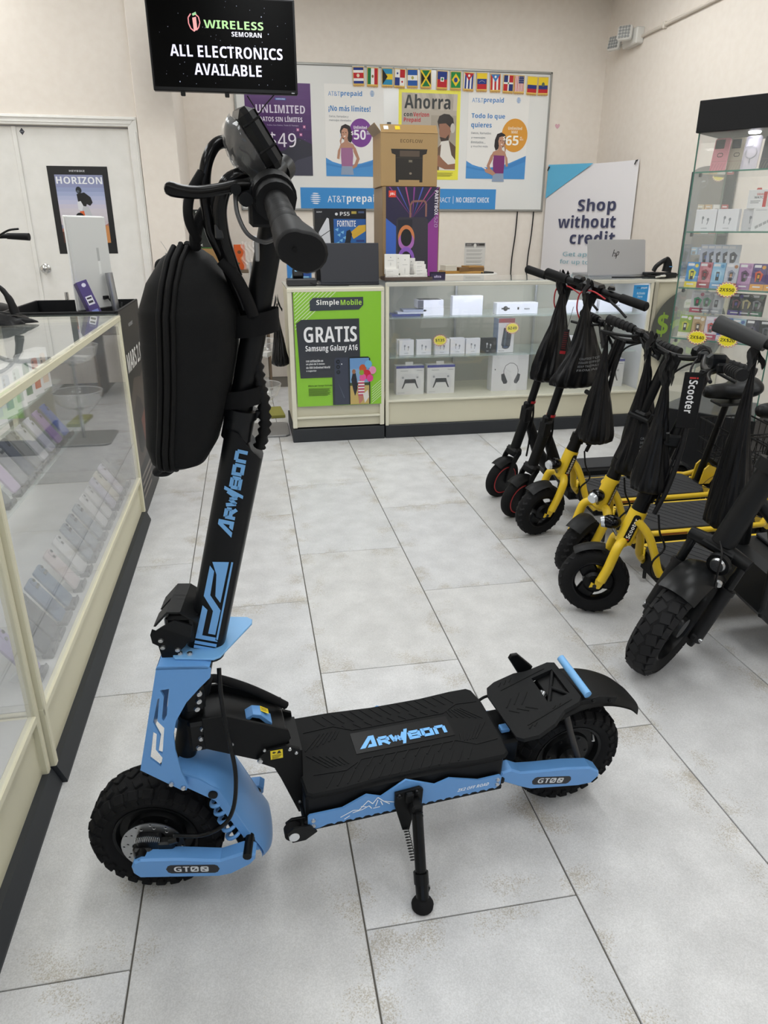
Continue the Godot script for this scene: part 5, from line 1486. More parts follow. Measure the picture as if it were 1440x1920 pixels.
func main_scooter() -> void:
	var root := thing("electric_scooter", "large black and light blue off-road scooter standing alone on the tiles", "scooter", T(-0.268, 0.004, -1.254, 5.652, 6.0))
	var S := steer()
	var blue := mat(SC_BLUE, 0.32)
	var black := mat("0d0e0f", 0.42)
	var satin := mat("08090a", 0.55)
	var rubber := mat("0f0f10", 0.8)
	var steel := mat("c9cbcd", 0.28, 1.0)
	var ink := print_mat(0.4)
	# ---- wheels
	for e in [["front_wheel", Vector3(0.003, 0.14, 0), S], ["rear_wheel", Vector3(0.968, 0.14, 0), Transform3D()]]:
		var c: Vector3 = e[1]
		var fr: Transform3D = e[2]
		var w := part(e[0], knobby_tyre(c, 0.14, 0.046, fr), rubber, root)
		var rim := mb(fr * Transform3D(Basis(Vector3(1, 0, 0), PI / 2), c))
		for sd in [-1.0, 1.0]:
			rim.lathe([Vector2(0.09, sd * 0.034), Vector2(0.089, sd * 0.038), Vector2(0.083, sd * 0.036), Vector2(0.078, sd * 0.022), Vector2(0.062, sd * 0.022), Vector2(0.058, sd * 0.03), Vector2(0.03, sd * 0.034), Vector2(0.028, sd * 0.042), Vector2(0, sd * 0.042)], 36)
		part("rim", rim, black, w)
		var ax := mb(fr).cyl(c + Vector3(0, 0, -0.1), c + Vector3(0, 0, 0.1), 0.007)
		part("axle", ax, steel, w)
		for k in 6:
			var a := TAU * k / 6.0
			bolt(w, "rim_bolt", fr, c + Vector3(cos(a) * 0.05, sin(a) * 0.05, 0.031), Vector3(0, 0, 1), 0.004, mat("3a3b3d", 0.35, 0.8))
	# brake disc with real holes
	var disc := CSGCylinder3D.new()
	disc.name = "brake_disc"
	disc.radius = 0.066
	disc.height = 0.0025
	disc.sides = 40
	disc.material = mat("a9abad", 0.35, 1.0)
	root.add_child(disc, true)
	disc.transform = S * Transform3D(Basis(Vector3(1, 0, 0), PI / 2), Vector3(0.003, 0.14, 0.056))
	for k in 30:
		var h := CSGCylinder3D.new()
		h.name = "hole"
		h.radius = 0.0032 if k < 24 else 0.011
		h.height = 0.01
		h.sides = 8 if k < 24 else 10
		h.operation = CSGShape3D.OPERATION_SUBTRACTION
		disc.add_child(h, true)
		var a := TAU * k / 12.0 + (0.13 if k >= 12 else 0.0) if k < 24 else TAU * k / 6.0
		var rr := (0.0605 if k < 12 else 0.052) if k < 24 else 0.033
		h.position = Vector3(cos(a) * rr, 0, sin(a) * rr)
	# caliper, its spring and hose
	var cal := mb(S)
	cal.box(Vector3(0.0, 0.166, 0.067), Vector3(0.05, 0.034, 0.024), 0.005).box(Vector3(-0.012, 0.148, 0.074), Vector3(0.04, 0.03, 0.022), 0.005)
	cal.cyl(Vector3(-0.012, 0.15, 0.07), Vector3(-0.012, 0.15, 0.096), 0.015, 0.012).cyl(Vector3(-0.012, 0.15, 0.09), Vector3(-0.012, 0.15, 0.102), 0.006)
	cal.box(Vector3(0.035, 0.164, 0.07), Vector3(0.036, 0.02, 0.02), 0.004).cyl(Vector3(0.045, 0.18, 0.08), Vector3(0.062, 0.186, 0.08), 0.007).box(Vector3(0.032, 0.147, 0.07), Vector3(0.05, 0.012, 0.014), 0.003)
	part("brake_caliper", cal, mat("0b0b0c", 0.3, 0.3), root)
	var sp := []
	for i in 121:
		var a := TAU * i / 10.0
		var u := i / 120.0
		sp.append(Vector3(-0.022 + 0.048 * u, 0.187 + 0.004 * sin(u * PI) + 0.005 * sin(a), 0.082 + 0.005 * cos(a)))
	part("return_spring", mb(S).tube(sp, 0.0007, 4), steel, root)
	var hose := curve(v3([0.17, 0.585, 0.045, 0.172, 0.56, 0.06, 0.178, 0.51, 0.082, 0.187, 0.44, 0.09, 0.193, 0.366, 0.095, 0.184, 0.288, 0.098, 0.160, 0.239, 0.097, 0.114, 0.208, 0.092, 0.056, 0.2, 0.083]))
	part("brake_hose", mb(S).tube(hose, 0.0042, 8), mat("0c0d0e", 0.35), root)
	# ---- swing arms with printed model badge
	var arm_f := [-0.031, 0.136, -0.025, 0.15, -0.010, 0.158, 0.066, 0.157, 0.148, 0.149, 0.192, 0.166, 0.210, 0.168, 0.220, 0.160, 0.219, 0.147, 0.208, 0.132, 0.169, 0.107, 0.142, 0.101, -0.017, 0.105, -0.029, 0.118]
	var arm_r := [0.744, 0.196, 0.752, 0.211, 0.776, 0.214, 0.800, 0.199, 0.842, 0.191, 0.924, 0.179, 0.985, 0.165, 1.012, 0.145, 1.016, 0.13, 0.996, 0.109, 0.960, 0.110, 0.833, 0.135, 0.803, 0.151, 0.760, 0.178]
	for sd in [1.0, -1.0]:
		part("front_swing_arm", mb(S).prism(arm_f, sd * 0.07, sd * 0.105, 0.004), blue, root)
		part("rear_swing_arm", mb().prism(arm_r, sd * 0.07, sd * 0.105, 0.004), blue, root)
	for e in [[S * Transform3D(Basis(), Vector3(0.092, 0.128, 0.1052)), -0.03, "front"], [Transform3D(Basis(Vector3(0, 0, 1), -0.115), Vector3(0.885, 0.151, 0.1052)), -0.12, "rear"]]:
		var b := ink_mb(0.001, e[0] * Transform3D(Basis(Vector3(0, 0, 1), e[1]), Vector3.ZERO))
		b.pp([-54, 0, -50, -9, -44, -12, 44, -12, 50, -9, 54, 0, 50, 9, 44, 12, -44, 12, -50, 9], "1b1c1e")
		b.pt("GT", -38, 7.5, 15, "cfd2d4", 31, 1)
		for k in 2:
			var u := -3.0 + 20.0 * k
			b.pl([u, -6, u, 6, u + 13, 6, u + 13, -6, u, -6], 3.4, "cfd2d4")
			if k == 0: b.pl([u + 1, 5, u + 12, -5], 3.0, "cfd2d4")
			else: b.pl([u + 1, -5, u + 12, 5], 3.0, "cfd2d4")
			if k == 1: b.pl([u, 0, u + 13, 0], 2.4, "cfd2d4")
		part("model_badge", b, ink, root)
	part("front_arm_pivot", mb(S).cyl(Vector3(0.203, 0.158, -0.068), Vector3(0.203, 0.158, 0.068), 0.012).cyl(Vector3(0.205, 0.166, 0.06), Vector3(0.205, 0.166, 0.112), 0.009), black, root)
	# ---- front fender, springs
	var pf := [Vector3(0.070, 0.352, 0), Vector3(0.110, 0.333, 0), Vector3(0.150, 0.304, 0), Vector3(0.182, 0.236, 0), Vector3(0.212, 0.166, 0), Vector3(0.230, 0.116, 0), Vector3(0.231, 0.086, 0)]
	var pc := curve(pf, 3)
	var fend := mb(S)
	var fshape := func(u: float, v: float) -> Vector3:
		var i: float = v * (pc.size() - 1)
		var a: Vector3 = pc[int(i)]
		var b: Vector3 = pc[mini(int(i) + 1, pc.size() - 1)]
		var p := a.lerp(b, i - int(i))
		var w := u * 2.0 - 1.0
		var tail := clampf((v - 0.62) / 0.38, 0.0, 1.0)
		var round_end := 0.03 * tail * w * w
		return Vector3(p.x + 0.012 * smoothstep(0.3, 1.0, v) * (1.0 - w * w), p.y - 0.006 * pow(absf(w), 6.0) + round_end, -w * 0.064)
	fend.grid(fshape, 16, 24)
	var ins := func(u: float, v: float) -> Vector3:
		return fshape.call(u, v) + Vector3(-0.004, -0.004, 0)
	fend.grid(ins, 16, 24, true)
	var side := [0.066, 0.350, 0.112, 0.331, 0.151, 0.300, 0.182, 0.232, 0.212, 0.163, 0.222, 0.128, 0.211, 0.128, 0.171, 0.212, 0.142, 0.272, 0.088, 0.310, 0.066, 0.320]
	fend.prism(side, 0.0605, 0.0645).prism(side, -0.0605, -0.0645)
	part("front_fender", fend, blue, root)
	for p in [[0.086, 0.322], [0.064, 0.333]]: bolt(root, "fender_bolt", S, Vector3(p[0], p[1], 0.077), Vector3(0, 0, 1), 0.005, steel)
	part("fender_cap", mb(S).cyl(Vector3(0.139, 0.29, 0.064), Vector3(0.139, 0.29, 0.068), 0.0095), black, root)
	for sd in [1.0, -1.0]:
		var coil := []
		for i in 91:
			var u := i / 90.0
			var a := TAU * u * 5.0
			var c := Vector3(0.143, 0.262, 0.045 * sd).lerp(Vector3(0.176, 0.152, 0.05 * sd), u)
			coil.append(c + Vector3(0.955, 0.287, 0) * 0.0175 * cos(a) + Vector3(0, 0, 0.0175 * sin(a)))
		part("coil_spring", mb(S).tube(coil, 0.0045, 6), blue, root)
		part("damper_rod", mb(S).cyl(Vector3(0.14, 0.275, 0.045 * sd), Vector3(0.185, 0.135, 0.05 * sd), 0.0075), black, root)
	# ---- neck bracket: two side plates with slots, front plate, top plates
	var outline := PackedVector2Array()
	for p in [[0.065, 0.611], [0.155, 0.611], [0.161, 0.604], [0.159, 0.587], [0.139, 0.565], [0.111, 0.531], [0.088, 0.488], [0.080, 0.456], [0.079, 0.415], [0.085, 0.364], [0.095, 0.325], [0.091, 0.314], [0.082, 0.314], [0.008, 0.369]]: outline.append(Vector2(p[0], p[1]))
	var cuts := [[0.066, 0.560, 0.083, 0.563, 0.072, 0.501, 0.065, 0.489, 0.0625, 0.494, 0.0715, 0.545], [0.0595, 0.540, 0.063, 0.542, 0.0535, 0.489, 0.0645, 0.472, 0.0545, 0.409, 0.047, 0.413, 0.0555, 0.453, 0.0455, 0.486], [0.043, 0.463, 0.049, 0.458, 0.043, 0.420, 0.0535, 0.399, 0.048, 0.377, 0.030, 0.398]]
	for sd in [1.0, -1.0]:
		var pm := mb(S)
		# cut along a broken line through the slots so that each piece is a plain polygon
		var spine := PackedVector2Array([Vector2(0.079, 0.65), Vector2(0.0745, 0.56), Vector2(0.0675, 0.492), Vector2(0.0615, 0.535), Vector2(0.0495, 0.487), Vector2(0.06, 0.471), Vector2(0.0505, 0.412), Vector2(0.0455, 0.459), Vector2(0.0385, 0.42), Vector2(0.0475, 0.398), Vector2(0.038, 0.386), Vector2(0.02, 0.3)])
		for half in 2:
			var hp := PackedVector2Array(spine)
			if half == 0: hp.append_array(PackedVector2Array([Vector2(0.4, 0.3), Vector2(0.4, 0.65)]))
			else: hp.append_array(PackedVector2Array([Vector2(-0.3, 0.3), Vector2(-0.3, 0.65)]))
			for piece in Geometry2D.intersect_polygons(outline, hp):
				var list := [piece]
				for c in cuts:
					var cp := PackedVector2Array()
					for i in c.size() / 2: cp.append(Vector2(c[2 * i], c[2 * i + 1]))
					var nl := []
					for q in list: nl.append_array(Geometry2D.clip_polygons(q, cp))
					list = nl
				for q in list:
					if not Geometry2D.is_polygon_clockwise(q): pm.prism(q, sd * 0.0705, sd * 0.0755)
		part("neck_side_plate", pm, blue, root)
	var fp := mb(S)
	fp.q(Vector3(0.065, 0.611, -0.071), Vector3(0.065, 0.611, 0.071), Vector3(0.008, 0.369, 0.071), Vector3(0.008, 0.369, -0.071), Vector3(-0.97, 0.23, 0))
	fp.prism([0.066, 0.611, 0.063, 0.606, 0.155, 0.606, 0.16, 0.611, 0.15, 0.6135, 0.068, 0.6135], -0.0755, 0.0755)
	part("neck_top_plate", fp, blue, root)
	var tp := mb(S * Transform3D(Basis(Vector3(1, 0, 0), -PI / 2), Vector3(0, 0.614, 0)))
	tp.prism([0.09, -0.05, 0.095, -0.058, 0.165, -0.062, 0.176, -0.055, 0.222, 0.052, 0.221, 0.066, 0.21, 0.075, 0.115, 0.08, 0.1, 0.07], 0, 0.0045, 0.001)
	part("mount_plate", tp, mat("72a7d6", 0.3), root)
	for p in [[0.102, 0.045], [0.12, 0.047]]: bolt(root, "plate_bolt", S, Vector3(p[0], 0.6185, p[1]), Vector3(0, 1, 0), 0.0055, steel)
	# ---- steering neck and its clamp
	part("steering_neck", mb(S).cyl(Vector3(0.070, 0.315, 0), Vector3(0.135, 0.605, 0), 0.0235, 0.0235, 20).cyl(Vector3(0.097, 0.435, 0), Vector3(0.099, 0.446, 0), 0.027, 0.027, 20).cyl(Vector3(0.112, 0.50, 0), Vector3(0.119, 0.53, 0), 0.028, 0.028, 20), black, root)
	var cl := mb()
	cl.box(Vector3(0.108, 0.507, 0), Vector3(0.04, 0.055, 0.078), 0.006).box(Vector3(0.108, 0.412, 0), Vector3(0.038, 0.075, 0.078), 0.006)
	part("neck_clamp", cl, black, root)
	for p in [[0.118, 0.525], [0.116, 0.507], [0.111, 0.489], [0.117, 0.436], [0.112, 0.412], [0.106, 0.389]]: bolt(root, "clamp_bolt", Transform3D(), Vector3(p[0], p[1], 0.039), Vector3(0.3, 0, 1), 0.006, steel)
	# ---- frame arm from neck to deck, hinge plates, folding hook
	for sd in [1.0, -1.0]:
		part("frame_plate", mb().prism([0.118, 0.470, 0.16, 0.468, 0.283, 0.402, 0.288, 0.378, 0.24, 0.33, 0.216, 0.336, 0.118, 0.392], sd * 0.044, sd * 0.05, 0.001), satin, root)
		part("hinge_plate", mb().prism([0.216, 0.345, 0.236, 0.364, 0.275, 0.368, 0.304, 0.352, 0.309, 0.282, 0.306, 0.168, 0.297, 0.168, 0.262, 0.28, 0.250, 0.312, 0.218, 0.336], sd * 0.0505, sd * 0.058, 0.001), satin, root)
	var chan := mb()
	chan.prism([0.12, 0.452, 0.16, 0.450, 0.28, 0.385, 0.285, 0.36, 0.24, 0.34, 0.21, 0.35, 0.12, 0.405], -0.044, 0.044)
	chan.prism([0.255, 0.35, 0.31, 0.34, 0.31, 0.18, 0.27, 0.27], -0.05, 0.05)
	part("frame_core", chan, black, root)
	var lt := mb().tube(curve(v3([0.13, 0.505, -0.02, 0.155, 0.50, -0.025, 0.205, 0.47, -0.025, 0.25, 0.435, -0.025, 0.29, 0.395, -0.03])), 0.009, 8)
	part("cable_sleeve", lt, rubber, root)
	for p in [[0.222, 0.342, 0.006], [0.283, 0.358, 0.004], [0.17, 0.40, 0.0035], [0.232, 0.368, 0.0035], [0.3, 0.2, 0.004], [0.296, 0.345, 0.004]]: bolt(root, "hinge_bolt", Transform3D(), Vector3(p[0], p[1], 0.058), Vector3(0, 0, 1), p[2], steel)
	var st := ink_mb(0.001, Transform3D(Basis(), Vector3(0.2435, 0.3625, 0.0585)))
	st.pr(0, 0, 25, 24, "e8cf2a").pp([3, 6, 8, 2, 8, 4.5, 11, 4.5, 11, 7.5, 8, 7.5, 8, 10], "1c1a10").pp([13, 10, 16, 3, 19, 2, 22, 10], "1c1a10").pt("WARNING", 3, 15.5, 3, "1c1a10", 19)
	for k in 3: st.pr(3, 17 + 2.2 * k, 18 - 3 * k, 1, "5c5420")
	part("warning_sticker", st, ink, root)
	var hook := mb()
	var hp2 := [Vector2(0.196, 0.414), Vector2(0.203, 0.428), Vector2(0.217, 0.436), Vector2(0.233, 0.431), Vector2(0.254, 0.404), Vector2(0.252, 0.376), Vector2(0.268, 0.352), Vector2(0.267, 0.338), Vector2(0.25, 0.338), Vector2(0.243, 0.372), Vector2(0.246, 0.398), Vector2(0.229, 0.421), Vector2(0.215, 0.427), Vector2(0.206, 0.419), Vector2(0.204, 0.410)]
	hook.prism(hp2, -0.004, 0.024, 0.001)
	part("folding_hook", hook, blue, root)
	var hs := ink_mb(0.001, Transform3D(Basis(Vector3(1, 0, 0), Vector3(0, 0.72, 0.69).normalized(), Vector3(0, -0.69, 0.72).normalized()), Vector3(0.222, 0.437, 0.002)))
	hs.X = Transform3D(Basis(Vector3(0.79, -0.61, 0), Vector3(0, 0, -1), Vector3(0.61, 0.79, 0)), Vector3(0.2335, 0.4315, 0.0))
	hs.pr(0, -2, 20, 15, "e8cf2a").pr(2, 1, 14, 2, "5c5420").pr(2, 5, 16, 1.4, "5c5420").pr(2, 8, 12, 1.4, "5c5420")
	part("hook_sticker", hs, ink, root)
	part("rear_latch", mb().cyl(Vector3(0.245, 0.235, -0.085), Vector3(0.245, 0.235, -0.05), 0.014).box(Vector3(0.232, 0.243, -0.068), Vector3(0.03, 0.02, 0.03), 0.004), blue, root)
	# ---- deck
	var body := mb()
	body.box(Vector3(0.5285, 0.218, 0), Vector3(0.447, 0.086, 0.212), 0.006).box(Vector3(0.5285, 0.19, 0), Vector3(0.46, 0.016, 0.224), 0.004)
	part("deck_body", body, satin, root)
	var D := Transform3D(Basis(Vector3(1, 0, 0), -PI / 2), Vector3(0, 0.262, 0))
	var pad := mb(D)
	pad.prism([0.318, -0.113, 0.306, -0.105, 0.302, -0.06, 0.302, 0.06, 0.306, 0.107, 0.318, 0.116, 0.40, 0.115, 0.50, 0.108, 0.62, 0.108, 0.70, 0.114, 0.745, 0.114, 0.756, 0.105, 0.765, 0.06, 0.765, -0.06, 0.76, -0.104, 0.748, -0.113, 0.68, -0.113, 0.6, -0.105, 0.47, -0.105, 0.38, -0.113], 0, 0.0125, 0.004)
	part("deck_mat", pad, mat("0c0d0e", 0.75), root)
	var ribs := mb(Transform3D(D.basis, Vector3(0, 0.2745, 0)))
	var rib := func(a: float, b: float, c: float, d: float) -> void:
		var p := Vector2(a, b)
		var e := Vector2(c, d)
		var nn := (e - p).orthogonal().normalized() * 0.0013
		ribs.prism([p.x + nn.x, p.y + nn.y, e.x + nn.x, e.y + nn.y, e.x - nn.x, e.y - nn.y, p.x - nn.x, p.y - nn.y], -0.001, 0.0014)
	for k in 15:
		var x := 0.36 + 0.0225 * k
		rib.call(x, 0.102, x + 0.022, 0.07)
		rib.call(x - 0.01, -0.102, x + 0.012, -0.07)
	for k in 9:
		var x := 0.42 + 0.027 * k
		rib.call(x, -0.066, x + 0.02, -0.042)
		rib.call(x, 0.062, x + 0.016, 0.046)
	for sd in [1.0, -1.0]:
		rib.call(0.33, 0.062 * sd, 0.40, 0.066 * sd)
		rib.call(0.40, 0.066 * sd, 0.44, 0.044 * sd)
		rib.call(0.44, 0.044 * sd, 0.66, 0.044 * sd)
		rib.call(0.66, 0.044 * sd, 0.70, 0.066 * sd)
		rib.call(0.70, 0.066 * sd, 0.752, 0.062 * sd)
		for k in 6:
			rib.call(0.325 + 0.014 * k, 0.006 * sd + 0.004 * k * sd, 0.365 + 0.009 * k, 0.05 * sd)
			rib.call(0.745 - 0.014 * k, 0.006 * sd + 0.004 * k * sd, 0.705 - 0.007 * k, 0.05 * sd)
	part("tread_ribs", ribs, mat("0e0f10", 0.7), root)
	var lg := mb(Transform3D(D.basis, Vector3(0, 0.2745, 0)))
	lg.prism([0.432, -0.029, 0.662, -0.029, 0.662, 0.033, 0.432, 0.033], 0, 0.0012)
	part("logo_panel", lg, mat("080809", 0.35), root)
	var lw := ink_mb(0.0031, Transform3D(D.basis, Vector3(0.443, 0.2759, -0.0165)))
	wordmark(lw, "6fb0ea", 2.6)
	part("deck_wordmark", lw, ink, root)
	# side skirts with mountain outline and scalloped lower edge
	var sk := [0.311, 0.221, 0.380, 0.221, 0.432, 0.246, 0.464, 0.231, 0.518, 0.266, 0.585, 0.233, 0.618, 0.243, 0.688, 0.218, 0.740, 0.219, 0.745, 0.213, 0.744, 0.19]
	for k in 19:
		var x := 0.732 - 0.0205 * k
		sk.append_array([x, 0.1795, x - 0.006, 0.184, x - 0.0145, 0.184])
	sk.append_array([0.331, 0.178, 0.312, 0.178, 0.307, 0.183, 0.307, 0.216])
	for sd in [1.0, -1.0]: part("side_skirt", mb().prism(sk, sd * 0.112, sd * 0.1165, 0.0), blue, root)
	part("lower_rail", mb().box(Vector3(0.53, 0.178, 0.108), Vector3(0.44, 0.012, 0.014), 0.002), satin, root)
	for p in [[0.318, 0.205], [0.318, 0.189], [0.736, 0.208], [0.736, 0.194]]: bolt(root, "skirt_bolt", Transform3D(), Vector3(p[0], p[1], 0.1165), Vector3(0, 0, 1), 0.005, steel)
	var sp2 := ink_mb(0.001, Transform3D(Basis(), Vector3(0, 0, 0.1167)))
	var mt := [[376, -196, 404, -209], [404, -209, 416, -206], [416, -206, 436, -229], [436, -229, 446, -217], [446, -217, 457, -233], [457, -233, 470, -218], [470, -218, 484, -206], [470, -218, 500, -206], [402, -203, 424, -207], [424, -207, 438, -214], [438, -214, 444, -204], [420, -217, 432, -213], [457, -226, 452, -208], [463, -222, 468, -208], [447, -204, 462, -205], [384, -190, 396, -197]]
	for a in mt: sp2.pl(a, 2.2, "eef3f6")
	part("mountain_print", sp2, ink, root)
	var sp3 := ink_mb(0.001, Transform3D(Basis(), Vector3(0, 0, 0.1167)))
	sp3.pt("2X2 OFF ROAD", 640, -196, 9, "eef3f6", 74, 1, 0.25)
	part("skirt_lettering", sp3, ink, root)
	# transport roller in front of the deck
	var rl := mb().prism([0.262, 0.19, 0.275, 0.2, 0.31, 0.198, 0.325, 0.176, 0.3, 0.158, 0.272, 0.158], 0.094, 0.1, 0.001).prism([0.262, 0.19, 0.275, 0.2, 0.31, 0.198, 0.325, 0.176, 0.3, 0.158, 0.272, 0.158], 0.118, 0.124, 0.001)
	part("roller_bracket", rl, black, root)
	part("roller", mb().cyl(Vector3(0.276, 0.176, 0.1), Vector3(0.276, 0.176, 0.118), 0.019, 0.019, 18), rubber, root)
	part("roller_hub", mb().cyl(Vector3(0.276, 0.176, 0.118), Vector3(0.276, 0.176, 0.126), 0.011, 0.011, 16), mat("d8dadb", 0.35), root)
	# side stand
	var ks := mb().prism([0.493, 0.24, 0.548, 0.244, 0.556, 0.236, 0.555, 0.19, 0.538, 0.172, 0.530, 0.118, 0.514, 0.122, 0.494, 0.2], 0.1175, 0.125, 0.001)
	ks.box(Vector3(0.536, 0.2, 0.138), Vector3(0.024, 0.04, 0.03), 0.004).cyl(Vector3(0.536, 0.196, 0.125), Vector3(0.536, 0.196, 0.158), 0.011).box(Vector3(0.523, 0.228, 0.13), Vector3(0.018, 0.026, 0.012), 0.003)
	part("stand_bracket", ks, satin, root)
	for p in [[0.502, 0.232], [0.541, 0.235]]: bolt(root, "stand_bolt", Transform3D(), Vector3(p[0], p[1], 0.125), Vector3(0, 0, 1), 0.006, mat("2c2d2e", 0.3, 0.8))
	var foot := Vector3(0.5255, 0.038, 0.242)
	var leg := mb().tube([Vector3(0.536, 0.2, 0.148), Vector3(0.533, 0.14, 0.18), Vector3(0.5295, 0.085, 0.212)], 0.0125, 12)
	leg.tube([Vector3(0.5297, 0.09, 0.209), Vector3(0.5285, 0.07, 0.221)], 0.0165, 12).tube([Vector3(0.529, 0.075, 0.218), Vector3(0.5265, 0.045, 0.238)], [0.0145, 0.014], 12)
	leg.prism([0.529, 0.085, 0.546, 0.06, 0.543, 0.045, 0.53, 0.045], 0.222, 0.23)
	part("side_stand", leg, mat("08090a", 0.22), root)
	var ft := mb(Transform3D(Basis(Vector3(1, 0, 0), deg_to_rad(-6)), foot)).lathe([Vector2(0, 0.012), Vector2(0.012, 0.012), Vector2(0.021, 0.002), Vector2(0.024, -0.004), Vector2(0.023, -0.012), Vector2(0, -0.012)], 18)
	part("stand_foot", ft, rubber, root)
	var ss := []
	for i in 109:
		var a := TAU * i / 9.0
		var c := Vector3(0.522, 0.126, 0.122).lerp(Vector3(0.5245, 0.07, 0.2), i / 108.0 * 0.72)
		ss.append(c + Vector3(0.006 * cos(a), 0.003 * sin(a), 0.005 * sin(a)))
	part("stand_spring", mb().tube(ss, 0.001, 4), mat("2a2b2c", 0.3, 0.9), root)
	# ---- rear end
	var rb := mb()
	rb.box(Vector3(0.785, 0.215, 0), Vector3(0.06, 0.07, 0.11), 0.006).box(Vector3(0.83, 0.255, 0), Vector3(0.06, 0.05, 0.06), 0.006).cyl(Vector3(0.772, 0.195, -0.1), Vector3(0.772, 0.195, 0.1), 0.014)
	rb.tube([Vector3(0.84, 0.25, 0.025), Vector3(0.9, 0.31, 0.025)], 0.012, 8)
	part("rear_link", rb, black, root)
	part("rear_cable", mb().tube(curve(v3([0.755, 0.262, -0.07, 0.785, 0.272, -0.075, 0.82, 0.266, -0.07, 0.85, 0.24, -0.06])), 0.0035, 6), rubber, root)
	part("rear_block", mb().box(Vector3(0.79, 0.257, 0.02), Vector3(0.022, 0.012, 0.02), 0.002), blue, root)
	# foot rest over the rear wheel, tilted, with an open window and cross struts
	var F := Transform3D(Basis(Vector3(0, 0, 1), deg_to_rad(19)) * Basis(Vector3(1, 0, 0), -PI / 2), Vector3(0.795, 0.284, 0))
	var fr2 := mb(F)
	var po := PackedVector2Array([Vector2(0.006, -0.098), Vector2(-0.006, -0.085), Vector2(-0.014, 0.06), Vector2(-0.006, 0.08), Vector2(0.016, 0.088), Vector2(0.07, 0.088), Vector2(0.1, 0.078), Vector2(0.155, 0.076), Vector2(0.17, 0.066), Vector2(0.172, -0.058), Vector2(0.16, -0.07), Vector2(0.12, -0.074), Vector2(0.085, -0.096), Vector2(0.04, -0.106)])
	var win := PackedVector2Array([Vector2(0.1, -0.036), Vector2(0.155, -0.036), Vector2(0.155, 0.05), Vector2(0.1, 0.05)])
	for hb2 in [PackedVector2Array([Vector2(-0.1, -0.2), Vector2(0.3, -0.2), Vector2(0.3, 0.006), Vector2(-0.1, 0.006)]), PackedVector2Array([Vector2(-0.1, 0.006), Vector2(0.3, 0.006), Vector2(0.3, 0.2), Vector2(-0.1, 0.2)])]:
		for piece in Geometry2D.intersect_polygons(po, hb2):
			for q in Geometry2D.clip_polygons(piece, win): fr2.prism(q, 0, 0.012, 0.0)
	fr2.tube([Vector3(0.1, -0.036, 0.006), Vector3(0.155, 0.05, 0.006)], 0.004, 6).tube([Vector3(0.155, -0.036, 0.006), Vector3(0.127, 0.006, 0.006)], 0.004, 6).box(Vector3(0.08, 0, -0.02), Vector3(0.13, 0.13, 0.004))
	part("foot_rest", fr2, mat("131415", 0.7), root)
	var fr3 := mb(F * Transform3D(Basis(), Vector3(0, 0, 0.0118)))
	for e in [[0.01, 0.0, 0.03, 0.02], [0.03, 0.0, 0.055, 0.026], [0.045, -0.01, 0.072, 0.018], [0.012, -0.01, 0.03, -0.028], [0.03, -0.014, 0.052, -0.034], [0.05, -0.02, 0.072, -0.04], [0.02, 0.055, 0.14, 0.062], [0.03, -0.07, 0.15, -0.055], [0.03, -0.08, 0.04, -0.073], [0.042, -0.08, 0.052, -0.073], [0.1, -0.058, 0.11, -0.052], [0.113, -0.058, 0.123, -0.052], [0.02, 0.068, 0.03, 0.078], [0.034, 0.068, 0.044, 0.078], [0.048, 0.068, 0.058, 0.078]]:
		var p := Vector2(e[0], e[1])
		var e2 := Vector2(e[2], e[3])
		var nn := (e2 - p).orthogonal().normalized() * 0.0013
		fr3.prism([p.x + nn.x, p.y + nn.y, e2.x + nn.x, e2.y + nn.y, e2.x - nn.x, e2.y - nn.y, p.x - nn.x, p.y - nn.y], -0.001, 0.0014)
	part("foot_rest_ribs", fr3, mat("0d0e0e", 0.7), root)
	part("shock_head", mb().cyl(Vector3(0.86, 0.285, 0.02), Vector3(0.9, 0.315, -0.01), 0.011).cyl(Vector3(0.895, 0.3, -0.02), Vector3(0.895, 0.3, 0.03), 0.006), mat("8e9092", 0.25, 0.9), root)
	# mudguard behind the foot rest
	var mg := mb()
	var mp := curve(v3([0.90, 0.322, 0, 0.95, 0.337, 0, 1.0, 0.336, 0, 1.05, 0.322, 0, 1.1, 0.296, 0, 1.142, 0.262, 0]), 3)
	var gshape := func(u: float, v: float) -> Vector3:
		var i: float = v * (mp.size() - 1)
		var a: Vector3 = mp[int(i)]
		var b: Vector3 = mp[mini(int(i) + 1, mp.size() - 1)]
		var p := a.lerp(b, i - int(i))
		var w := u * 2.0 - 1.0
		var hw := lerpf(0.075, 0.058, v)
		var cut := 0.018 * smoothstep(0.75, 1.0, v) * pow(absf(w), 3.0)
		return Vector3(p.x - cut, p.y - 0.014 * pow(absf(w), 5.0) + cut * 0.6, -w * hw)
	mg.grid(gshape, 14, 20)
	mg.grid(func(u: float, v: float) -> Vector3: return gshape.call(u, v) + Vector3(0, -0.004, 0), 14, 20, true)
	part("rear_mudguard", mg, satin, root)
	var ms := mb().prism([0.93, 0.336, 1.0, 0.345, 1.05, 0.332, 1.045, 0.318, 0.99, 0.325, 0.93, 0.318], 0.060, 0.064)
	part("mudguard_rail", ms, satin, root)
	for p in [[0.985, 0.336], [1.03, 0.327]]: bolt(root, "mudguard_bolt", Transform3D(), Vector3(p[0], p[1], 0.064), Vector3(0, 0, 1), 0.005, black)
	part("grab_bar", mb().cyl(Vector3(0.965, 0.365, -0.062), Vector3(0.972, 0.351, 0.058), 0.0095, 0.0095, 16), mat("72abdd", 0.35), root)
	for sd in [1.0, -1.0]: part("mudguard_stay", mb().tube([Vector3(0.922, 0.31, 0.058 * sd), Vector3(0.94, 0.25, 0.064 * sd), Vector3(0.972, 0.165, 0.066 * sd)], 0.008, 8), mat("2a2724", 0.6), root)
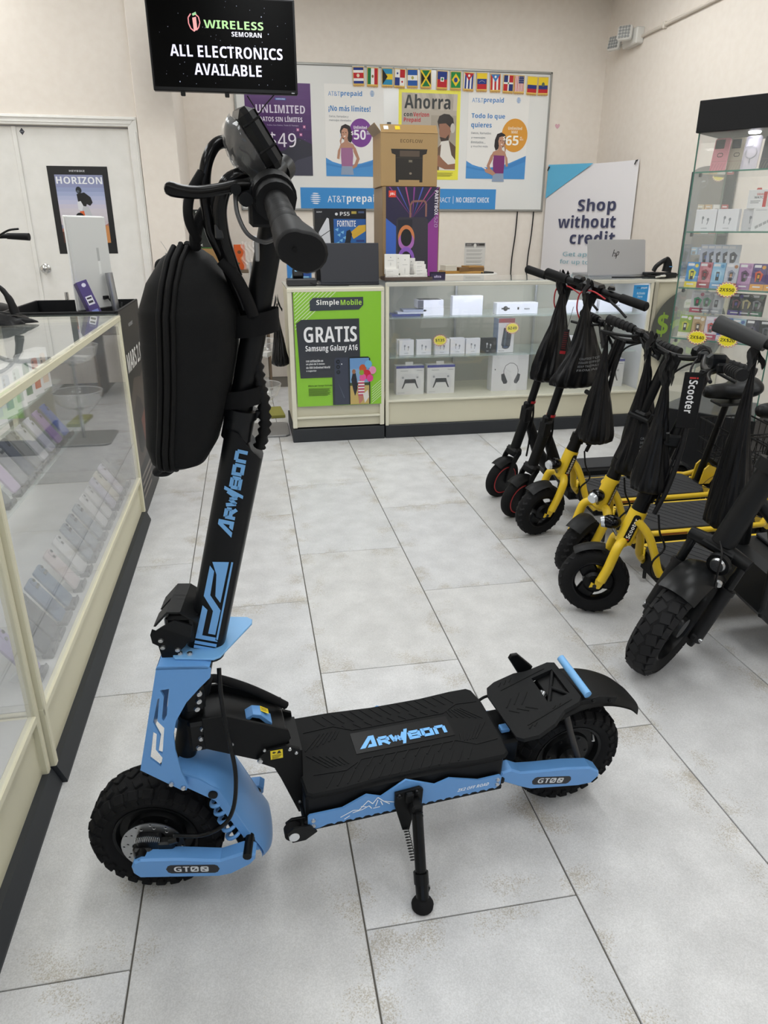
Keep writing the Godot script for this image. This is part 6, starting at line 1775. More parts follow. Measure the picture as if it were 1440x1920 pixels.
	part("far_lever", mb().prism([0.846, 0.355, 0.851, 0.366, 0.868, 0.366, 0.915, 0.318, 0.905, 0.29, 0.885, 0.29], -0.108, -0.098, 0.002), black, root)
	part("valve", mb().cyl(Vector3(1.03, 0.19, 0.03), Vector3(1.024, 0.183, 0.046), 0.004), steel, root)
	# ---- head lamp
	var H := S * Transform3D(Basis(Vector3(0, 0, 1), 0.0).scaled(Vector3(1, 0.8, 1)), Vector3(0, 0.122, 0))
	var hl := mb(H)
	hl.box(Vector3(0.104, 0.676, 0), Vector3(0.05, 0.072, 0.075), 0.006)
	for k in 6: hl.box(Vector3(0.128, 0.69, -0.03 + 0.012 * k), Vector3(0.02, 0.05, 0.004))
	part("headlight_housing", hl, black, root)
	for sd in [1.0, -1.0]: part("headlight_bracket", mb(H).prism([0.054, 0.676, 0.058, 0.69, 0.064, 0.686, 0.075, 0.696, 0.125, 0.668, 0.114, 0.645, 0.105, 0.634, 0.098, 0.612, 0.070, 0.612, 0.066, 0.646, 0.056, 0.654], sd * 0.046, sd * 0.049), satin, root)
	var hv := mb(H)
	hv.prism([0.062, 0.7, 0.088, 0.737, 0.112, 0.737, 0.142, 0.708, 0.139, 0.705, 0.111, 0.733, 0.09, 0.733, 0.066, 0.699], 0.006, 0.05).prism([0.062, 0.7, 0.088, 0.737, 0.112, 0.737, 0.142, 0.708, 0.139, 0.705, 0.111, 0.733, 0.09, 0.733, 0.066, 0.699], -0.05, -0.006).prism([0.085, 0.733, 0.088, 0.737, 0.112, 0.737, 0.142, 0.708, 0.139, 0.705, 0.111, 0.733], -0.008, 0.008).prism([0.075, 0.696, 0.125, 0.668, 0.13, 0.7, 0.1, 0.715], 0.046, 0.05)
	part("headlight_visor", hv, mat("161718", 0.5), root)
	part("headlight_lens", mb(H).box(Vector3(0.078, 0.676, 0), Vector3(0.004, 0.055, 0.06), 0.002), mat("c8cdd2", 0.08, 0.2), root)
	for p in [[0.072, 0.662], [0.074, 0.643], [0.1, 0.636]]: bolt(root, "headlight_bolt", H, Vector3(p[0], p[1], 0.049), Vector3(0, 0, 1), 0.0052, steel)
	# ---- stem column with print, upper tube
	var ax := Vector3(0.2334, 0.9724, 0)
	var pxv := Vector3(0.9724, -0.2334, 0)
	var base := Vector3(0.138, 0.597, 0)
	var colm := mb(S)
	var shape := []
	for i in 28:
		var a := TAU * i / 28.0
		var c := cos(a)
		var s := sin(a)
		shape.append(Vector2(0.0345 * signf(c) * pow(absf(c), 0.75), 0.031 * signf(s) * pow(absf(s), 0.6)))
	var cshape := func(u: float, v: float) -> Vector3:
		var p: Vector2 = shape[int(roundf(u * 28)) % 28]
		var top := 0.44 - 0.9 * maxf(p.x, -0.012) if v > 0.99 else 0.44
		return base + pxv * p.x + Vector3(0, 0, -p.y) + ax * (v * (top if v > 0.99 else 0.40))
	colm.grid(cshape, 28, 6, false, true)
	for i in 28:
		var p: Vector3 = cshape.call(i / 28.0, 1.0)
		var r: Vector3 = cshape.call((i + 1) / 28.0, 1.0)
		colm.t3(base + ax * 0.43, p, r, ax, ax, ax)
	colm.cyl(base - ax * 0.004, base + ax * 0.01, 0.038, 0.036, 24)
	part("stem_column", colm, mat("0e0f11", 0.38), root)
	part("stem_tube", mb(S).cyl(Vector3(0.212, 0.97, 0), Vector3(0.311, 1.405, 0), 0.0195, 0.0195, 24), mat("0a0b0c", 0.4), root)
	part("stem_collar", mb(S).cyl(Vector3(0.224, 1.02, 0), Vector3(0.233, 1.058, 0), 0.025, 0.025, 24).cyl(Vector3(0.233, 1.058, 0), Vector3(0.236, 1.072, 0), 0.028, 0.028, 24).box(Vector3(0.268, 1.063, 0), Vector3(0.018, 0.014, 0.02), 0.002), mat("141517", 0.3), root)
	var dw := ink_mb(0.00245, S * Transform3D(Basis(ax, -pxv, Vector3(0, 0, 1)), base + ax * 0.262 - pxv * 0.017 + Vector3(0, 0, 0.0316)))
	wordmark(dw, "6fa6d8", 2.6)
	part("stem_wordmark", dw, ink, root)
	var da := ink_mb(0.001, S * Transform3D(Basis(pxv, ax, Vector3(0, 0, 1)), base + Vector3(0, 0, 0.0316)))
	var bl := "6ea5da"
	for k in 3: da.pr(-19, -11 - 10 * k, 40, -7, bl)
	da.pp([-19, -43, -17, -116, -7, -108, -8, -52, 17, -52, 17, -46, 21, -46, 21, -43], bl)
	da.pp([2, -58, 15, -58, 16, -112, -7, -140, -8, -190, -17, -200, -18, -136, 3, -108], bl)
	da.pp([2, -140, 13, -128, 14, -214, -14, -208, -3, -184], bl)
	da.pr(18, -48, 3.4, -167, bl)
	part("stem_stripes", da, ink, root)
	var beads := []
	var br := []
	var bp := curve(v3([0.262, 1.165, 0.0, 0.266, 1.14, 0.004, 0.268, 1.115, 0.006, 0.273, 1.09, 0.008, 0.274, 1.06, 0.008, 0.272, 1.035, 0.006, 0.262, 1.005, 0.0]), 10)
	for i in bp.size():
		beads.append(bp[i])
		br.append(0.0095 + 0.002 * cos(i * 1.25))
	part("spiral_cable", mb(S).tube(beads, br, 10), mat("0c0c0d", 0.45), root)
	# ---- handlebar
	var E := Vector3(0.286, 1.351, 0.268)
	var I := Vector3(0.288, 1.391, 0.118)
	var bar := mb().tube(curve([I.lerp(E, 0.1), I, Vector3(0.292, 1.405, 0.05), Vector3(0.297, 1.413, -0.02), Vector3(0.30, 1.418, -0.12), Vector3(0.318, 1.415, -0.22)]), 0.0135, 12)
	part("handlebar", bar, black, root)
	part("stem_head", mb(S).cyl(Vector3(0.3, 1.36, 0), Vector3(0.31, 1.405, 0), 0.021, 0.021, 20).box(Vector3(0.304, 1.41, -0.005), Vector3(0.03, 0.03, 0.05), 0.008), black, root)
	var gd := (E - I).normalized()
	var fl := Vector3(0.9, -0.42, 0)
	fl = (fl - gd * fl.dot(gd)).normalized()
	var fo := gd.cross(fl)
	var gl := (E - I).length()
	var gshape2 := func(u: float, v: float) -> Vector3:
		var a := u * TAU
		var r := 0.0165 + 0.0028 * smoothstep(0.25, 0.9, v)
		if v > 0.2 and v < 0.62: r += 0.0008 * sin(v * 120.0)
		var fla := smoothstep(0.45, 0.98, v)
		var cc := maxf(0.0, cos(a))
		r += fla * 0.021 * pow(cc, 1.6) + fla * 0.002
		if v > 0.985: r *= 0.9
		return I + gd * gl * v + (fl * cos(a) + fo * sin(a)) * r
	var grip := mb().grid(gshape2, 28, 44, true, true)
	for i in 28:
		grip.t3(E + gd * 0.002, gshape2.call(i / 28.0, 1.0), gshape2.call((i + 1) / 28.0, 1.0), gd, gd, gd)
	grip.cyl(I - gd * 0.012, I + gd * 0.006, 0.026, 0.026, 20)
	part("grip", grip, mat("141415", 0.6), root)
	part("grip_plug", mb().cyl(E + gd * 0.001, E + gd * 0.0035, 0.003, 0.003, 10), mat("060606", 0.6), root)
	part("switch_ring", mb().cyl(I - gd * 0.034, I - gd * 0.012, 0.03, 0.03, 20).box(I - gd * 0.03 + Vector3(-0.018, -0.022, 0), Vector3(0.03, 0.04, 0.022), 0.004), mat("0f0f10", 0.5), root)
	part("far_grip", mb().tube([Vector3(0.303, 1.417, -0.15), Vector3(0.334, 1.41, -0.3)], [0.017, 0.02], 14), rubber, root)
	var fpad := mb().grid(func(u: float, v: float) -> Vector3:
		return Vector3(0.318 + 0.03 * v + 0.006 * sin(u * PI), 1.445 - 0.036 * v * v - 0.004 * u, -0.2 + 0.028 * (u - 0.5)), 6, 8)
	part("thumb_throttle", fpad, mat("2c2c2c", 0.55), root)
	part("throttle_ring", mb().cyl(Vector3(0.304, 1.419, -0.165), Vector3(0.308, 1.418, -0.19), 0.026, 0.026, 18), black, root)
	# display, levers, hoses wrapped in clear film
	var e1 := Vector3(0.54, -0.84, 0).normalized()
	var e2v := Vector3(0.84, 0.54, 0).normalized()
	var dd := Transform3D(Basis(e1, e2v, Vector3(0, 0, 1)), Vector3(0.272, 1.464, 0.03))
	var dsp := mb(dd)
	dsp.box(Vector3(0.004, 0.004, 0), Vector3(0.082, 0.024, 0.105), 0.008)
	for k in 2: dsp.box(Vector3(-0.018 + 0.036 * k, 0.005, 0), Vector3(0.003, 0.025, 0.107), 0.001)
	part("display_housing", dsp, mat("0e0e0f", 0.35), root)
	part("display_screen", mb(dd).box(Vector3(0.004, 0.017, 0), Vector3(0.066, 0.002, 0.09), 0.001), mat("0c0d10", 0.08), root)
	var back := mb(dd).grid(func(u: float, v: float) -> Vector3:
		var th := u * TAU
		var ph := v * PI * 0.5
		return Vector3(0.012 + 0.048 * cos(th) * cos(ph), -0.01 - 0.03 * sin(ph), 0.045 * sin(th) * cos(ph)), 18, 8, false, true)
	part("display_back", back, mat("0f0f10", 0.45), root)
	part("plastic_film", mb(dd).grid(func(u: float, v: float) -> Vector3:
		var th := u * TAU
		var ph := v * PI * 0.5
		var k := 1.05 + 0.03 * sin(th * 9.0 + v * 7.0) + 0.02 * sin(th * 23.0)
		return Vector3(0.012 + 0.048 * k * cos(th) * cos(ph), -0.009 - 0.031 * k * sin(ph), 0.045 * k * sin(th) * cos(ph)), 48, 12, false, true), glass("ffffff", 0.06), root)
	part("display_mount", mb().cyl(Vector3(0.288, 1.412, 0.055), Vector3(0.31, 1.43, 0.035), 0.011, 0.011, 16), mat("4c4d4e", 0.4, 0.8), root)
	part("mount_ring", mb().cyl(Vector3(0.304, 1.42, 0.035), Vector3(0.316, 1.428, 0.012), 0.018, 0.018, 20), black, root)
	var lev := mb()
	lev.tube(curve(v3([0.268, 1.402, 0.085, 0.245, 1.408, 0.098, 0.22, 1.404, 0.108, 0.19, 1.400, 0.117, 0.165, 1.402, 0.124, 0.15, 1.407, 0.127])), [0.008, 0.008, 0.008, 0.008, 0.008, 0.0075, 0.0075, 0.0075, 0.0075, 0.0075, 0.0075, 0.0075, 0.0075, 0.0075, 0.0075, 0.008, 0.008, 0.008, 0.008, 0.008, 0.008, 0.008, 0.0082, 0.0084, 0.0086, 0.0088, 0.009, 0.0085, 0.008, 0.006, 0.003], 10)
	part("brake_lever", lev, mat("090909", 0.25), root)
	part("lever_clamp", mb().box(Vector3(0.262, 1.398, 0.085), Vector3(0.04, 0.03, 0.03), 0.006).cyl(Vector3(0.25, 1.392, 0.1), Vector3(0.25, 1.392, 0.115), 0.009).cyl(Vector3(0.238, 1.404, 0.09), Vector3(0.238, 1.404, 0.112), 0.007), black, root)
	var film := mat("0f0f10", 0.16)
	part("hose_bundle", mb().tube(curve(v3([0.262, 1.452, 0.0, 0.24, 1.458, 0.006, 0.222, 1.452, 0.012, 0.209, 1.43, 0.018, 0.204, 1.40, 0.02, 0.205, 1.37, 0.02, 0.209, 1.34, 0.016, 0.222, 1.31, 0.008, 0.236, 1.27, 0.0, 0.25, 1.23, 0.0, 0.262, 1.17, 0.0])), 0.0085, 10).tube(curve(v3([0.262, 1.42, 0.04, 0.235, 1.41, 0.045, 0.222, 1.38, 0.04, 0.222, 1.35, 0.032, 0.228, 1.32, 0.02, 0.24, 1.28, 0.008])), 0.010, 10), film, root)
	part("shift_cable", mb().tube(curve(v3([0.238, 1.402, 0.1, 0.238, 1.375, 0.115, 0.248, 1.352, 0.13, 0.268, 1.342, 0.13, 0.284, 1.345, 0.12])), 0.003, 8), mat("3a3a3b", 0.4), root)
	part("hose_clip", mb().box(Vector3(0.218, 1.345, 0.038), Vector3(0.012, 0.02, 0.006), 0.002), mat("3a3b3c", 0.3, 0.6), root)
	part("stem_clip", mb(S).box(Vector3(0.276, 1.315, 0) + Vector3(0, 0, 0.016), Vector3(0.008, 0.03, 0.006), 0.002), mat("9a9a98", 0.35, 0.7), root)

# hard-shell bag strapped to the stem of the blue scooter
func storage_bag() -> void:
	var base := T(-0.268, 0.004, -1.254, 5.652, 6.0) * steer()
	var at := base * Transform3D(Basis(), Vector3(0.125, 0.978, 0.0))
	var t := thing("storage_bag", "black hard-shell bag strapped in front of the blue scooter's stem", "bag", at)
	var bm := grained("080809", "0f1010", 0.2, 0.72, 1.0, 6.0)
	# half depth and half width by height, leaning with the stem
	var prof := [[0.0, 0.024, 0.04], [0.01, 0.044, 0.06], [0.04, 0.056, 0.07], [0.11, 0.064, 0.078], [0.19, 0.072, 0.082], [0.25, 0.074, 0.08], [0.29, 0.06, 0.068], [0.325, 0.036, 0.046], [0.342, 0.012, 0.024]]
	var at_h := func(v: float) -> Array:
		var i := clampf(v, 0.0, 0.9999) * (prof.size() - 1)
		var a: Array = prof[int(i)]
		var b: Array = prof[int(i) + 1]
		var f := i - int(i)
		return [lerpf(a[0], b[0], f), lerpf(a[1], b[1], f), lerpf(a[2], b[2], f)]
	var skin := func(u: float, v: float) -> Vector3:
		var p: Array = at_h.call(v)
		var th := u * TAU
		var c := cos(th)
		var s := sin(th)
		var cx: float = 0.004 + 0.12 * p[0] + 0.012 * sin(p[0] * 9.0)
		return Vector3(cx + p[1] * signf(c) * pow(absf(c), 0.7), p[0], -p[2] * signf(s) * pow(absf(s), 0.7))
	part("shell", mb().grid(skin, 48, 40, false, true), bm, t)
	# welt round the opening
	var ring := []
	for i in 61:
		var k := i / 60.0
		var v := absf(k * 2.0 - 1.0)
		var sd := 1.0 if k < 0.5 else -1.0
		var p: Array = at_h.call(1.0 - v if false else v)
		var cx: float = 0.004 + 0.12 * p[0] + 0.012 * sin(p[0] * 9.0)
		ring.append(Vector3(cx - p[1] * 0.28, p[0], sd * (p[2] * 0.985 + 0.001)))
	for off in [-0.010, 0.0, 0.010]:
		var r2 := []
		for p in ring: r2.append(p + Vector3(off, 0, 0))
		part("zip_welt", mb().tube(r2, 0.0042 if off != 0.0 else 0.0055, 8), mat("090909", 0.6), t)
	part("zip_tab", mb().tube(curve(v3([-0.02, 0.002, 0.035, -0.03, -0.008, 0.03, -0.018, -0.012, 0.02, -0.008, -0.006, 0.02])), 0.007, 8), mat("131314", 0.6), t)
	# straps to the stem and carrying strap
	var stp := mat("0b0b0c", 0.75)
	for e in [[0.115, 0.136, 0.0, 0.028], [0.231, 0.252, 0.0, 0.034]]:
		var y: float = e[0]
		var w := mb()
		var cxs := 0.09 + 0.225 * y
		var loop := func(u: float, v: float) -> Vector3:
			var a := u * TAU
			var c := cos(a)
			return Vector3(cxs + (0.036 + 0.014 * maxf(0.0, -c)) * c, y + (v - 0.5) * e[3] + 0.006 * c, -0.031 * sin(a))
		w.grid(loop, 24, 4, false, true).grid(func(u: float, v: float) -> Vector3:
			var p: Vector3 = loop.call(u, v)
			return p + (Vector3(cxs, p.y, 0) - p) * 0.08, 24, 4, true, true)
		part("strap", w, stp, t)
	part("hanging_strap", mb().tube(curve(v3([0.062, 0.34, 0.02, 0.066, 0.36, 0.03, 0.078, 0.385, 0.035, 0.105, 0.41, 0.04, 0.13, 0.43, 0.04])), 0.0085, 8).tube(curve(v3([0.068, 0.352, 0.03, 0.062, 0.38, 0.05, 0.066, 0.41, 0.05, 0.085, 0.44, 0.045])), 0.007, 8).tube(curve(v3([0.1, 0.325, 0.03, 0.12, 0.3, 0.03, 0.134, 0.27, 0.03, 0.142, 0.245, 0.03])), 0.009, 8), stp, t)

# ---------------------------------------------------------------- row of scooters on the right
# each is drawn with x from its front wheel back, y up, z towards the aisle; the steered part turns about the stem
func turned(deg: float, p := Vector3(0.06, 0, 0), ax := Vector3(0.25, 0.97, 0)) -> Transform3D:
	return Transform3D(Basis(), p) * Transform3D(Basis(ax.normalized(), deg_to_rad(deg)), Vector3.ZERO) * Transform3D(Basis(), -p)

func road_tyre(c: Vector3, R: float, hw: float, f: Transform3D, ri: float) -> MB:
	var m := mb(f * Transform3D(Basis(Vector3(1, 0, 0), PI / 2), c))
	m.lathe([Vector2(ri, -hw * 0.75), Vector2(ri + (R - ri) * 0.45, -hw), Vector2(R - hw * 0.45, -hw * 0.85), Vector2(R - hw * 0.14, -hw * 0.5), Vector2(R, 0), Vector2(R - hw * 0.14, hw * 0.5), Vector2(R - hw * 0.45, hw * 0.85), Vector2(ri + (R - ri) * 0.45, hw), Vector2(ri, hw * 0.75)], 48)
	return m

func slim_scooter(at: Transform3D, label: String, steer_deg: float) -> Node3D:
	var t := thing("slim_scooter", label, "scooter", at, "slim black folding scooters")
	var S := turned(steer_deg)
	var blk := mat("0e0f10", 0.5)
	var rub := mat("131314", 0.8)
	var red := mat("b3242a", 0.45)
	for e in [["front_wheel", Vector3(0, 0.11, 0), S], ["rear_wheel", Vector3(0.86, 0.11, 0), Transform3D()]]:
		var c: Vector3 = e[1]
		var w := part(e[0], road_tyre(c, 0.11, 0.027, e[2], 0.078), rub, t)
		var f: Transform3D = e[2] * Transform3D(Basis(Vector3(1, 0, 0), PI / 2), c)
		var hub := mb(f)
		for s in [-1.0, 1.0]: hub.lathe([Vector2(0.078, s * 0.02), Vector2(0.07, s * 0.024), Vector2(0.03, s * 0.026), Vector2(0, s * 0.026)], 30)
		part("hub_cover", hub, mat("1c1d1f", 0.5), w)
		for s in [-1.0, 1.0]: part("red_ring", mb(f).lathe([Vector2(0.079, s * 0.0225), Vector2(0.0765, s * 0.0255), Vector2(0.073, s * 0.0245)], 32), red, w)
	var fk := mb(S)
	for s in [-1.0, 1.0]: fk.prism([-0.012, 0.1, 0.012, 0.098, 0.04, 0.2, 0.075, 0.26, 0.05, 0.285, 0.02, 0.24, 0.0, 0.18], s * 0.03, s * 0.04, 0.002)
	fk.box(Vector3(0.055, 0.262, 0), Vector3(0.055, 0.05, 0.08), 0.012).tube([Vector3(0.058, 0.27, 0), Vector3(0.1, 0.45, 0)], 0.026, 14)
	part("fork", fk, blk, t)
	var fd := mb(S)
	fd.grid(func(u: float, v: float) -> Vector3:
		var a := lerpf(0.95, 2.1, v)
		var w := u * 2.0 - 1.0
		return Vector3(0.0 - cos(a) * (0.124 - 0.014 * w * w), 0.112 + sin(a) * (0.124 - 0.014 * w * w), -w * 0.036), 8, 16)
	part("mudguard", fd, mat("0c0c0d", 0.5), t)
	part("stem", mb(S).cyl(Vector3(0.098, 0.44, 0), Vector3(0.222, 1.1, 0), 0.0195, 0.0185, 20), blk, t)
	part("folding_latch", mb(S).box(Vector3(0.095, 0.47, 0.0), Vector3(0.045, 0.09, 0.055), 0.01).box(Vector3(0.084, 0.5, 0.0), Vector3(0.024, 0.08, 0.035), 0.01), mat("0b0b0c", 0.4), t)
	part("latch_ring", mb(S).cyl(Vector3(0.118, 0.527, 0), Vector3(0.12, 0.539, 0), 0.022, 0.022, 18).cyl(Vector3(0.135, 0.52, 0), Vector3(0.138, 0.545, 0), 0.007), red, t)
	part("brake_hose", mb(S).tube(curve(v3([0.135, 0.53, 0.0, 0.142, 0.45, 0.01, 0.14, 0.36, 0.015, 0.152, 0.28, 0.01, 0.165, 0.2, 0.0])), 0.005, 6), mat("161617", 0.6), t)
	part("bar", mb(S).cyl(Vector3(0.226, 1.118, -0.27), Vector3(0.226, 1.118, 0.27), 0.014, 0.014, 14), blk, t)
	for s in [-1.0, 1.0]:
		part("grip", mb(S).cyl(Vector3(0.226, 1.118, s * 0.15), Vector3(0.226, 1.118, s * 0.275), 0.0185, 0.0195, 18).cyl(Vector3(0.226, 1.118, s * 0.275), Vector3(0.226, 1.118, s * 0.281), 0.0195, 0.014, 18), mat("0c0c0d", 0.7), t)
	part("display", mb(S).box(Vector3(0.222, 1.122, 0.0), Vector3(0.055, 0.045, 0.1), 0.01).box(Vector3(0.232, 1.13, -0.09), Vector3(0.04, 0.035, 0.05), 0.008), mat("09090a", 0.3), t)
	part("front_lamp", mb(S).cyl(Vector3(0.196, 1.116, 0), Vector3(0.188, 1.114, 0), 0.016, 0.016, 16), mat("b8bcc0", 0.15, 0.3), t)
	part("bell", mb(S).cyl(Vector3(0.226, 1.138, 0.09), Vector3(0.226, 1.15, 0.09), 0.017, 0.013, 16), mat("101112", 0.25), t)
	part("brake_lever", mb(S).tube(curve(v3([0.21, 1.108, 0.1, 0.19, 1.1, 0.13, 0.175, 1.09, 0.18, 0.165, 1.07, 0.235])), 0.0055, 8), mat("0c0d0d", 0.4), t)
	part("red_cable", mb(S).tube(curve(v3([0.2, 1.1, 0.09, 0.18, 1.12, 0.03, 0.168, 1.1, -0.02, 0.178, 1.03, -0.03, 0.2, 0.975, -0.015])), 0.0035, 6), red, t)
	part("cable_port", mb(S).ball(Vector3(0.204, 0.962, 0.0), Vector3(0.012, 0.02, 0.023)), red, t)
	part("neck", mb().tube(curve(v3([0.115, 0.47, 0, 0.16, 0.36, 0, 0.22, 0.22, 0, 0.29, 0.14, 0]), 4), [0.02, 0.021, 0.022, 0.024, 0.026, 0.028, 0.03, 0.031, 0.032, 0.033, 0.034, 0.034, 0.034], 12), blk, t)
	part("neck_port", mb().ball(Vector3(0.205, 0.252, 0.024), Vector3(0.018, 0.014, 0.008)), red, t)
	part("deck", mb().box(Vector3(0.51, 0.115, 0), Vector3(0.5, 0.06, 0.15), 0.012), blk, t)
	part("deck_mat", mb().box(Vector3(0.51, 0.148, 0), Vector3(0.44, 0.006, 0.13), 0.002), mat("2b2c2e", 0.8), t)
	part("rear_guard", mb().grid(func(u: float, v: float) -> Vector3:
		var a := lerpf(0.3, 2.5, v)
		var w := u * 2.0 - 1.0
		return Vector3(0.86 - cos(a) * 0.126, 0.112 + sin(a) * 0.126 - 0.01 * w * w, -w * 0.035), 6, 14), mat("141516", 0.5), t)
	part("kickstand", mb().tube([Vector3(0.42, 0.09, 0.07), Vector3(0.44, 0.03, 0.125), Vector3(0.43, 0.022, 0.15)], 0.007, 8), mat("0c0d0d", 0.4), t)
	return t

func yellow_scooter(at: Transform3D, label: String, steer_deg: float) -> Node3D:
	var t := thing("seated_scooter", label, "scooter", at, "yellow seated scooters")
	var S := turned(steer_deg, Vector3(0.045, 0, 0), Vector3(0.28, 0.96, 0))
	var yel := mat("e3bf2c", 0.32)
	var blk := mat("0d0e0f", 0.45)
	var rub := mat("121213", 0.75)
	for e in [["front_wheel", Vector3(0, 0.128, 0), S], ["rear_wheel", Vector3(0.92, 0.128, 0), Transform3D()]]:
		var c: Vector3 = e[1]
		var tm := road_tyre(c, 0.128, 0.033, e[2], 0.078)
		var w := part(e[0], tm, rub, t)
		var f: Transform3D = e[2] * Transform3D(Basis(Vector3(1, 0, 0), PI / 2), c)
		var rim := mb(f)
		rim.lathe([Vector2(0.08, -0.026), Vector2(0.074, -0.028), Vector2(0.07, -0.02), Vector2(0.068, 0.02), Vector2(0.074, 0.028), Vector2(0.08, 0.026)], 36)
		for k in 3:
			var a := TAU * k / 3.0
			rim.X = f * Transform3D(Basis(Vector3(0, 1, 0), a), Vector3.ZERO)
			rim.box(Vector3(0.052, 0, 0), Vector3(0.05, 0.018, 0.062), 0.005)
		rim.X = f
		rim.lathe([Vector2(0, -0.034), Vector2(0.03, -0.034), Vector2(0.04, -0.024), Vector2(0.04, 0.024), Vector2(0.03, 0.034), Vector2(0, 0.034)], 24)
		part("rim", rim, mat("0b0b0c", 0.35), w)
		var gr := mb(f)
		for k in 26:
			for s in [-1.0, 1.0]:
				gr.X = f * Transform3D(Basis(Vector3(0, 1, 0), -TAU * (k + 0.25 * s) / 26.0), Vector3.ZERO) * Transform3D(Basis(Vector3(1, 0, 0), s * 0.7) * Basis(Vector3(0, 0, 1), s * 0.45), Vector3(0.1219, s * 0.0165, 0))
				gr.box(Vector3.ZERO, Vector3(0.0026, 0.022, 0.013), 0.0006)
		var g := part("tread_blocks", gr, mat("202021", 0.8), w)
		g.set_meta("kind", "stuff")
		part("axle", mb(e[2]).cyl(c + Vector3(0, 0, -0.062), c + Vector3(0, 0, 0.062), 0.007), mat("3a3b3c", 0.3, 0.9), w)
	for s in [-1.0, 1.0]:
		part("fork_leg", mb(S).tube(curve(v3([0.088, 0.285, 0.0, 0.078, 0.3, s * 0.03, 0.062, 0.285, s * 0.056, 0.05, 0.245, s * 0.06, 0.038, 0.2, s * 0.058, 0.02, 0.15, s * 0.056]), 5), 0.0175, 12).prism([-0.018, 0.12, -0.012, 0.14, 0.0, 0.134, 0.002, 0.155, 0.03, 0.178, 0.045, 0.172, 0.03, 0.14, 0.018, 0.118, 0.008, 0.118, 0.004, 0.126], s * 0.053, s * 0.059), yel, t)
	part("head_tube", mb(S).cyl(Vector3(0.085, 0.29, 0), Vector3(0.124, 0.415, 0), 0.031, 0.031, 24), yel, t)
	var bd := ink_mb(0.0012, S * Transform3D(Basis(Vector3(0.298, 0.954, 0), Vector3(-0.954, 0.298, 0), Vector3(0, 0, 1)), Vector3(0.105, 0.352, 0.032)))
	bd.pp([-46, 0, -44, -8, -38, -11, 38, -11, 44, -8, 46, 0, 44, 8, 38, 11, -38, 11, -44, 8], "0d0e0f").pt("i", -38, 6, 12, "d8482c", 3.4).pt("Scooter", -32, 6, 12, "f0ece0", 66)
	part("brand_badge", bd, print_mat(0.3), t)
	part("stem_clamp", mb(S).cyl(Vector3(0.124, 0.415, 0), Vector3(0.136, 0.455, 0), 0.028, 0.026, 20).cyl(Vector3(0.138, 0.455, 0), Vector3(0.148, 0.492, 0), 0.031, 0.031, 20).box(Vector3(0.172, 0.475, 0.0), Vector3(0.03, 0.024, 0.03), 0.004), mat("09090a", 0.3), t)
	part("stem", mb(S).cyl(Vector3(0.143, 0.48, 0), Vector3(0.268, 0.91, 0), 0.021, 0.019, 20), mat("0b0c0d", 0.32), t)
	part("stem_badge", mb(S).cyl(Vector3(0.176, 0.59, 0.017), Vector3(0.1755, 0.59, 0.0225), 0.017, 0.017, 20), mat("c3c6c8", 0.2, 0.9), t)
	part("hinge", mb(S).box(Vector3(0.2, 0.675, 0), Vector3(0.05, 0.045, 0.055), 0.008).cyl(Vector3(0.175, 0.675, -0.04), Vector3(0.175, 0.675, 0.045), 0.01).cyl(Vector3(0.175, 0.675, 0.045), Vector3(0.17, 0.71, 0.055), 0.006), blk, t)
	part("bar", mb(S).tube(curve(v3([0.3, 0.945, -0.3, 0.29, 0.945, -0.16, 0.27, 0.92, -0.06, 0.268, 0.912, 0, 0.27, 0.92, 0.06, 0.29, 0.945, 0.16, 0.3, 0.945, 0.3])), 0.0115, 12), mat("0a0b0c", 0.3), t)
	for s in [-1.0, 1.0]:
		var g := mb(S)
		var a := Vector3(0.2915, 0.945, s * 0.18)
		var b := Vector3(0.302, 0.945, s * 0.305)
		g.cyl(a, b, 0.0165, 0.018, 16)
		for k in 5: g.cyl(a.lerp(b, 0.15 + 0.16 * k), a.lerp(b, 0.19 + 0.16 * k), 0.019, 0.019, 14)
		part("grip", g, mat("141415", 0.65), t)
		part("brake_lever", mb(S).tube(curve(v3([0.275, 0.94, s * 0.14, 0.25, 0.932, s * 0.16, 0.232, 0.925, s * 0.21, 0.225, 0.918, s * 0.28])), 0.006, 8).box(Vector3(0.28, 0.942, s * 0.145), Vector3(0.035, 0.03, 0.03), 0.006), mat("0f1011", 0.35), t)
		part("brake_cable", mb(S).tube(curve(v3([0.26, 0.935, s * 0.13, 0.235, 0.9, s * 0.08, 0.24, 0.82, s * 0.03, 0.225, 0.72, s * 0.035, 0.19, 0.55, s * 0.04, 0.17, 0.45, s * 0.035])), 0.004, 6), mat("0c0c0d", 0.5), t)
	part("display", mb(S).box(Vector3(0.272, 0.958, 0.11), Vector3(0.06, 0.045, 0.06), 0.012), mat("101113", 0.2), t)
	part("spiral_cable", mb(S).tube(curve(v3([0.25, 0.92, 0.05, 0.232, 0.8, 0.045, 0.222, 0.65, 0.045, 0.2, 0.52, 0.045, 0.17, 0.42, 0.04])), 0.0085, 8), mat("1a1a1b", 0.5), t)
	var hl := mb(S)
	hl.ball(Vector3(0.035, 0.362, 0), Vector3(0.036, 0.025, 0.03), 16, 10)
	part("headlight", hl, mat("09090a", 0.15), t)
	part("headlight_lens", mb(S).cyl(Vector3(0.012, 0.36, 0), Vector3(-0.001, 0.358, 0), 0.022, 0.018, 18), mat("cfd4d8", 0.1, 0.4), t)
	part("headlight_bracket", mb(S).tube([Vector3(0.045, 0.34, 0), Vector3(0.06, 0.315, 0), Vector3(0.085, 0.31, 0)], 0.007, 8), mat("9a9c9e", 0.25, 0.9), t)
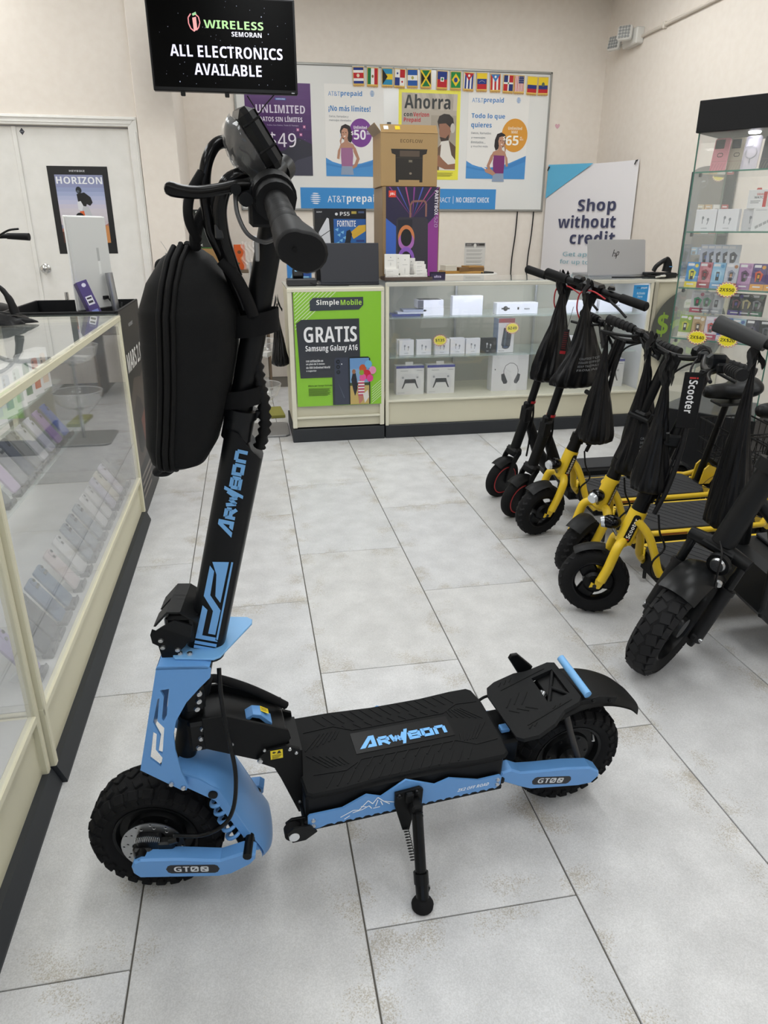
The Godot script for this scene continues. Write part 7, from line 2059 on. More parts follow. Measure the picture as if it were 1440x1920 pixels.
	part("mudguard", mb(S).grid(func(u: float, v: float) -> Vector3:
		var a := lerpf(0.95, 1.75, v)
		var w := u * 2.0 - 1.0
		return Vector3(-cos(a) * (0.148 - 0.012 * w * w), 0.128 + sin(a) * (0.148 - 0.012 * w * w), -w * 0.036), 8, 12), mat("1a1b1c", 0.45), t)
	for s in [-1.0, 1.0]:
		part("down_tube", mb().tube(curve(v3([0.112, 0.385, s * 0.006, 0.15, 0.34, s * 0.03, 0.178, 0.27, s * 0.05, 0.198, 0.2, s * 0.07, 0.24, 0.15, s * 0.095]), 5), 0.015, 10), yel, t)
		part("side_rail", mb().tube(curve(v3([0.2, 0.19, s * 0.055, 0.24, 0.195, s * 0.108, 0.3, 0.197, s * 0.122, 0.75, 0.2, s * 0.122, 0.8, 0.203, s * 0.11, 0.86, 0.235, s * 0.075, 0.92, 0.24, s * 0.06]), 4), 0.012, 10), yel, t)
		part("side_print", mb().box(Vector3(0.38, 0.197, s * 0.1345), Vector3(0.12, 0.01, 0.001)), mat("9a5a20", 0.4), t)
		part("rear_stay", mb().prism([0.78, 0.2, 0.8, 0.215, 0.94, 0.14, 0.94, 0.115, 0.92, 0.11], s * 0.05, s * 0.06), yel, t)
		part("rear_bracket", mb().prism([0.79, 0.215, 0.8, 0.29, 0.82, 0.31, 0.87, 0.29, 0.9, 0.26, 0.86, 0.25, 0.84, 0.215], s * 0.03, s * 0.038), yel, t)
	part("battery_case", mb().box(Vector3(0.5, 0.152, 0), Vector3(0.54, 0.075, 0.21), 0.01), mat("0b0b0c", 0.5), t)
	part("deck", mb(Transform3D(Basis(Vector3(1, 0, 0), -PI / 2), Vector3(0, 0.2, 0))).prism([0.225, -0.06, 0.24, -0.095, 0.28, -0.112, 0.74, -0.112, 0.775, -0.095, 0.79, -0.06, 0.79, 0.06, 0.775, 0.095, 0.74, 0.112, 0.28, 0.112, 0.24, 0.095, 0.225, 0.06], 0, 0.014, 0.003), mat("26272a", 0.7), t)
	for k in 12: part("deck_groove_rib", mb(T(0.3 + 0.04 * k, 0.2145, 0, 38)).box(Vector3.ZERO, Vector3(0.0035, 0.003, 0.235), 0.0005), mat("36373a", 0.7), t)
	part("loop_cable", mb().tube(curve(v3([0.17, 0.42, 0.04, 0.175, 0.36, 0.06, 0.2, 0.3, 0.07, 0.15, 0.26, 0.09, 0.16, 0.2, 0.09, 0.21, 0.18, 0.09])), 0.004, 6), mat("0c0c0d", 0.5), t)
	part("kickstand", mb().tube([Vector3(0.3, 0.12, 0.1), Vector3(0.27, 0.07, 0.15), Vector3(0.25, 0.03, 0.19)], 0.0075, 8), mat("0c0d0d", 0.4), t)
	# saddle on its post, wire basket behind
	part("seat_post", mb().cyl(Vector3(0.8, 0.22, 0), Vector3(0.86, 0.6, 0), 0.017, 0.015, 16), mat("09090a", 0.3), t)
	part("saddle", mb().grid(func(u: float, v: float) -> Vector3:
		var th := u * TAU
		var x := v * 0.27
		var hw := lerpf(0.032, 0.105, smoothstep(0.3, 0.85, v)) * sqrt(maxf(0.0, 1.0 - pow(absf(2.0 * v - 1.0), 6.0)))
		var hh := lerpf(0.03, 0.045, v) * sqrt(maxf(0.0, 1.0 - pow(absf(2.0 * v - 1.0), 6.0)))
		return Vector3(0.72 + x, 0.66 + 0.03 * smoothstep(0.5, 1.0, v) + hh * sin(th), hw * cos(th)), 24, 20, true, true), mat("141516", 0.38), t)
	part("saddle_spring", mb().cyl(Vector3(0.92, 0.6, 0.05), Vector3(0.92, 0.65, 0.05), 0.014).cyl(Vector3(0.92, 0.6, -0.05), Vector3(0.92, 0.65, -0.05), 0.014).box(Vector3(0.87, 0.605, 0), Vector3(0.14, 0.012, 0.08), 0.003), mat("1a1b1c", 0.4), t)
	part("rear_mudguard", mb().grid(func(u: float, v: float) -> Vector3:
		var a := lerpf(0.5, 2.6, v)
		var w := u * 2.0 - 1.0
		return Vector3(0.92 - cos(a) * (0.155 - 0.014 * w * w), 0.128 + sin(a) * (0.155 - 0.014 * w * w), -w * 0.04), 8, 16), mat("111213", 0.35), t)
	var bk := mb()
	for y in [0.33, 0.4, 0.49]:
		var k: float = 0.1 + (y - 0.33) * 0.2
		bk.tube([Vector3(0.84, y, -k), Vector3(1.1, y, -k), Vector3(1.1, y, k), Vector3(0.84, y, k)], 0.003 if y < 0.48 else 0.0045, 6, true)
	for i in 9:
		var x := 0.84 + 0.0325 * i
		bk.tube([Vector3(x, 0.49, -0.132), Vector3(x, 0.33, -0.1), Vector3(x, 0.33, 0.1), Vector3(x, 0.49, 0.132)], 0.0018, 5)
	for i in 7:
		var z := -0.1 + 0.033 * i
		bk.tube([Vector3(0.84, 0.49, z * 1.3), Vector3(0.84, 0.33, z), Vector3(1.1, 0.33, z), Vector3(1.1, 0.49, z * 1.3)], 0.0018, 5)
	part("wire_basket", bk, mat("0b0b0c", 0.4), t)
	part("basket_mount", mb().box(Vector3(0.96, 0.31, 0), Vector3(0.2, 0.02, 0.06), 0.003), blk, t)
	return t

func cargo_scooter() -> void:
	var t := thing("fat_tyre_scooter", "black step-through scooter with fat front tyre at the row's end", "scooter", T(1.235, 0.006, -1.86, 0, 7))
	var S := turned(34.0, Vector3(0.06, 0, 0), Vector3(0.33, 0.94, 0))
	var blk := mat("0d0e0f", 0.42)
	var c := Vector3(0, 0.2, 0)
	var w := part("front_wheel", road_tyre(c, 0.197, 0.047, S, 0.128), mat("121213", 0.75), t)
	var f := S * Transform3D(Basis(Vector3(1, 0, 0), PI / 2), c)
	var tr := mb(f)
	for k in 30:
		for s in [-1.0, 1.0]:
			tr.X = f * Transform3D(Basis(Vector3(0, 1, 0), -TAU * (k + 0.25 * s) / 30.0), Vector3.ZERO) * Transform3D(Basis(Vector3(1, 0, 0), s * 0.35) * Basis(Vector3(0, 0, 1), s * 0.22), Vector3(0.1917, s * 0.016, 0))
			tr.box(Vector3.ZERO, Vector3(0.004, 0.03, 0.034), 0.001)
			tr.X = f * Transform3D(Basis(Vector3(0, 1, 0), -TAU * (k + 0.25 * s) / 30.0), Vector3.ZERO) * Transform3D(Basis(Vector3(0, 0, 1), s * 0.95), Vector3(0.1775, s * 0.0395, 0))
			tr.box(Vector3.ZERO, Vector3(0.004, 0.022, 0.034), 0.001)
	part("tread_blocks", tr, mat("1f1f20", 0.75), w).set_meta("kind", "stuff")
	var rim := mb(f)
	rim.lathe([Vector2(0.13, -0.034), Vector2(0.123, -0.037), Vector2(0.118, -0.025), Vector2(0.118, 0.025), Vector2(0.123, 0.037), Vector2(0.13, 0.034)], 40)
	for k in 5:
		rim.X = f * Transform3D(Basis(Vector3(0, 1, 0), TAU * k / 5.0), Vector3.ZERO)
		rim.box(Vector3(0.08, 0, 0), Vector3(0.09, 0.016, 0.022), 0.004)
	rim.X = f
	rim.lathe([Vector2(0, -0.04), Vector2(0.035, -0.04), Vector2(0.04, -0.03), Vector2(0.04, 0.03), Vector2(0.035, 0.04), Vector2(0, 0.04)], 24)
	part("rim", rim, mat("111213", 0.3), w)
	part("axle_nut", mb(S).cyl(c + Vector3(0, 0, 0.07), c + Vector3(0, 0, 0.105), 0.009, 0.009, 6).cyl(c + Vector3(0, 0, -0.1), c + Vector3(0, 0, -0.07), 0.009, 0.009, 6), mat("b9bbbd", 0.25, 1.0), w)
	for s in [-1.0, 1.0]:
		part("fork_leg", mb(S).tube([Vector3(0.002, 0.185, s * 0.082), Vector3(0.075, 0.365, s * 0.082)], 0.021, 14).tube([Vector3(0.07, 0.35, s * 0.082), Vector3(0.075, 0.365, s * 0.082)], 0.024, 14).box(Vector3(0.0, 0.19, s * 0.08), Vector3(0.03, 0.05, 0.02), 0.004), mat("161617", 0.5), t)
		part("fork_tube", mb(S).tube([Vector3(0.07, 0.35, s * 0.082), Vector3(0.105, 0.45, s * 0.082)], 0.0145, 14), mat("101112", 0.2), t)
	part("fork_crown", mb(S).box(Vector3(0.108, 0.457, 0), Vector3(0.05, 0.036, 0.12), 0.012).tube([Vector3(0.104, 0.452, -0.098), Vector3(0.11, 0.458, 0), Vector3(0.104, 0.452, 0.098)], [0.02, 0.026, 0.02], 12), blk, t)
	part("mudguard", mb(S).grid(func(u: float, v: float) -> Vector3:
		var a := lerpf(1.05, 2.35, v)
		var q := u * 2.0 - 1.0
		return Vector3(-cos(a) * (0.216 - 0.02 * q * q), 0.2 + sin(a) * (0.216 - 0.02 * q * q), -q * 0.06), 10, 18).grid(func(u: float, v: float) -> Vector3:
		var a := lerpf(1.05, 2.35, v)
		var q := u * 2.0 - 1.0
		return Vector3(-cos(a) * (0.212 - 0.02 * q * q), 0.2 + sin(a) * (0.212 - 0.02 * q * q), -q * 0.058), 10, 18, true), mat("131415", 0.3), t)
	part("horn", mb(S).cyl(Vector3(0.06, 0.44, 0.03), Vector3(0.045, 0.44, 0.03), 0.036, 0.034, 22), blk, t)
	part("horn_grille", mb(S).cyl(Vector3(0.045, 0.44, 0.03), Vector3(0.038, 0.44, 0.03), 0.024, 0.02, 18), mat("a9abad", 0.25, 1.0), t)
	part("mudguard_bolt", mb(S).cyl(Vector3(0.03, 0.4, 0.06), Vector3(0.02, 0.398, 0.062), 0.011), mat("b9bbbd", 0.3, 1.0), t)
	part("wire", mb(S).tube(curve(v3([0.07, 0.5, 0.0, 0.03, 0.49, 0.03, 0.005, 0.44, 0.05, 0.015, 0.39, 0.06, 0.05, 0.38, 0.06])), 0.003, 6), mat("0c0c0d", 0.4), t)
	part("head_tube", mb(S).cyl(Vector3(0.112, 0.47, 0), Vector3(0.2, 0.7, 0), 0.036, 0.034, 24).cyl(Vector3(0.2, 0.7, 0), Vector3(0.212, 0.735, 0), 0.045, 0.045, 24), mat("101112", 0.45), t)
	part("stem_tube", mb(S).cyl(Vector3(0.21, 0.73, 0), Vector3(0.295, 0.95, 0), 0.027, 0.025, 20), mat("0f1011", 0.35), t)
	part("spec_label", mb(S).box(Vector3(0.262, 0.84, 0.027), Vector3(0.014, 0.13, 0.002)).on(Transform3D()), mat("d9dadb", 0.4), t)
	part("bar", mb(S).tube(curve(v3([0.34, 0.985, -0.36, 0.33, 0.985, -0.18, 0.3, 0.95, -0.07, 0.295, 0.945, 0, 0.3, 0.95, 0.07, 0.33, 0.985, 0.18, 0.34, 0.985, 0.36])), 0.0125, 12), blk, t)
	for s in [-1.0, 1.0]: part("grip", mb(S).cyl(Vector3(0.333, 0.985, s * 0.2), Vector3(0.343, 0.985, s * 0.36), 0.021, 0.026, 18), mat("2a2b2c", 0.6), t)
	part("brake_cable", mb(S).tube(curve(v3([0.32, 0.98, 0.16, 0.29, 0.93, 0.12, 0.28, 0.88, 0.06, 0.25, 0.75, 0.05])), 0.0045, 6), mat("0c0c0d", 0.5), t)
	for s in [-1.0, 1.0]:
		part("frame_tube", mb().tube(curve(v3([0.215, 0.6, 0.0, 0.26, 0.56, s * 0.05, 0.31, 0.48, s * 0.09, 0.335, 0.38, s * 0.1, 0.34, 0.27, s * 0.1, 0.365, 0.21, s * 0.1, 0.43, 0.19, s * 0.1, 0.9, 0.19, s * 0.1, 1.0, 0.24, s * 0.09, 1.1, 0.34, s * 0.07]), 5), 0.021, 12), mat("101112", 0.4), t)
	part("battery_box", mb(Transform3D(Basis(), Vector3.ZERO)).prism([0.27, 0.24, 0.3, 0.35, 0.34, 0.36, 0.92, 0.36, 0.95, 0.3, 0.95, 0.1, 0.42, 0.1], -0.13, 0.13, 0.006), mat("161718", 0.45), t)
	part("deck_plate", mb().box(Vector3(0.66, 0.368, 0), Vector3(0.52, 0.012, 0.25), 0.003), mat("2f3033", 0.6), t)
	part("side_stripe", mb().prism([0.44, 0.29, 0.47, 0.3, 0.56, 0.19, 0.52, 0.18], 0.1302, 0.1312), mat("dcdedf", 0.4), t)
	part("chain_sleeve", mb().tube(curve(v3([0.25, 0.52, 0.09, 0.27, 0.42, 0.115, 0.275, 0.32, 0.125, 0.29, 0.22, 0.12])), 0.009, 8), mat("191919", 0.5), t)
	part("rear_wheel", road_tyre(Vector3(1.2, 0.172, 0), 0.172, 0.05, Transform3D(), 0.108), mat("121213", 0.75), t)
	part("rear_hub", mb(Transform3D(Basis(Vector3(1, 0, 0), PI / 2), Vector3(1.2, 0.172, 0))).lathe([Vector2(0.11, -0.03), Vector2(0.06, -0.045), Vector2(0, -0.045)], 30).lathe([Vector2(0.11, 0.03), Vector2(0.06, 0.045), Vector2(0, 0.045)], 30), mat("0b0b0c", 0.4), t)
	part("rear_fork", mb().tube([Vector3(1.0, 0.24, 0.08), Vector3(1.2, 0.172, 0.07)], 0.016, 10).tube([Vector3(1.0, 0.24, -0.08), Vector3(1.2, 0.172, -0.07)], 0.016, 10).tube([Vector3(1.0, 0.24, -0.08), Vector3(1.0, 0.24, 0.08)], 0.016, 10), blk, t)
	part("seat_post", mb().cyl(Vector3(0.98, 0.36, 0), Vector3(1.02, 0.66, 0), 0.017), blk, t)
	part("saddle", mb().ball(Vector3(1.0, 0.71, 0), Vector3(0.14, 0.05, 0.1), 22, 12), mat("0c0c0d", 0.38), t)

func scooter_row() -> void:
	slim_scooter(T(1.27, 0.003, -3.49, 0, 6), "slim black scooter with red wheel ring, standing next to the glass showcase", 27.0)
	slim_scooter(T(1.252, 0.003, -3.195, 0, 6), "slim black scooter with red cable, standing beside a yellow scooter", 27.0)
	yellow_scooter(T(1.275, 0.004, -2.935, 0, 5), "yellow and black seated scooter standing next to the slim black scooters", 14.0)
	yellow_scooter(T(1.27, 0.004, -2.56, 0, 5), "yellow and black seated scooter between the two other yellow ones", 33.0)
	yellow_scooter(T(1.19, 0.004, -2.165, 0, 5), "yellow and black seated scooter beside the black fat-tyre scooter", -24.0)
	cargo_scooter()
	# board tied to the bars of the last yellow scooter
	var bd := thing("name_board", "narrow black iSCOOTER board tied below a handlebar", "sign", Transform3D(Basis(Vector3(0.9, 0, 0.43), Vector3(0.14, 0.96, 0.23), Vector3(-0.42, -0.18, 0.89)).orthonormalized(), Vector3(1.39, 0.755, -2.06)))
	part("board", mb().box(Vector3(0, 0.075, 0), Vector3(0.062, 0.19, 0.005), 0.002), mat("121213", 0.4), bd)
	var bt := ink_mb(0.001, Transform3D(Basis(Vector3(0, -1, 0), Vector3(1, 0, 0), Vector3(0, 0, 1)), Vector3(-0.012, 0.155, 0.0028)))
	bt.pt("i", 0, 2, 26, "c8302c", 6).pt("Scooter", 10, 2, 26, "f2f2f2", 112)
	part("lettering", bt, print_mat(0.3), bd)
	# carrier bags on the bars
	plastic_bag(T(1.435, 1.115, -3.24, 20), "black carrier bag hanging from the slim scooter next to the showcase", 0.26, 0.45, 0.12, 1)
	plastic_bag(T(1.455, 1.09, -3.0, 20), "black carrier bag with printed warning hanging from the slim scooter", 0.3, 0.405, 0.13, 5, 0.55, true)
	plastic_bag(T(1.47, 0.93, -2.82, 10), "long black carrier bag hanging from the first yellow scooter's handlebar", 0.16, 0.46, 0.14, 2)
	plastic_bag(T(1.49, 0.93, -2.5, 15), "long black carrier bag with printed warning on the middle yellow scooter", 0.2, 0.5, 0.15, 4, 0.25, true)
	plastic_bag(T(1.345, 0.91, -2.14, 10), "long black carrier bag hanging from the yellow scooter beside the fat tyre", 0.14, 0.42, 0.12, 7)
	plastic_bag(T(1.6, 0.97, -2.06, 10), "very long narrow black bag hanging from the fat-tyre scooter's bar", 0.15, 0.6, 0.14, 9)
	var tg := thing("swing_tag", "narrow black and red paper tag hanging below a slim scooter's bar", "tag", T(1.39, 0.93, -3.07, -10, 0, -6))
	var tm := sheet(26, 110, "1a1718", 0.0006)
	lines(tm, 3, 12, 20, 9, 9, 4, "6a2426")
	tm.pr(0, 96, 26, 14, "b02a30")
	part("paper", tm, print_mat(0.5), tg)
	part("string", mb().tube([Vector3(0.013, 0, 0), Vector3(0.02, 0.1, 0.01)], 0.001, 4), mat("1a1a1a", 0.5), tg)

# ---------------------------------------------------------------- glass display tower by the right wall
func pack(w: float, h: float, a: String, b: String, c: String, label: String, at: Transform3D, called := "blister_pack") -> void:
	var m := carton(w, h, 0.016, a, 0.001)
	var W := w * 1000
	var H := h * 1000
	m.pr(0, H * 0.78, W, H * 0.22, b).pr(W * 0.08, H * 0.05, W * 0.5, H * 0.1, "e6e6e8").pe(W * 0.78, H * 0.14, W * 0.14, W * 0.14, b, 14)
	m.pp([W * 0.2, H * 0.34, W * 0.5, H * 0.26, W * 0.82, H * 0.4, W * 0.7, H * 0.66, W * 0.3, H * 0.7], c).pr(W * 0.36, H * 0.36, W * 0.26, H * 0.34, "23262c").pr(W * 0.41, H * 0.42, W * 0.16, H * 0.14, b).pr(W * 0.2, H * 0.86, W * 0.56, H * 0.05, "e8e8ea")
	single(called, m, print_mat(0.25), label, "pack", at, "packs in the glass tower")

func phone_case(hex: String, kind: int, label: String, at: Transform3D) -> void:
	var t := thing("phone_case", label, "phone case", at, "phone cases in the glass tower")
	var o := []
	for e in [[0.038, 0.0, 0], [0.038, 0.158, 1], [-0.038, 0.158, 2], [-0.038, 0.0, 3]]:
		for k in 4:
			var a: float = -PI / 2 + e[2] * PI / 2 + k * PI / 6
			o.append(Vector2(e[0] - signf(e[0]) * 0.011, e[1] + (0.011 if e[1] < 0.01 else -0.011)) + Vector2(cos(a), sin(a)) * 0.011)
	var f := T(0, 0, 0, 0, -12)
	part("shell", mb(f).prism(o, -0.006, 0.005, 0.002), glass("d8d4ea", 0.35) if kind == 2 else mat(hex, 0.35), t)
	if kind < 2:
		part("camera_block", mb(f).prism([-0.032, 0.108, 0.012, 0.108, 0.012, 0.15, -0.032, 0.15], 0.005, 0.008, 0.002), mat("2a2c34", 0.25), t)
		for p in [[-0.022, 0.139], [-0.022, 0.119], [-0.002, 0.13]]: part("lens_ring", mb(f).cyl(Vector3(p[0], p[1], 0.008), Vector3(p[0], p[1], 0.0095), 0.0075, 0.0075, 14), mat("14161c", 0.15), t)
		var m := ink_mb(0.001, f * Transform3D(Basis(), Vector3(0, 0.078, 0.0055)))
		for s in [-1.0, 1.0]: m.pl([s * -2, -7, s * 6, -9, s * 12, -5, s * 13, 0, s * 12, 5, s * 6, 9, s * -2, 7], 3, "34302e")
		m.pl([-37, 30, 37, 30], 1, "8a6a6a")
		for k in 5: m.pl([-34 + 14 * k, 74, -24 + 14 * k, 40], 1.4, "a86a78" if kind == 0 else "8d8674")
		part("emblem_print", m, print_mat(0.3), t)
	else:
		part("magnet_ring", mb(f).on(f * Transform3D(Basis(Vector3(1, 0, 0), PI / 2), Vector3(0, 0.08, 0.006))).lathe([Vector2(0.024, -0.001), Vector2(0.027, -0.001), Vector2(0.027, 0.001), Vector2(0.024, 0.001)], 30), mat("7d7f88", 0.4), t)
		part("camera_rim", mb(f).tube(v3([-0.03, 0.11, 0.006, 0.0, 0.11, 0.006, 0.002, 0.15, 0.006, -0.03, 0.15, 0.006]), 0.0015, 6, true), mat("9a9ca8", 0.3), t)
		part("magnet_bar", mb(f).box(Vector3(0, 0.042, 0.006), Vector3(0.004, 0.02, 0.001)), mat("7d7f88", 0.4), t)

func glass_tower() -> void:
	# face runs along e from corner P, depth along n
	var e := Vector3(0.6, 0, 0.8)
	var n := Vector3(0.8, 0, -0.6)
	var P := Vector3(2.25, 0, -3.6)
	var B := Basis(e, Vector3.UP, -n)
	var at := Transform3D(B, P)
	var t := thing("glass_tower", "tall glass display tower with black header and black base by the right wall", "display tower", at)
	var blk := mat("191a1c", 0.45)
	part("header", mb().box(Vector3(0.25, 1.86, -0.225), Vector3(0.53, 0.14, 0.48), 0.002), blk, t)
	part("base_cabinet", mb().box(Vector3(0.25, 0.21, -0.225), Vector3(0.52, 0.42, 0.47), 0.003), mat("1b1c1e", 0.5), t)
	part("hook", mb().tube(curve(v3([0.2, 1.93, -0.3, 0.205, 1.955, -0.3, 0.23, 1.962, -0.3, 0.25, 1.945, -0.3, 0.25, 1.93, -0.3])), 0.004, 6), blk, t)
	for z in [0.0, -0.45]: part("front_pane" if z == 0.0 else "back_pane", mb().box(Vector3(0.25, 1.105, z), Vector3(0.5, 1.37, 0.005)), glass("eaf4f0", 0.05), t)
	for x in [0.0, 0.5]: part("side_pane", mb().box(Vector3(x, 1.105, -0.225), Vector3(0.005, 1.37, 0.45)), glass("e2f0ea", 0.07), t)
	for x in [0.0, 0.5]:
		for z in [0.002, -0.452]: part("pane_edge", mb().box(Vector3(x, 1.105, z), Vector3(0.006, 1.37, 0.004)), mat("3f6b5e", 0.2), t)
	for y in [1.613, 1.335, 1.06, 0.80]:
		var s := part("shelf", mb().box(Vector3(0.25, y, -0.225), Vector3(0.49, 0.007, 0.44)), glass("cfe6dd", 0.16), t)
		part("shelf_edge", mb().box(Vector3(0.25, y, -0.003), Vector3(0.49, 0.007, 0.003)), mat("4d8070", 0.2), s)
		for x in [0.03, 0.47]: part("shelf_clip", mb().box(Vector3(x, y - 0.012, -0.01), Vector3(0.016, 0.02, 0.016), 0.004), mat("55585a", 0.3, 0.9), s)
	part("spot_light", mb().cyl(Vector3(0.22, 1.792, -0.12), Vector3(0.22, 1.782, -0.12), 0.03, 0.026, 18), glow("fdfdff", 10.0), t)
	var sp := SpotLight3D.new()
	sp.name = "tower_spot"
	sp.light_energy = 0.03
	sp.spot_angle = 60
	sp.spot_range = 10
	sp.light_size = 0.03
	sp.shadow_enabled = true
	sp.light_color = Color(1, 1, 1)
	add_child(sp)
	sp.transform = at * T(0.22, 1.775, -0.12, 0, -90)
	# phone cases
	var y1 := 1.6175
	phone_case("d98b95", 0, "pink quilted phone case with dark emblem in the glass tower", at * T(0.075, y1, -0.1, 0))
	phone_case("a89f8c", 1, "taupe checkered phone case with dark emblem in the glass tower", at * T(0.145, y1, -0.13, 0))
	phone_case("d8d4ea", 2, "clear phone case with a grey magnet ring in the glass tower", at * T(0.222, y1, -0.1, 0))
	phone_case("2a2a32", 1, "black phone case beside the clear one in the glass tower", at * T(0.31, y1, -0.1, 0))
	# earbud cartons and packs
	var y2 := 1.339
	for k in 3: single("earbud_carton", earbud_box(), print_mat(0.4), "small square white earbud carton in the glass tower", "box", at * T(0.07 + 0.108 * k, y2, -0.06 - 0.05 * (1 if k == 2 else 0), 0), "earbud cartons in the glass tower")
	var sm := carton(0.12, 0.11, 0.04, "e6e6e6")
	for k in 5: sm.pp([16 + 17 * k, 88 - 9 * k, 30 + 17 * k, 80 - 9 * k, 34 + 17 * k, 92 - 9 * k, 20 + 17 * k, 100 - 9 * k], "a9aaac")
	sm.pr(10, 12, 50, 3, "b9babc")
	single("watch_band_carton", sm, print_mat(0.4), "white carton with a grey link-band print in the glass tower", "box", at * T(0.36, y2, -0.05))
	var sx := carton(0.09, 0.085, 0.03, "e9e9ea")
	sx.pt("SMART", 40, 26, 10, "c8342c", 42).pt("WATCH", 30, 40, 10, "3a3b3e", 50).pr(72, 10, 16, 70, "c02c2c").pr(14, 50, 46, 3, "8a8b8e").pr(14, 58, 40, 3, "8a8b8e").pp([34, 0, 38, -8, 56, -8, 60, 0], "c8342c")
	single("red_white_pack", sx, print_mat(0.3), "small white and red pack standing on cartons in the glass tower", "pack", at * T(0.295, y2 + 0.105, -0.09))
	# upright packs
	var y3 := 1.064
	var pk := [["3f8fd0", "e8d33a", "d8dc50", "blue and yellow"], ["c87a86", "9c2c3c", "8a3440", "dark pink"], ["8fc0e0", "5a9ac8", "a8d4ec", "sky blue"], ["c8ccd6", "b07a50", "8a90a4", "silver and copper"], ["b88ab8", "9a6a9c", "6a4468", "mauve"], ["4a2c78", "e4a030", "d8502c", "purple and orange"], ["4a2c78", "e4a030", "e8e4f0", "deep purple"]]
	for k in pk.size(): pack(0.064, 0.125, pk[k][0], pk[k][1], pk[k][2], "upright %s blister pack on the tower's third shelf" % pk[k][3], at * T(0.045 + 0.066 * k, y3, -0.05, 0, -6))
	for k in 5: pack(0.062, 0.13, ["b4bcd0", "a9b4cc", "c0c8d8", "b8c4d4", "ccd2dc"][k], "2c4a90" if k == 0 else "d0d4da", "3a4058", "pale %s pack in the raised back row of the tower's third shelf" % ["steel-blue", "ice", "pearl", "mist", "frost"][k], at * T(0.06 + 0.035 * k, y3 + 0.08, -0.17, 8, -6))
	single("riser", mb().box(Vector3(0, 0.039, 0), Vector3(0.3, 0.078, 0.08), 0.002), glass("e8f0ee", 0.2), "clear riser block under the back row of packs in the tower", "riser", at * T(0.15, y3, -0.19))
	star_tag_at("2X$50", "yellow star price tag reading 2X$50 on the tower's third shelf", at * T(0.255, 1.062, 0.006))
	var y4 := 0.804
	var p4 := [["8fae3c", "e8e4d0", "c8cc3a", "lime green"], ["c0a47a", "e4dccc", "9a7a4a", "tan"], ["d8d0dc", "b84a6a", "c83a34", "white and red"], ["4a6ab0", "d8dce8", "e07a4a", "cobalt blue"], ["8fb4c8", "3a5a9c", "7ab46a", "blue-green"], ["2a2438", "3a344a", "55506a", "near-black"], ["2c2c30", "44444a", "5c5c64", "charcoal"]]
	for k in p4.size(): pack(0.066, 0.115, p4[k][0], p4[k][1], p4[k][2], "upright %s blister pack on the tower's lowest shelf" % p4[k][3], at * T(0.05 + 0.068 * k, y4, -0.05, 0, -6))
	var p5 := [["d8d4d8", "b83a5a", "3a9a6a", "white and green"], ["b4b8be", "9aa0a8", "3a8a5a", "silver and green"], ["c4c8cc", "a8acb2", "c8ccd0", "plain silver"], ["1c1820", "5a4a9a", "8a4a5a", "black and violet"], ["1c1c20", "3a3a3e", "c8b87a", "black and gold"], ["181a1c", "2a6a4a", "9a9aa0", "black and emerald"]]
	for k in p5.size(): pack(0.07, 0.11, p5[k][0], p5[k][1], p5[k][2], "upright %s blister pack in the raised row of the tower's lowest shelf" % p5[k][3], at * T(0.07 + 0.05 * k + (0.05 if k > 2 else 0.0), y4 + 0.125, -0.12, 0, -8))
	single("riser", mb().box(Vector3(0, 0.06, 0), Vector3(0.42, 0.12, 0.06), 0.002), glass("e8f0ee", 0.2), "long clear riser block on the tower's lowest shelf", "riser", at * T(0.23, y4, -0.14))
	star_tag_at("2X$40", "yellow star price tag over the tan and red packs in the tower", at * T(0.145, 0.815, 0.006))
	star_tag_at("2X$20", "yellow star price tag over the blue-green pack in the tower", at * T(0.3, 0.815, 0.006))
	star_tag_at("2X$30", "yellow star price tag in the rack behind the tower", T(3.3, 1.7, -4.97))
	# dark counter-top rack seen through the tower
	var rk := thing("product_rack", "dark counter-top rack with rounded top and small goods behind the glass tower", "rack", T(3.245, 1.0245, -4.98))
	var ra := mb()
	var o := [-0.13, 0.0, 0.13, 0.0]
	for k in 9: o.append_array([0.13 * cos(PI * k / 8.0), 0.69 + 0.05 * sin(PI * k / 8.0)])
	ra.prism(o, -0.02, 0.0, 0.002)
	part("back_board", ra, mat("2c2d30", 0.5), rk)
	for s in [-1.0, 1.0]: part("side_panel", mb().box(Vector3(s * 0.132, 0.35, 0.04), Vector3(0.01, 0.7, 0.12), 0.002), mat("3a3d42", 0.3), rk)
	for k in 4: part("rack_shelf", mb().box(Vector3(0, 0.012 + 0.14 * k, 0.05), Vector3(0.262, 0.012, 0.1), 0.002), mat("43464a", 0.4), rk)
	var em := ink_mb(0.001, T(-0.05, 0.64, 0.001))
	em.pe(0, 0, 34, 42, "6a6c74", 24).pe(0, 0, 29, 37, "3a3b42", 24).pt("JBL", -16, 6, 12, "c8cad4", 32)
	part("crest", em, print_mat(0.3), rk)
	var names := ["blue", "red", "beige", "sky blue", "white", "grey", "green", "amber"]
	var cl := ["3f7ab8", "b84a50", "c9b890", "7ab4dc", "dcdcda", "9a9a9c", "6a9a6a", "c89a4a"]
	for r in 4:
		for k in 4:
			var id := (r * 3 + k * 5 + r / 2) % 8
			var c := carton(0.056, 0.075 if r % 2 == 0 else 0.05, 0.04, cl[id])
			c.pr(8, 10, 34, 8, "e4e4e2").pr(16, 26, 26, 20, "2c2e34")
			single("accessory_carton", c, print_mat(0.35), "small %s carton on shelf %s of the dark rack behind the tower" % [names[id], ["one", "two", "three", "four"][r]], "box", T(3.245 - 0.095 + 0.063 * k, 1.0245 + 0.0185 + 0.14 * r, -4.9), "small cartons on the dark rack")

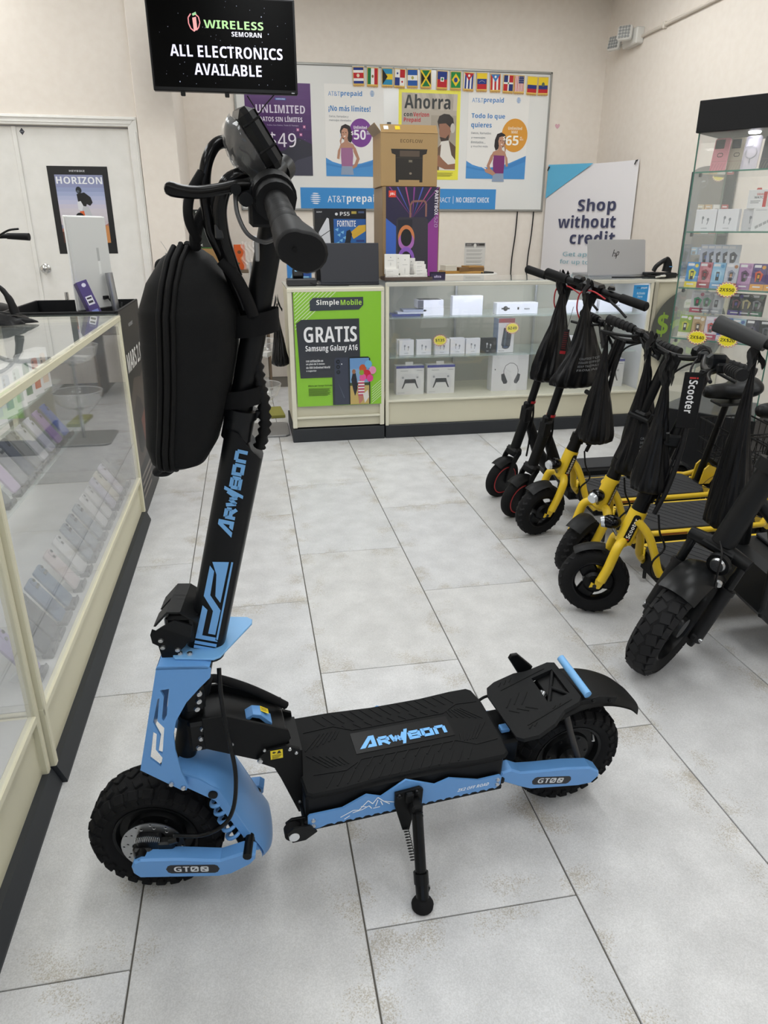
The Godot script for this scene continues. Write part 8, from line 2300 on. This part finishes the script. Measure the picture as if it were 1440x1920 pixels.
func star_tag_at(text: String, label: String, at: Transform3D) -> void:
	var m := ink_mb(0.001)
	burst(m, 0, 0, 56, 40, "c43a30")
	burst(m, 0, 0, 53, 37, "f3e8b8")
	burst(m, 0, 0, 47, 32, "f0e02c")
	m.pt(text, -36, 10, 19, "2a2610", 72, 1)
	single("price_tag", m, print_mat(0.5), label, "price tag", at, "yellow star price tags")
